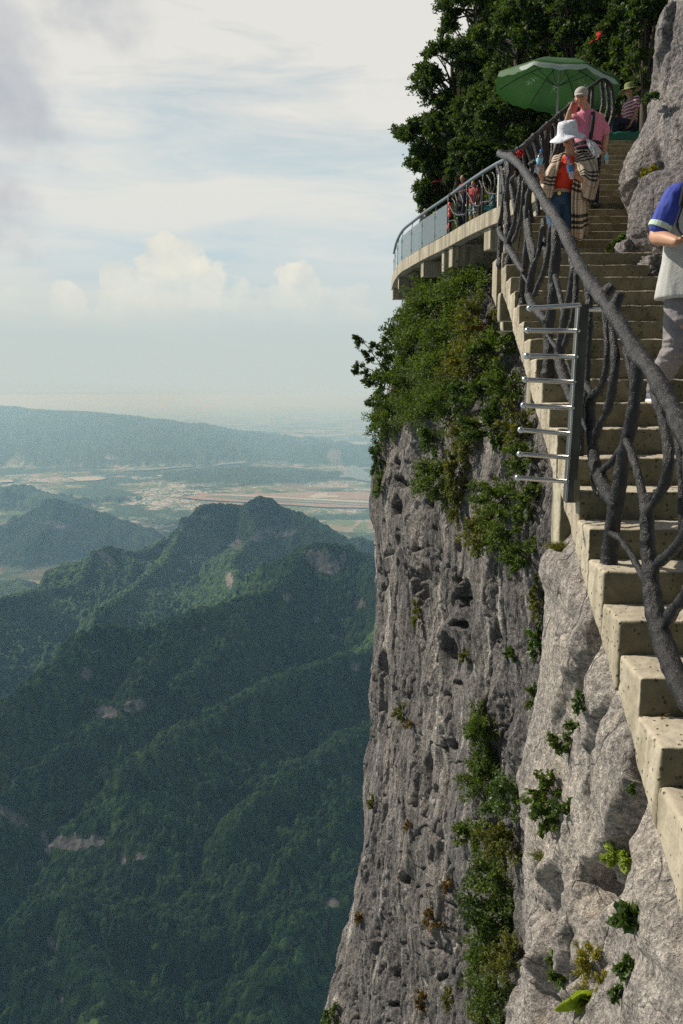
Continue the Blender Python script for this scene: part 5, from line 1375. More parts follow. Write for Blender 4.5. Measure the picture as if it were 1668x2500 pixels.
leafy('smaller yellow moss cushion beside the big one', 1482, 2385, 16, 18, 700, .010, 'leaf_moss', 13, name='moss_cushion', cat='moss')
leafy('bright green sprig at the foot of the smooth slab', 1538, 2350, 18, 22, 110, .034, 'leaf_fresh', 14)
leafy('small dark fern in the crack at the bottom', 1512, 2410, 10, 18, 60, .030, 'leaf_fresh', 15)
leafy('little green plant tucked under the stair footing', 1558, 1912, 8, 10, 40, .024, 'leaf_fresh', 16)
leafy('two-tone small plant in the dark hollow', 1552, 1975, 16, 14, 70, .026, 'leaf_fresh', 17)
# broad-leaved lily
b = SFP.at(1425, 2435); lily = empty('broad_leaf_plant', b, 'lime green plant with big ribbed leaves at the bottom of the pillar', 'plant')
for k, (az, el, L_, w_) in enumerate([(2.6, .5, .15, .05), (2.0, 1.15, .17, .075), (.5, .35, .11, .06), (3.3, .15, .16, .03), (-.6, .2, .10, .055), (4.2, .25, .12, .035), (1.4, .75, .12, .05)]):
    d = np.array([math.cos(az) * math.cos(el), -abs(math.sin(az)) * .3 - .1, math.sin(el)]); V = []; uv = []
    sd = unit(np.cross(d, np.array([0, -1., .4])))
    for i in range(9):
        t_ = i / 8; c = b + d * L_ * t_ + np.array([0, -.02, -.05 * t_ ** 2]) ; hw = w_ * math.sin(math.pi * min(1, t_ * .93 + .05)) ** .8
        for j in range(-3, 4): V.append(c + sd * hw * j / 3 + np.array([0, -.012, .006]) * (abs(j) / 3) ** 2 * 2 + np.array([0, .002, 0]) * (j % 2))
    link('leaf', mesh_np('leaf', V, grid_faces(9, 7), True), M['leaf_lime'], lily)
# plants at the foot of the right-hand rock
for (lab, x, y, rx, ry, Y, mat, sd) in [('ivy-like plant trailing down the foot of the upper rock', 1562, 520, 16, 34, 9.6, 'leaf_fresh', 41), ('leafy plant hanging between the two rocks above the first', 1572, 470, 13, 30, 9.5, 'leaf_fresh', 42), ('green plant sprouting over the small stone on the steps', 1530, 585, 24, 18, 9.0, 'leaf_fresh', 43),
                                        ('low plant at the left tip of the small stone', 1502, 603, 16, 8, 9.1, 'leaf_shrub', 44), ('dry olive tuft on the ledge of the upper rock', 1588, 425, 22, 20, 9.7, 'leaf_moss', 45), ('small bright leaf sprig on the skyline of the upper rock', 1590, 238, 14, 16, 10.3, 'leaf_fresh', 46)]:
    c = P(x, y, Y); s_ = Y / FPX
    shrub('plant', lab, 'plant', c, np.array([rx * s_, .12, ry * s_]), 420, .05, .026, M[mat], 'plants at the right-hand rock', c + np.array([.1, .1, 0]), sd, ns=16, stems=4, stem_r=.004, part='leaf')

# ---- bare twigs, litter, ribbons, rusty bar
mb = MB()
for a, b_ in [((1130, 765), (1192, 762)), ((1140, 780), (1185, 775)), ((1125, 760), (1160, 768)), ((1055, 800), (1120, 808))]:
    A, B = SFC.at(*a) + np.array([-.25, -.1, 0]), SFC.at(*b_) + np.array([-.25, -.1, 0]); mb.tube(catmull([A, (A + B) / 2 + np.array([0, 0, .04]), B], 3), .012, 6)
tag(mb.build('bare_twig', M['bark_rail'], None, SFC.at(1150, 770), smooth=True), 'dead bare branch lying across the bushes below the platform', 'branch')
def bent_sheet(name, label, cat, c, w, h, mat, seed, kind=None):
    rs = np.random.RandomState(seed); n_ = 9; V = []
    for i in range(n_):
        for j in range(n_):
            u, v = j / (n_ - 1) - .5, i / (n_ - 1) - .5; k = 1 - .35 * (abs(v) * 2) ** 2 * rs.uniform(.5, 1)
            V.append(np.array(c) + np.array([u * w * k, .25 * w * math.sin(u * 5 + seed) * math.cos(v * 4) + .1 * w * rs.normal() * .3, v * h + .1 * h * math.sin(u * 4 + seed)]))
    V = np.array(V); me = mesh_np(name, V, grid_faces(n_, n_), True); o = link(name, me, mat, None, c)
    m = o.modifiers.new('t', 'SOLIDIFY'); m.thickness = max(.002, w * .04); return tag(o, label, cat)
for (x, y, w, h, mat, lab) in [(1200, 2362, .10, .12, 'white_cloth', 'white scrap of paper, highest of the litter in the gully'), (1224, 2395, .16, .26, 'plastic', 'crumpled lilac plastic bag caught in the gully'), (1252, 2437, .09, .10, 'white_cloth', 'small white scrap of litter right of and below the lilac bag'), (1212, 2492, .18, .13, 'white_cloth', 'white litter at the very bottom of the gully'), (1203, 2388, .05, .05, 'white_cloth', 'tiny pinkish scrap left of the lilac bag'), (1171, 797, .22, .12, 'red', 'orange red packet caught in the bushes under the platform')]:
    b = SFC.at(x, y); s_ = b[1] / FPX; c = P(x, y, b[1] - .9)
    bent_sheet('litter', lab, 'litter', c, w, h, M[mat], int(x), None)
def ribbon_obj(label, pts, Y, w, seed):
    c = catmull([P(x, y, Y) + np.array([0, rsP.uniform(-.05, .05), 0]) for x, y in pts], 5); V = []
    for i, p in enumerate(c):
        a = i * .5 + seed; d = np.array([math.cos(a) * .7 + .3, math.sin(a), .3]) * w / 2; V += [p - d, p + d]
    o = link('red_ribbon', mesh_np('red_ribbon', V, grid_faces(len(c), 2), True), M['red'], None, c[0]); m = o.modifiers.new('t', 'SOLIDIFY'); m.thickness = .006
    return tag(o, label, 'ribbon', 'red ribbons tied in the trees and on the rails')
bY = SFC.at(1112, 870)[1] - 1.3
ribbon_obj('red ribbon hanging among the bushes of the green ledge', [(1106, 860), (1110, 868), (1116, 876), (1121, 884)], bY, .13, 1)
ribbon_obj('long twisted red ribbon in the tree left of the branch rail', [(1090, 400), (1097, 404), (1104, 410), (1099, 418), (1101, 427)], 28.0, .13, 2)
ribbon_obj('flat red ribbon on the left tree edge', [(1057, 444), (1066, 442), (1077, 443)], 28.3, .12, 3)
ribbon_obj('thin red ribbon hanging down just above the platform rail', [(1122, 428), (1124, 438), (1137, 448), (1140, 456)], 27.5, .09, 4)
ribbon_obj('red ribbon high in the dark tree right of the parasol', [(1444, 102), (1452, 98), (1464, 92), (1462, 78)], 20.0, .14, 5)
ribbon_obj('red cloth knotted on the rail behind the railing peak', [(1262, 385), (1266, 372), (1272, 366), (1276, 378), (1268, 384)], 10.1, .06, 6)
ribbon_obj('small red tie left of the knotted red cloth', [(1254, 377), (1260, 372), (1262, 380)], 10.0, .05, 7)
a_, b_ = SFP.at(1430, 1802), SFP.at(1446, 1835); a_ = a_ + np.array([-.02, -.02, 0])
mb = MB(); mb.tube([a_, P(1438, 1818, a_[1] - .03), P(1446, 1836, a_[1] - .01)], .007, 8); tag(mb.build('rusty_bar', M['rust'], None, a_, smooth=True), 'short rusty iron bar sticking out of the pale pillar', 'metal bar')

# fallen leaves in the corners of the steps
rs_ = np.random.RandomState(21); cc = []
for k in range(0, 17):
    for _ in range(9):
        x_ = xedge(ystep(k)) + rs_.uniform(.05, 1.2); cc.append((x_, ystep(k + 1) - abs(rs_.normal()) * .03 - .012, zstep(k) + .012 + rs_.uniform(0, .01)))
V, F = leaves_vf(np.array(cc), unit(rs_.normal(size=(len(cc), 3)) * np.array([1, 1, .25])), .035, .018, rs_)
link('fallen_leaves', mesh_np('fallen_leaves', V, F, False), M['leaf_rust'])['kind'] = 'stuff'
# ================================================================== people
def hand_parts(mb, wrist, d, palm, side, curl=.9, s=1.0, r=.0085):
    """d: towards the fingers, palm: palm normal, side: direction of the thumb"""
    d = unit(np.array(d, float)); palm = unit(np.array(palm, float) - d * np.dot(palm, d)); side = unit(np.array(side, float) - d * np.dot(side, d) - palm * np.dot(side, palm))
    w = np.array(wrist, float); L = .09 * s
    mb.loft([(w, .026 * s, .02 * s, side, palm), (w + d * L * .35, .034 * s, .018 * s, side, palm), (w + d * L * .8, .041 * s, .016 * s, side, palm), (w + d * L, .040 * s, .013 * s, side, palm)], 12)
    for i, (o, ln) in enumerate([(.030, .068), (.010, .078), (-.010, .072), (-.029, .056)]):
        b = w + d * L * .92 + side * o * s; a = curl * (.55 + .12 * i); pts = [b]; dd = d
        for q, f in enumerate((.45, .32, .23)):
            ca, sa = math.cos(a), math.sin(a); nd = dd * ca + palm * sa; pl2 = palm * ca - dd * sa
            dd, palm_ = nd, pl2; pts.append(pts[-1] + dd * ln * f * s); palm = palm if q == 2 else palm
            a = curl * .75
            dd = unit(dd)
            if q < 2: palm_l = pl2
            palm = pl2 if q < 2 else palm
        palm = unit(np.cross(np.cross(d, palm), d)) if False else palm
        mb.tube(catmull(pts, 3), [r * s * (1.08 - .28 * k / 9) for k in range(10)], 8)
        palm = HP[0]
    b = w + d * L * .25 + side * .026 * s
    pts = [b, b + (side * .75 + d * .6) * .032 * s, b + (side * .62 + d * 1.0 + palm * .5) * .045 * s + d * .008, b + (side * .45 + d * 1.25 + palm * .9) * .056 * s]
    mb.tube(catmull(pts, 3), [r * s * (1.3 - .35 * k / 9) for k in range(10)], 8)
HP = [None]
def hand(mb, wrist, d, palm, side, curl=.9, s=1.0, r=.0085):
    d_ = unit(np.array(d, float)); HP[0] = unit(np.array(palm, float) - d_ * np.dot(palm, d_)); hand_parts(mb, wrist, d, HP[0], side, curl, s, r)
def head_parts(mb, c, f, up=(0, 0, 1), s=1.0):
    """c: head centre, f: facing"""
    f = unit(np.array(f, float)); up = unit(np.array(up, float) - f * np.dot(up, f)); sd = np.cross(f, up); c = np.array(c, float)
    Mx = Matrix((tuple(sd), tuple(f), tuple(up))).transposed()
    mb.ell(c + up * .02 * s, (.074 * s, .092 * s, .098 * s), 20, 14, Mx)
    mb.ell(c - up * .045 * s + f * .022 * s, (.056 * s, .060 * s, .068 * s), 16, 10, Mx)      # jaw
    mb.ell(c - up * .092 * s + f * .058 * s, (.022 * s, .018 * s, .016 * s), 10, 8, Mx)      # chin
    mb.tube([c + f * .090 * s + up * .012 * s, c + f * .102 * s - up * .012 * s, c + f * .108 * s - up * .026 * s], [.008 * s, .011 * s, .013 * s], 8)
    for q in (-1, 1):
        mb.ell(c + sd * .075 * s * q - up * .005 * s - f * .005 * s, (.010 * s, .018 * s, .030 * s), 10, 8, Mx)
        mb.ell(c + sd * .034 * s * q + f * .070 * s - up * .025 * s, (.022 * s, .018 * s, .020 * s), 10, 8, Mx)
    mb.ell(c + f * .088 * s - up * .052 * s, (.024 * s, .010 * s, .010 * s), 10, 8, Mx)
    return f, up, sd, Mx
def face_extras(o, c, f, up, sd, Mx, s=1.0, eyes=True):
    if eyes:
        for q in (-1, 1):
            mb = MB(); mb.ell(np.array(c) + sd * .030 * s * q + f * .084 * s + up * .010 * s, (.013 * s, .006 * s, .006 * s), 10, 6, Mx); mb.build('eye', M['hair'], o, smooth=True)
            mb = MB(); mb.tube([np.array(c) + sd * .017 * s * q + f * .092 * s + up * .028 * s, np.array(c) + sd * .046 * s * q + f * .080 * s + up * .030 * s], .004 * s, 6); mb.build('eyebrow', M['hair'], o, smooth=True)
    mb = MB(); mb.ell(np.array(c) + f * .097 * s - up * .053 * s, (.022 * s, .006 * s, .007 * s), 10, 6, Mx); mb.build('mouth', M['lip'], o, smooth=True)
def body(name_label, origin, prims, skin='skin', group=None, vox=.007):
    mb = MB(); prims(mb); o = mb.build('person', M[skin], None, origin, remesh=vox, smooth_it=3)
    return tag(o, name_label, 'person', group)
def limbp(mb, pts, rad, seg=12): 
    c = catmull(pts, 4); r = catmull([(q, 0, 0) for q in rad], 4); mb.tube(c, [q[0] for q in r], seg)
X_, Y_, Z_ = np.array([1., 0, 0]), np.array([0, 1., 0]), np.array([0, 0, 1.])
folds = lambda a, f=(14, 14, 6), s=3: (lambda co: fbm(co * np.array(f), 3, s, ridge=True) * a)

# ------------------------------------------------ woman in the white hat
WY = 10.1
def w_(x, y, dy=0): return P(x, y, WY + dy)
HC = w_(1386, 335, -.02); fdir = unit(np.array([-.38, -.85, -.36])); upv = unit(np.array([-.15, -.25, 1.]))
neck0, neck1 = w_(1391, 357), w_(1393, 382, .03)
shR, shL = w_(1357, 388, .02), w_(1424, 390, .06)     # picture left / right shoulders
elR, wrR = w_(1335, 455, .02), w_(1318, 424, -.16)
elL, wrL = w_(1436, 452, -.12), w_(1413, 433, -.33)
hipc = w_(1368, 482, .05)
hR, hL = w_(1352, 492, .04), w_(1384, 492, .06); kR, kL = w_(1352, 560, -.06), w_(1388, 566, .02); aR, aL = w_(1352, 632, .10), w_(1379, 636, -.02)
def woman_body(mb):
    global Wf
    Wf = head_parts(mb, HC, fdir, upv, .98)
    limbp(mb, [HC - upv * .05, neck0, neck1], [.05, .048, .056])
    mb.loft([(w_(1391, 378, .04), .07, .05, X_, Y_), (w_(1391, 392, .04), .165, .085, X_, Y_), (w_(1388, 420, .04), .15, .10, X_, Y_), (w_(1375, 455, .05), .115, .085, X_, Y_), (w_(1368, 485, .06), .15, .10, X_, Y_), (w_(1367, 500, .06), .12, .09, X_, Y_)], 18)
    for a, b, c in ((shR, elR, wrR), (shL, elL, wrL)): limbp(mb, [a, (a + b) / 2, b, (b + c) / 2, c], [.045, .042, .037, .034, .025])
    hand(mb, wrR, (-.1, -.15, 1), (-.5, -.8, 0), (.6, -.6, .1), 1.0, .95)
    hand(mb, wrL, (-.75, -.3, .25), (-.2, -.9, 0), (-.1, 0, 1), 1.0, .95)
    for a, b, c in ((hR, kR, aR), (hL, kL, aL)): limbp(mb, [a, b, c], [.075, .05, .035])
woman = body('woman in a white floppy hat, sunglasses, red top and plaid shawl coming down the steps', w_(1367, 645), woman_body)
face_extras(woman, HC, *Wf, .98, eyes=False)
mb = MB(); mb.loft([(w_(1391, 383, .03), .075, .055, X_, Y_), (w_(1390, 391, .03), .168, .092, X_, Y_), (w_(1386, 412, .01), .155, .118, X_, Y_), (w_(1382, 432, .03), .135, .110, X_, Y_), (w_(1371, 458, .05), .122, .095, X_, Y_), (w_(1367, 474, .05), .140, .102, X_, Y_)], 22)
for q in (-1, 1): mb.ell(w_(1384 + q * 14, 414, -.06), (.055, .055, .05))
mb.build('red_top', M['red_top'], woman, remesh=.008, smooth_it=3, disp=folds(.006))
mb = MB(); mb.loft([(w_(1366, 466, .05), .138, .112, X_, Y_), (w_(1366, 474, .05), .143, .114, X_, Y_)], 24); mb.build('belt', M['belt'], woman)
mb = MB(); mb.ell(w_(1366, 470, -.065), (.032, .014, .030)); mb.build('buckle', M['gold'], woman, smooth=True)
mb = MB(); mb.loft([(w_(1366, 473, .05), .142, .108, X_, Y_), (w_(1366, 490, .06), .165, .120, X_, Y_), (w_(1366, 503, .06), .165, .115, X_, Y_)], 20)
for a, b, c in ((hR, kR, aR), (hL, kL, aL)): limbp(mb, [a, a * .5 + b * .5, b, b * .5 + c * .5, c], [.092, .085, .066, .060, .052])
mb.build('jeans', M['jeans'], woman, remesh=.009, smooth_it=3, disp=folds(.008))
for a in (aR, aL): mb = MB(); mb.tube([a + np.array([0, .06, -.06]), a + np.array([0, -.04, -.05]), a + np.array([0, -.17, -.075])], [.04, .045, .035], 12, flat=.9); mb.build('shoe', M['shoe_dark'], woman, smooth=True)
mb = MB(); hp = HC + Wf[1] * .06 + Wf[0] * -.01
mb.ell(hp - Wf[1] * .01, (.088, .098, .092), 24, 14, Wf[3]); mb.build('hair', M['hair'], woman, smooth=True)
mb = MB(); mb.tube([HC - Wf[0] * .05 + Wf[1] * .03, HC - Wf[0] * .09 - Wf[1] * .05, neck1 - Wf[0] * .05], [.075, .06, .03], 12); mb.build('hair', M['hair'], woman, smooth=True)
# sunglasses
mb = MB(); 
for q in (-1, 1): mb.ell(HC + Wf[2] * .036 * q + Wf[0] * .093 + Wf[1] * .008, (.031, .009, .021), 14, 8, Wf[3])
mb.tube([HC + Wf[2] * .015 + Wf[0] * .100 + Wf[1] * .012, HC - Wf[2] * .015 + Wf[0] * .100 + Wf[1] * .012], .005, 6)
for q in (-1, 1): mb.tube([HC + Wf[2] * .062 * q + Wf[0] * .085 + Wf[1] * .012, HC + Wf[2] * .080 * q + Wf[0] * .0 + Wf[1] * .006], .005, 6)
mb.build('sunglasses', M['black'], woman, smooth=True)
# floppy hat
def hat(owner, c, Mx, rc, hc, rb, mat, wave=.03, seed=1, droop=.03, part='hat', seg=56, front=0):
    V = []; prof = [(0, hc), (rc * .5, hc * .99), (rc * .86, hc * .93), (rc * .97, hc * .72), (rc * 1.03, hc * .3), (rc * 1.08, 0), (rc + (rb - rc) * .35, -droop * .3), (rc + (rb - rc) * .7, -droop * .7), (rb, -droop)]
    for i, (r, z) in enumerate(prof):
        for j in range(seg):
            b = 2 * math.pi * j / seg; k = max(0, (i - 5) / 3.)
            zz = z + k * wave * (math.sin(b * 3 + seed) + .6 * math.sin(b * 5 + seed * 2)) + (1 - k) * .004 * math.sin(b * 9 + i)
            v = Vector((r * math.cos(b), r * math.sin(b) * (1 + front * k * (math.sin(b) > 0)), zz)); V.append(Vector(tuple(c)) + Mx @ v)
    F = grid_faces(len(prof), seg, True); o = link(part, mesh_np(part, V, F, True), mat, owner)
    m = o.modifiers.new('t', 'SOLIDIFY'); m.thickness = .006; m.offset = 1; return o
hat(woman, HC + Wf[1] * .040 - Wf[0] * .01, Wf[3], .112, .135, .205, M['hat_cloth'], .012, 2, .06)
# shawl: two hanging lengths joined round the back
def cloth_panel(name, owner, cols, mat, thick=.012, sub=10, urep=1.0, vrep=3.0, fold=.02, seed=0, fr=9):
    """cols: list of columns (each a list of points from top to bottom, same count)"""
    nrow = len(cols[0]); fine = [catmull(c, sub) for c in cols]; m = len(fine[0]); rows = []
    for i in range(m): rows.append(catmull([f[i] for f in fine], sub))
    G = np.array(rows); n_ = grid_normals(G); nr_, nc_ = G.shape[:2]
    u = np.linspace(0, 1, nc_)[None, :] + 0 * np.linspace(0, 1, nr_)[:, None]; v = np.linspace(0, 1, nr_)[:, None] + 0 * u
    h = np.sin(u * fr * 2.2 + seed + 2 * np.sin(v * 3)) * fold * (.35 + .65 * v); q = fbm(np.stack([u.ravel() * 5, v.ravel() * 4, u.ravel() * 0 + seed], 1), 3, seed).reshape(u.shape) * fold
    G = G + n_ * (h + q)[..., None]
    o = link(name, mesh_np(name, G, grid_faces(nr_, nc_), True, uv=np.stack([u * urep, v * vrep], -1).reshape(-1, 2)), mat, owner)
    md = o.modifiers.new('t', 'SOLIDIFY'); md.thickness = thick; md.offset = 0; return o
# picture-right side: over the shoulder and bent arm like a wide sleeve, then a length hanging to the knee
cloth_panel('shawl', woman, [
  [w_(1402, 370, .16), w_(1420, 400, .20), w_(1440, 440, .20), w_(1452, 478, .16)],
  [w_(1426, 366, .10), w_(1446, 392, .16), w_(1456, 430, .16), w_(1448, 486, .12)],
  [w_(1436, 370, .0), w_(1459, 396, .0), w_(1462, 432, .0), w_(1444, 492, .02)],
  [w_(1424, 374, -.10), w_(1447, 402, -.16), w_(1450, 440, -.22), w_(1436, 490, -.16)],
  [w_(1408, 378, -.12), w_(1424, 404, -.19), w_(1432, 432, -.27), w_(1424, 482, -.22)],
  [w_(1403, 386, -.12), w_(1411, 406, -.19), w_(1419, 428, -.28), w_(1420, 464, -.24)]], M['plaid'], urep=2.2, vrep=2.1, fold=.018, seed=1)
cloth_panel('shawl', woman, [
  [w_(1404, 384, -.12), w_(1404, 420, -.17), w_(1396, 480, -.15), w_(1397, 560, -.08), w_(1397, 580, -.08)],
  [w_(1411, 386, -.14), w_(1413, 424, -.20), w_(1408, 485, -.18), w_(1408, 560, -.11), w_(1407, 588, -.1)],
  [w_(1420, 390, -.12), w_(1424, 430, -.20), w_(1420, 485, -.16), w_(1420, 560, -.10), w_(1418, 590, -.08)],
  [w_(1428, 396, -.04), w_(1432, 440, -.08), w_(1434, 490, -.06), w_(1432, 550, .0), w_(1430, 578, .0)]], M['plaid'], urep=1.2, vrep=3.3, fold=.020, seed=3)
cloth_panel('shawl', woman, [
  [w_(1374, 378, -.09), w_(1366, 400, -.15), w_(1355, 440, -.13), w_(1350, 470, -.10), w_(1342, 498, -.06)],
  [w_(1370, 376, -.10), w_(1360, 402, -.14), w_(1346, 440, -.14), w_(1338, 470, -.12), w_(1334, 500, -.06)],
  [w_(1360, 380, -.06), w_(1346, 408, -.10), w_(1332, 438, -.12), w_(1326, 466, -.10), w_(1330, 496, -.04)],
  [w_(1353, 386, .04), w_(1338, 413, .04), w_(1324, 438, .04), w_(1320, 462, .03), w_(1328, 490, .05)],
  [w_(1360, 380, .12), w_(1346, 410, .14), w_(1338, 440, .14), w_(1336, 470, .14), w_(1340, 500, .12)],
  [w_(1376, 372, .16), w_(1372, 400, .2), w_(1368, 440, .2), w_(1366, 480, .2), w_(1366, 520, .18)]], M['plaid'], urep=2.0, vrep=2.4, fold=.016, seed=5)
cloth_panel('shawl', woman, [
  [w_(1352, 384, .10), w_(1350, 420, .2), w_(1350, 470, .2), w_(1352, 505, .16)],
  [w_(1378, 372, .14), w_(1378, 410, .24), w_(1378, 470, .24), w_(1378, 510, .2)],
  [w_(1404, 372, .14), w_(1406, 410, .24), w_(1406, 480, .24), w_(1402, 570, .18)],
  [w_(1426, 384, .10), w_(1434, 430, .18), w_(1430, 500, .18), w_(1424, 560, .14)]], M['plaid'], urep=1.5, vrep=3.0, fold=.015, seed=9)
for cx, n_ in ((1408, 14),):  # fringe
    mb = MB()
    for i in range(n_):
        a = w_(1390 + i * 2.9, 584 + 6 * math.sin(i), -.06 + .006 * i); mb.tube([a, a + np.array([.01 * math.sin(i * 2), 0, -.05])], .004, 5)
    mb.build('fringe', M['straw'], woman)
def bottle(label, base, axis, label_mat, s=1.0, cap=True):
    ax = unit(np.array(axis, float)); a = unit(np.cross(ax, np.array([.3, 1, .2]))); b = np.cross(ax, a); base = np.array(base)
    t = empty('water_bottle', base, label, 'bottle'); mb = MB()
    pr = [(0, .020), (.004, .030), (.05, .031), (.055, .029), (.10, .032), (.145, .031), (.17, .024), (.19, .013), (.205, .0125)]
    mb.loft([(base + ax * z * s, r * s, r * s, a, b) for z, r in pr], 18); mb.build('bottle_body', M['bottle'], t, smooth=True)
    mb = MB(); mb.loft([(base + ax * z * s, .0328 * s, .0328 * s, a, b) for z in (.075, .135)], 18, caps=False); mb.build('label', M[label_mat], t, smooth=True)
    mb = MB(); mb.loft([(base + ax * z * s, .0155 * s, .0155 * s, a, b) for z in (.200, .222)], 14); mb.build('cap', M['bottle_cap'], t)
bottle('clear water bottle held upright in the raised hand of the woman in the white hat', w_(1311, 423, -.24), (.18, 0, 1), 'bottle_label', 1.18)
bottle('dark-labelled water bottle held against the red top of the woman in the white hat', w_(1398, 438, -.40), (-.28, -.1, 1), 'bottle_label_dark', 1.12)

# ------------------------------------------------ man in the pink polo shirt
MY = 12.0
def m_(x, y, dy=0): return P(x, y, MY + dy)
HC = m_(1419, 239, -.02); fdir = unit(np.array([-.42, -.85, -.25])); upv = unit(np.array([0, -.12, 1.]))
sR, sL = m_(1404, 285, .03), m_(1465, 286, .05); eR, wR = m_(1384, 303, -.12), m_(1392, 268, -.26); eL, wL = m_(1479, 331, .02), m_(1477, 360, -.08)
hp_ = m_(1436, 362, .05); hR, hL = m_(1420, 372, .05), m_(1450, 372, .06); kR, kL = m_(1414, 432, -.05), m_(1450, 436, .02); aR, aL = m_(1408, 500, .06), m_(1450, 492, .0)
def man_body(mb):
    global Mf
    Mf = head_parts(mb, HC, fdir, upv, 1.04)
    limbp(mb, [HC - upv * .05 - Mf[0] * .02, m_(1428, 258, .02), m_(1432, 274, .04)], [.06, .058, .065])
    mb.loft([(m_(1434, 272, .05), .09, .06, X_, Y_), (m_(1435, 284, .05), .20, .10, X_, Y_), (m_(1436, 315, .05), .18, .12, X_, Y_), (m_(1437, 350, .05), .165, .12, X_, Y_), (m_(1436, 372, .05), .16, .11, X_, Y_)], 18)
    for a, b, c in ((sR, eR, wR), (sL, eL, wL)): limbp(mb, [a, (a + b) / 2, b, (b + c) / 2, c], [.055, .050, .043, .040, .029])
    hand(mb, wR, (.25, -.1, 1), (.9, -.2, 0), (.0, .9, .2), 1.1, 1.0)
    hand(mb, wL, (-.25, -.35, -1), (-.8, -.2, .1), (-.2, -1, 0), 1.0, 1.0)
    for a, b, c in ((hR, kR, aR), (hL, kL, aL)): limbp(mb, [a, b, c], [.08, .055, .04])
man = body('man in a pink polo shirt and light cap, wiping his face as he walks down', m_(1436, 514), man_body)
face_extras(man, HC, *Mf, 1.04)
mb = MB(); mb.ell(HC - Mf[0] * .015 + Mf[1] * .03, (.082, .098, .095), 20, 12, Mf[3]); mb.build('hair', M['hair'], man, smooth=True)
mb = MB(); mb.loft([(m_(1433, 271, .05), .08, .07, X_, Y_), (m_(1434, 276, .05), .15, .095, X_, Y_), (m_(1435, 283, .05), .195, .115, X_, Y_), (m_(1436, 300, .05), .20, .135, X_, Y_), (m_(1437, 325, .04), .19, .145, X_, Y_), (m_(1437, 350, .04), .185, .145, X_, Y_), (m_(1437, 362, .05), .188, .14, X_, Y_)], 22)
dn = np.array([0, 0, -.022]); limbp(mb, [sR + dn + X_ * .03, sR * .55 + eR * .45 + dn, sR * .3 + eR * .7], [.060, .070, .072]); limbp(mb, [sL + dn - X_ * .03, (sL + eL) / 2, sL * .25 + eL * .75], [.060, .072, .080])
mb.build('polo_shirt', M['pink'], man, remesh=.009, smooth_it=3, disp=folds(.010, (9, 9, 5), 5))
mb = MB(); mb.loft([(m_(1431, 268, .02), .075, .065, X_, unit(Y_ + Z_ * .3)), (m_(1432, 276, .02), .088, .078, X_, unit(Y_ + Z_ * .3))], 20, caps=False); o = mb.build('collar', M['pink'], man, smooth=True); m = o.modifiers.new('t', 'SOLIDIFY'); m.thickness = .008
mb = MB(); mb.loft([(m_(1437, 350, .04), .19, .15, X_, Y_), (m_(1437, 358, .04), .19, .15, X_, Y_)], 24); mb.build('belt', M['black_cloth'], man)
mb = MB(); mb.loft([(m_(1437, 354, .05), .172, .125, X_, Y_), (m_(1436, 374, .05), .182, .13, X_, Y_), (m_(1436, 384, .05), .17, .125, X_, Y_)], 20)
for a, b, c in ((hR, kR, aR), (hL, kL, aL)): limbp(mb, [a, a * .5 + b * .5, b, b * .5 + c * .5, c], [.098, .092, .078, .072, .068])
mb.build('trousers', M['navy'], man, remesh=.01, smooth_it=3, disp=folds(.008))
for a in (aR, aL): mb = MB(); mb.tube([a + np.array([0, .08, -.07]), a + np.array([0, -.05, -.06]), a + np.array([0, -.20, -.085])], [.045, .05, .04], 12, flat=.9); mb.build('shoe', M['shoe_dark'], man, smooth=True)
# cap
mb = MB(); cc = HC + Mf[1] * .045; V = []
mb.ell(cc + Mf[1] * .015 - Mf[0] * .005, (.092, .112, .082), 24, 14, Mf[3]); mb.build('cap', M['cap'], man, smooth=True)
V = []
for i in range(6):
    for j in range(13):
        a = -1.15 + 2.3 * j / 12; r = .085 + .095 * i / 5 * (math.cos(a) ** .6 if math.cos(a) > 0 else 0)
        V.append(cc + Mf[0] * (math.cos(a) * r + .02) + Mf[2] * math.sin(a) * .088 * (1 - .02 * i) + Mf[1] * (.012 - .022 * (i / 5) - .012 * math.sin(a) ** 2))
o = link('cap_peak', mesh_np('cap_peak', V, grid_faces(6, 13), True), M['cap'], man); m = o.modifiers.new('t', 'SOLIDIFY'); m.thickness = .006
# shoulder bag strap + bag on the far hip
bag = empty('shoulder_bag', m_(1470, 345, .2), 'dark shoulder bag whose black strap runs straight down the pink polo shirt', 'bag')
V = []
for p_ in catmull([m_(1446, 268, .16), m_(1448, 274, -.04), m_(1448, 290, -.14), m_(1445, 315, -.165), m_(1441, 340, -.17), m_(1437, 356, -.15)], 5): V += [p_ + np.array([-.026, 0, .002]), p_ + np.array([.026, 0, -.002])]
o = link('strap', mesh_np('strap', V, grid_faces(len(V) // 2, 2), True), M['black_cloth'], bag); m = o.modifiers.new('t', 'SOLIDIFY'); m.thickness = .012
mb = MB(); c = m_(1466, 345, .24); mb.ell(c, (.10, .07, .13), 18, 12); mb.build('bag_body', M['black_cloth'], bag, smooth=True)
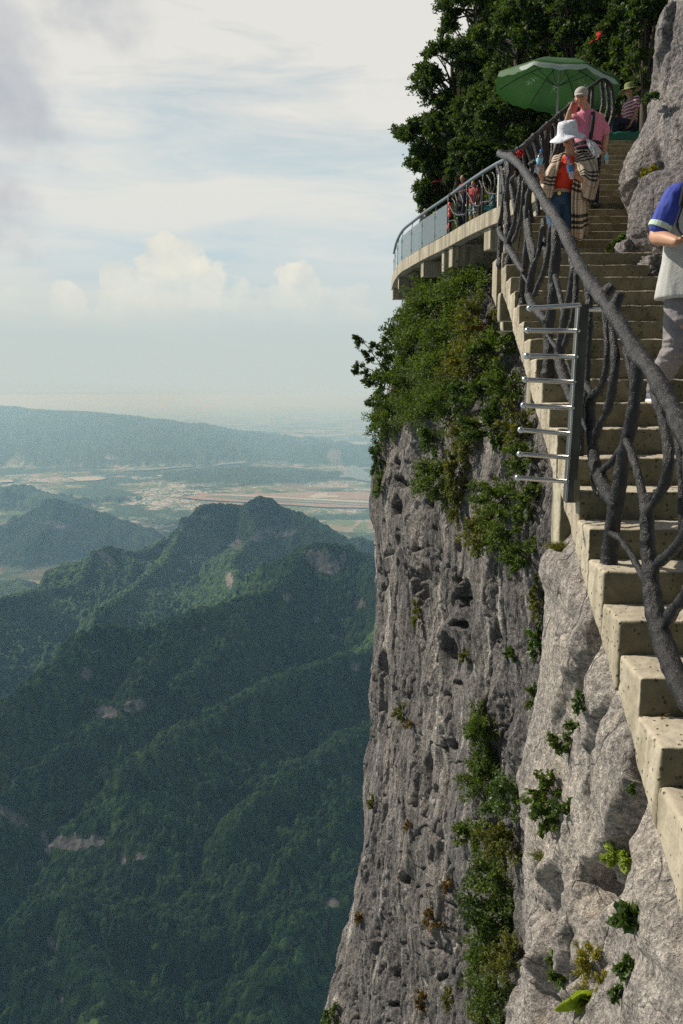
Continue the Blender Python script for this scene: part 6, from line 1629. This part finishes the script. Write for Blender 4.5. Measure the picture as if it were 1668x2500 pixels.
# red fan / cloth in hand, plastic bag, bottle
mb = MB(); c = m_(1404, 262, -.27); mb.ell(c, (.040, .018, .085), 18, 12, Matrix.Rotation(.15, 3, 'Y')); tag(mb.build('folded_fan', M['salmon'], None, c, smooth=True), 'salmon red plastic fan pressed to the cheek of the man in pink', 'fan')
mb = MB(); V = []
pc_ = m_(1446, 345, -.26); q_ = lambda x, y, dy: m_(x, y, dy)
o = cloth_panel('plastic_bag', None, [[q_(1433, 340, -.24), q_(1436, 352, -.26), q_(1444, 370, -.27), q_(1452, 384, -.26)],
  [q_(1435, 339, -.28), q_(1444, 350, -.31), q_(1453, 366, -.32), q_(1455, 387, -.28)], [q_(1437, 342, -.24), q_(1452, 352, -.25), q_(1464, 368, -.25), q_(1459, 380, -.25)]], M['plastic'], thick=.003, fold=.02, seed=4, fr=14)
tag(o, 'thin white plastic bag dangling between the two tourists on the steps', 'plastic bag')
bottle('small clear bottle hanging from the lowered hand of the man in pink', m_(1482, 402, -.10), (-.15, 0, 1), 'bottle_label', .95)

# ------------------------------------------------ man with a camera at the right edge
RY = 5.35
def r_(x, y, dy=0): return P(x, y, RY + dy)
cx = 1712
HC = r_(1725, 395, -.02); fdir = unit(np.array([-.1, -.9, -.35])); upv = unit(np.array([0, -.3, 1.]))
sR, sL = r_(1645, 482, .0), r_(1780, 482, .04); eR, wR = r_(1601, 577, .02), r_(1652, 590, -.22); eL, wL = r_(1815, 600, .0), r_(1735, 600, -.24)
hR, hL = r_(1664, 742, .04), r_(1738, 742, .06); kR, kL = r_(1650, 852, -.02), r_(1742, 860, -.20); aR, aL = r_(1612, 948, .30), r_(1750, 1010, -.35)
# the trailing foot rests on the step behind
k_ = 8; aR = np.array([aR[0], ystep(8) + .16, zstep(8) + .09]); aR[0] = P(1597, 958, aR[1])[0]
aL = np.array([aL[0], ystep(6) + .12, zstep(6) + .09])
def rman(mb):
    global Rf
    Rf = head_parts(mb, HC, fdir, upv, 1.02)
    limbp(mb, [HC - upv * .06, r_(1716, 430, .03), r_(1713, 455, .04)], [.06, .058, .065])
    mb.loft([(r_(1712, 452, .04), .09, .065, X_, Y_), (r_(1712, 480, .04), .19, .10, X_, Y_), (r_(1708, 560, .04), .165, .11, X_, Y_), (r_(1704, 650, .05), .15, .10, X_, Y_), (r_(1702, 735, .05), .165, .11, X_, Y_), (r_(1702, 765, .05), .13, .10, X_, Y_)], 20)
    limbp(mb, [sR, (sR + eR) / 2, eR, (eR * .55 + wR * .45), wR], [.055, .050, .043, .044, .030]); limbp(mb, [sL, (sL + eL) / 2, eL, (eL + wL) / 2, wL], [.055, .050, .043, .040, .030])
    hand(mb, wR, (.85, -.25, .35), (.25, -.2, -1), (.35, -.6, .55), .95, 1.0)
    hand(mb, wL, (-.9, -.1, .1), (0, -.2, .9), (-.2, -.7, .3), .8, 1.0)
    for a, b, c in ((hR, kR, aR), (hL, kL, aL)): limbp(mb, [a, b, c], [.08, .055, .04])
rm = body('man in a grey T-shirt with blue sleeves holding a black camera', (aR + aL) / 2 - np.array([0, 0, .09]), rman, vox=.006)
face_extras(rm, HC, *Rf, 1.02)
mb = MB(); mb.ell(HC - Rf[0] * .015 + Rf[1] * .045, (.084, .10, .095), 20, 12, Rf[3]); mb.build('hair', M['hair'], rm, smooth=True)
mb = MB(); mb.loft([(r_(1712, 446, .05), .095, .08, X_, Y_), (r_(1712, 462, .05), .17, .10, X_, Y_), (r_(1712, 482, .05), .205, .115, X_, Y_), (r_(1710, 560, .03), .205, .13, X_, Y_), (r_(1706, 640, .03), .225, .135, X_, Y_), (r_(1704, 712, .03), .262, .15, X_, Y_), (r_(1704, 728, .03), .268, .155, X_, Y_)], 26)
mb.build('t_shirt', M['grey_tee'], rm, remesh=.008, smooth_it=3, disp=folds(.012, (6, 6, 2.6), 9))
for s_, e_ in ((sR, eR), (sL, eL)):
    mb = MB(); q = s_ * .28 + e_ * .72; limbp(mb, [s_ + np.array([.02 if s_ is sR else -.02, 0, .01]), (s_ + q) / 2, q], [.078, .073, .069]); mb.build('sleeve', M['blue_sleeve'], rm, remesh=.008, smooth_it=2, disp=folds(.007))
    d_ = unit(e_ - s_); a_ = unit(np.cross(d_, Y_)); b_ = np.cross(d_, a_); mb = MB(); mb.loft([(q - d_ * .012, .074, .074, a_, b_), (q + d_ * .022, .074, .074, a_, b_)], 20); mb.build('cuff', M['cuff'], rm, smooth=False, bevel=.004)
mb = MB(); mb.loft([(r_(1702, 720, .05), .17, .12, X_, Y_), (r_(1702, 745, .05), .185, .13, X_, Y_), (r_(1702, 765, .05), .17, .125, X_, Y_)], 22)
limbp(mb, [hR, hR * .5 + kR * .5, kR, kR * .5 + aR * .5, aR], [.105, .092, .072, .066, .050]); limbp(mb, [hL, hL * .5 + kL * .5, kL, kL * .5 + aL * .5, aL], [.105, .092, .072, .066, .050])
knee = kR.copy()
mb.build('trousers', M['trousers'], rm, remesh=.008, smooth_it=2, disp=lambda co: fbm(co * np.array([7, 7, 16]), 3, 5, ridge=True) * .010 * (1 + 1.5 * np.exp(-((co[:, 2] - knee[2] + .05) / .12) ** 2)))
for a in (aR, aL):
    sh = MB(); f_ = np.array([-.12, -1, 0]) if a is aR else np.array([.1, -1, 0]); f_ = unit(f_)
    z0_ = a[2] - .09
    g = lambda t_, z: np.array([a[0], a[1], z0_ + z]) + f_ * t_
    sh.loft([(g(-.10, .045), .030, .035, np.cross(f_, Z_), Z_), (g(-.05, .055), .038, .045, np.cross(f_, Z_), Z_), (g(.05, .050), .044, .038, np.cross(f_, Z_), Z_), (g(.13, .038), .046, .026, np.cross(f_, Z_), Z_), (g(.18, .032), .030, .018, np.cross(f_, Z_), Z_)], 16); s_o = sh.build('shoe', M['shoe_blue'], rm, smooth=True)
    so_ = MB(); so_.tube([g(-.105, .012), g(-.04, .011), g(.05, .011), g(.13, .012), g(.185, .014)], [.034, .038, .044, .046, .032], 14, flat=1); 
    me = so_.mesh(); 
    for v in me.vertices: v.co.z = max(z0_ + .001, min(z0_ + .026, v.co.z))
    link('sole', me, M['sole'], s_o)
# his camera
cam_ = empty('camera', r_(1690, 600, -.34), 'black camera held at chest height by the man in grey', 'camera')
mb = MB(); c = r_(1700, 594, -.34); mb.box(c + np.array([-.062, -.03, -.045]), c + np.array([.062, .03, .045])); mb.box(c + np.array([-.025, -.03, .046]), c + np.array([.025, .03, .066])); mb.build('camera_body', M['black'], cam_, bevel=.006)
mb = MB(); l0 = c + np.array([-.015, -.031, -.02]); mb.loft([(l0, .038, .038, X_, Z_), (l0 + np.array([-.01, -.06, -.03]), .040, .040, X_, Z_), (l0 + np.array([-.012, -.085, -.045]), .037, .037, X_, Z_)], 22); mb.build('lens', M['black'], cam_, smooth=False, bevel=.003)
V = []
for p_ in catmull([r_(1690, 440, .0), r_(1676, 455, -.09), r_(1666, 500, -.12), r_(1656, 530, -.14), r_(1652, 556, -.16), r_(1668, 582, -.28)], 5): V += [p_ + np.array([-.014, 0, .004]), p_ + np.array([.014, 0, -.004])]
for i in range(0, 18): 
    m0 = (np.array(V[2 * i]) + np.array(V[2 * i + 1])) / 2; k2 = 1.6 if i < 11 else .5; V[2 * i] = m0 + (V[2 * i] - m0) * k2; V[2 * i + 1] = m0 + (V[2 * i + 1] - m0) * k2
o = link('neck_strap', mesh_np('neck_strap', V, grid_faces(len(V) // 2, 2), True), M['black_cloth'], cam_); m = o.modifiers.new('t', 'SOLIDIFY'); m.thickness = .004

# ------------------------------------------------ small figures
def small_person(label, px, py, Y, h, face, top, bottom, sit=False, hair='hair', hatmat=None, armR=None, armL=None, skin='skin', hatr=.19, base=None, short=False, group=None):
    """(px,py) pixel of the feet (or seat) at depth Y"""
    o0 = P(px, py, Y) if base is None else np.array(base, float); s = h / 1.7; f = unit(np.array([face[0], face[1], 0.])); sd = np.cross(f, Z_)
    up0 = 0.0 if not sit else -.42 * s
    J = lambda r, fw, z: o0 + sd * r * s + f * fw * s + Z_ * (z * s + up0)
    HCs = J(0, .03, 1.58)
    aR = armR or [(-.19, 0, 1.38), (-.24, .02, 1.10), (-.22, .12, .88)]; aL = armL or [(.19, 0, 1.38), (.24, .02, 1.10), (.22, .12, .88)]
    aR = [J(*a) for a in aR]; aL = [J(*a) for a in aL]
    if sit: legs = [[J(-.10, 0, .50), J(-.12, .42, .52), J(-.12, .46, .10)], [J(.10, 0, .50), J(.12, .42, .52), J(.12, .46, .10)]]; 
    else: legs = [[J(-.09, 0, .88), J(-.10, .04, .48), J(-.10, .0, .08)], [J(.09, 0, .88), J(.10, .03, .48), J(.10, -.02, .08)]]
    zt = .50 if sit else .86; shift = 0 if not sit else 0
    tz = lambda z: z if not sit else .46 + (z - .86)
    if sit:
        HCs = J(0, .05, tz(1.58)); aR = [a - Z_ * .40 * s for a in aR]; aL = [a - Z_ * .40 * s for a in aL]
    info = {}
    def prims(mb):
        info['f'] = head_parts(mb, HCs, np.append(f[:2], -.15), (0, 0, 1), s)
        limbp(mb, [HCs - Z_ * .06 * s, J(0, 0, tz(1.42))], [.05 * s, .055 * s])
        mb.loft([(J(0, 0, tz(1.42)), .08 * s, .06 * s, sd, f), (J(0, 0, tz(1.36)), .19 * s, .09 * s, sd, f), (J(0, 0, tz(1.1)), .15 * s, .10 * s, sd, f), (J(0, 0, tz(.88)), .15 * s, .10 * s, sd, f)], 14)
        for A in (aR, aL):
            limbp(mb, A, [.045 * s, .038 * s, .028 * s]); d = unit(A[2] - A[1]); hand(mb, A[2], d, f, sd, .6, s, .010)
        for L in legs:
            limbp(mb, L, [.07 * s, .052 * s, .04 * s]); mb.tube([L[2] - Z_ * .03 * s, L[2] + f * .14 * s - Z_ * .05 * s], [.045 * s, .03 * s], 8)
    o = body(label, o0, prims, skin, group, vox=.013)
    Fc = info['f']
    if hatmat: hat(o, HCs + Z_ * .05 * s, Fc[3], .10 * s, .12 * s, hatr * s, M[hatmat], .008, 3, .03)
    mb = MB(); mb.ell(HCs - f * .02 * s + Z_ * .035 * s, (.083 * s, .10 * s, .095 * s), 16, 10, Fc[3]); mb.build('hair', M[hair], o, smooth=True)
    mb = MB(); mb.loft([(J(0, 0, tz(1.43)), .075 * s, .07 * s, sd, f), (J(0, 0, tz(1.37)), .205 * s, .11 * s, sd, f), (J(0, 0, tz(1.1)), .175 * s, .125 * s, sd, f), (J(0, 0, tz(.84)), .18 * s, .125 * s, sd, f)], 16)
    for A in (aR, aL): limbp(mb, [A[0], A[0] * .4 + A[1] * .6], [.065 * s, .065 * s])
    mb.build('shirt', M[top], o, remesh=.014, smooth_it=2, disp=folds(.008))
    mb = MB(); mb.loft([(J(0, 0, tz(.90)), .165 * s, .11 * s, sd, f), (J(0, 0, tz(.80)), .17 * s, .12 * s, sd, f)], 14)
    for L in legs: limbp(mb, [L[0], L[0] * .5 + L[1] * .5, L[1]] + ([] if short else [L[1] * .5 + L[2] * .5, L[2]]), [.095 * s, .09 * s, .075 * s] + ([] if short else [.065 * s, .055 * s]))
    mb.build('trousers' if not short else 'shorts', M[bottom], o, remesh=.015, smooth_it=2, disp=folds(.008))
    return o
G_ = 'people on the lookout platform'
def onplat(x, inn, z=ZD):
    p = planat(x, 540 if x > 1040 else 600); i = int(np.argmin(np.abs(PLC[:, 1] - p[1]))); q = p + inward(i) * inn; return np.array([q[0], q[1], z])
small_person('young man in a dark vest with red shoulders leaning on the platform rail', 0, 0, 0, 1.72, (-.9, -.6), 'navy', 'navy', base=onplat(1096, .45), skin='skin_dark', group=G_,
             armR=[(-.19, 0, 1.38), (-.36, .12, 1.22), (-.30, .36, 1.12)], armL=[(.19, 0, 1.38), (.26, .15, 1.15), (.14, .36, 1.12)])
b = onplat(1096, .45)
for q in (-1, 1): mb = MB(); mb.ell(b + np.array([.13 * q * .8, -.10 - .1 * (q < 0), 1.36]), (.07, .07, .05)); tag(mb.build('red_shoulder_patch', M['red_cloth'], [o for o in COL.objects if o.get('label', '').startswith('young man in a dark')][0], smooth=True))
small_person('child in a red patterned shirt and checked shorts behind the branch railing', 0, 0, 0, 1.28, (-.7, -.7), 'red_cloth', 'check', base=onplat(1127, .35), short=True, group=G_)
small_person('small child in a teal shirt sitting at the platform edge', 0, 0, 0, 1.0, (-.9, .2), 'teal', 'teal', sit=True, base=onplat(1168, .42, ZD + .22), short=True, group=G_)
small_person('person in a straw hat crouching behind the teal child', 0, 0, 0, 1.55, (-.6, -.8), 'khaki', 'khaki', sit=True, hatmat='straw', base=onplat(1152, .95, ZD + .35), group=G_)
small_person('person in black with one arm raised to the face behind the branch railing', 0, 0, 0, 1.62, (-.5, -.8), 'navy', 'navy', base=onplat(1172, .9), group=G_, armL=[(.19, 0, 1.38), (.26, .16, 1.2), (.08, .18, 1.48)])
small_person('person in dark clothes with a red collar sitting by the basket', 0, 0, 0, 1.6, (-.8, -.3), 'navy', 'navy', sit=True, base=onplat(1188, .8, ZD + .36), group=G_)
small_person('pale-shirted person standing behind the outermost glass panels', 0, 0, 0, 1.65, (.5, -.8), 'pale_shirt', 'pale_shirt', base=onplat(1000, .55), group=G_, armR=[(-.19, 0, 1.38), (-.34, .1, 1.2), (-.36, .3, 1.1)])
small_person('person in a cream hat sitting behind the middle glass panel', 0, 0, 0, 1.55, (-.3, -.9), 'pale_shirt', 'khaki', sit=True, hatmat='straw', hatr=.13, base=onplat(1028, .5, ZD + .36), group=G_)
small_person('dark-haired person sitting behind the glass panel nearest the branch rail', 0, 0, 0, 1.6, (-.3, -.9), 'navy', 'navy', sit=True, base=onplat(1052, .5, ZD + .36), group=G_)
vd = P(1536, 352, 17.0); vd = np.array([vd[0], 17.0, 4.745 + .42])
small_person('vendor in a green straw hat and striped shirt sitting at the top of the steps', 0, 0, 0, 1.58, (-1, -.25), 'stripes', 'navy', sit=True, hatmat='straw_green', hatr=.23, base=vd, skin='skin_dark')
mb = MB(); c = P(1510, 358, 16.6); mb.box((c[0] - .42, 16.45, 4.75), (c[0] + .55, 16.75, 4.97)); tag(mb.build('tarp_bundle', M['teal_table'], None, c, remesh=.03, smooth_it=3, disp=folds(.03, (5, 5, 5), 3)), 'dark green covered bundle lying in front of the vendor in the straw hat', 'bundle')
# basket on the platform
bp = onplat(1206, .45); t = empty('basket', bp, 'tall woven bamboo basket standing at the near end of the platform rail', 'basket')
mb = MB(); mb.loft([(bp + Z_ * z, r, r, X_, Y_) for z, r in [(0, .24), (.12, .28), (.45, .33), (.56, .34)]], 26); mb.build('basket_body', M['basket'], t, smooth=True)
mb = MB(); mb.loft([(bp + Z_ * z, r, r, X_, Y_) for z, r in [(.565, .36), (.61, .36)]], 26); mb.build('rim', M['basket'], t, bevel=.01)
for k in range(10):
    a = k * math.pi * 2 / 10; mb = MB(); mb.tube([bp + np.array([math.cos(a) * r, math.sin(a) * r, z]) for z, r in [(0.01, .25), (.12, .29), (.45, .34), (.56, .35)]], .012, 6); mb.build('rib', M['straw'], t, smooth=True)
mb = MB(); p_ = planat(1219, 480); mb.box((p_[0] - .04, p_[1] - .05, ZD - .01), (p_[0] + .04, p_[1] + .05, ZD + 1.0)); tag(mb.build('white_post', M['concrete_white'], None, p_, bevel=.01), 'short white post right of the bamboo basket', 'post')

# ------------------------------------------------ parasol
PYY = 18.2
t = empty('parasol', (P(1354, 400, PYY)[0], PYY, 4.745), 'big green market parasol with scalloped pale rim at the top of the steps', 'parasol')
pb = np.array([P(1352, 390, PYY)[0], PYY, 4.745]); ptop = P(1368, 160, PYY + .1)
mb = MB(); mb.tube([pb, (pb + ptop) / 2, ptop], .022, 10); mb.build('pole', M['pole'], t, smooth=True)
mb = MB(); mb.loft([(pb + Z_ * z, r, r, X_, Y_) for z, r in [(.0, .28), (.06, .26), (.08, .06), (.25, .05)]], 20); mb.build('base', M['pole'], t)
axis = unit(np.array([.13, -.02, 1.])); u_ = unit(np.cross(Y_, axis)); v_ = np.cross(axis, u_)
apex = ptop + axis * .05; RAD = 1.30; gores = 8; V = []; pale = []; prt = []
nr_, ns_ = 12, 96
for i in range(nr_ + 3):
    for j in range(ns_):
        a = 2 * math.pi * j / ns_ + .2; g = (j / ns_ * gores) % 1.0; sag = math.sin(math.pi * g)
        tt = min(1, i / nr_); r = RAD * tt * (1 - .055 * sag * tt); z = -.42 * tt ** 1.8 + .0 - .03 * sag * tt
        if i > nr_: z -= .075 * (i - nr_) * (1 + .10 * math.sin(a * 24)) * (.75 + .2 * sag); r = r * (1.0 + .012 * (i - nr_))
        V.append(apex + u_ * math.cos(a) * r + v_ * math.sin(a) * r + axis * z); pale.append(1.0 if i > nr_ and (v_ * math.sin(a) + u_ * math.cos(a))[1] < .15 else 0.0); prt.append(1.0 if (.5 < tt < .72 and .36 < g < .64) else 0)
o = link('canopy', mesh_np('canopy', V, grid_faces(nr_ + 3, ns_, True), True, attrs={'pale': np.array(pale) * (np.sin(np.arange(len(V)) * .13) > -.2), 'print': prt}), M['parasol'], t)
for k in range(gores):
    a = 2 * math.pi * k / gores + .2; mb = MB()
    mb.tube([apex + (u_ * math.cos(a) + v_ * math.sin(a)) * RAD * q - axis * (.42 * q ** 1.8 + .014) for q in np.linspace(.02, 1, 9)], .008, 6)
    mb.build('rib', M['black'], t, smooth=True)
    mb = MB(); q = .48; mb.tube([apex + (u_ * math.cos(a) + v_ * math.sin(a)) * RAD * q - axis * (.42 * q ** 1.8 + .02), ptop - axis * .42], .006, 6); mb.build('strut', M['black'], t, smooth=True)
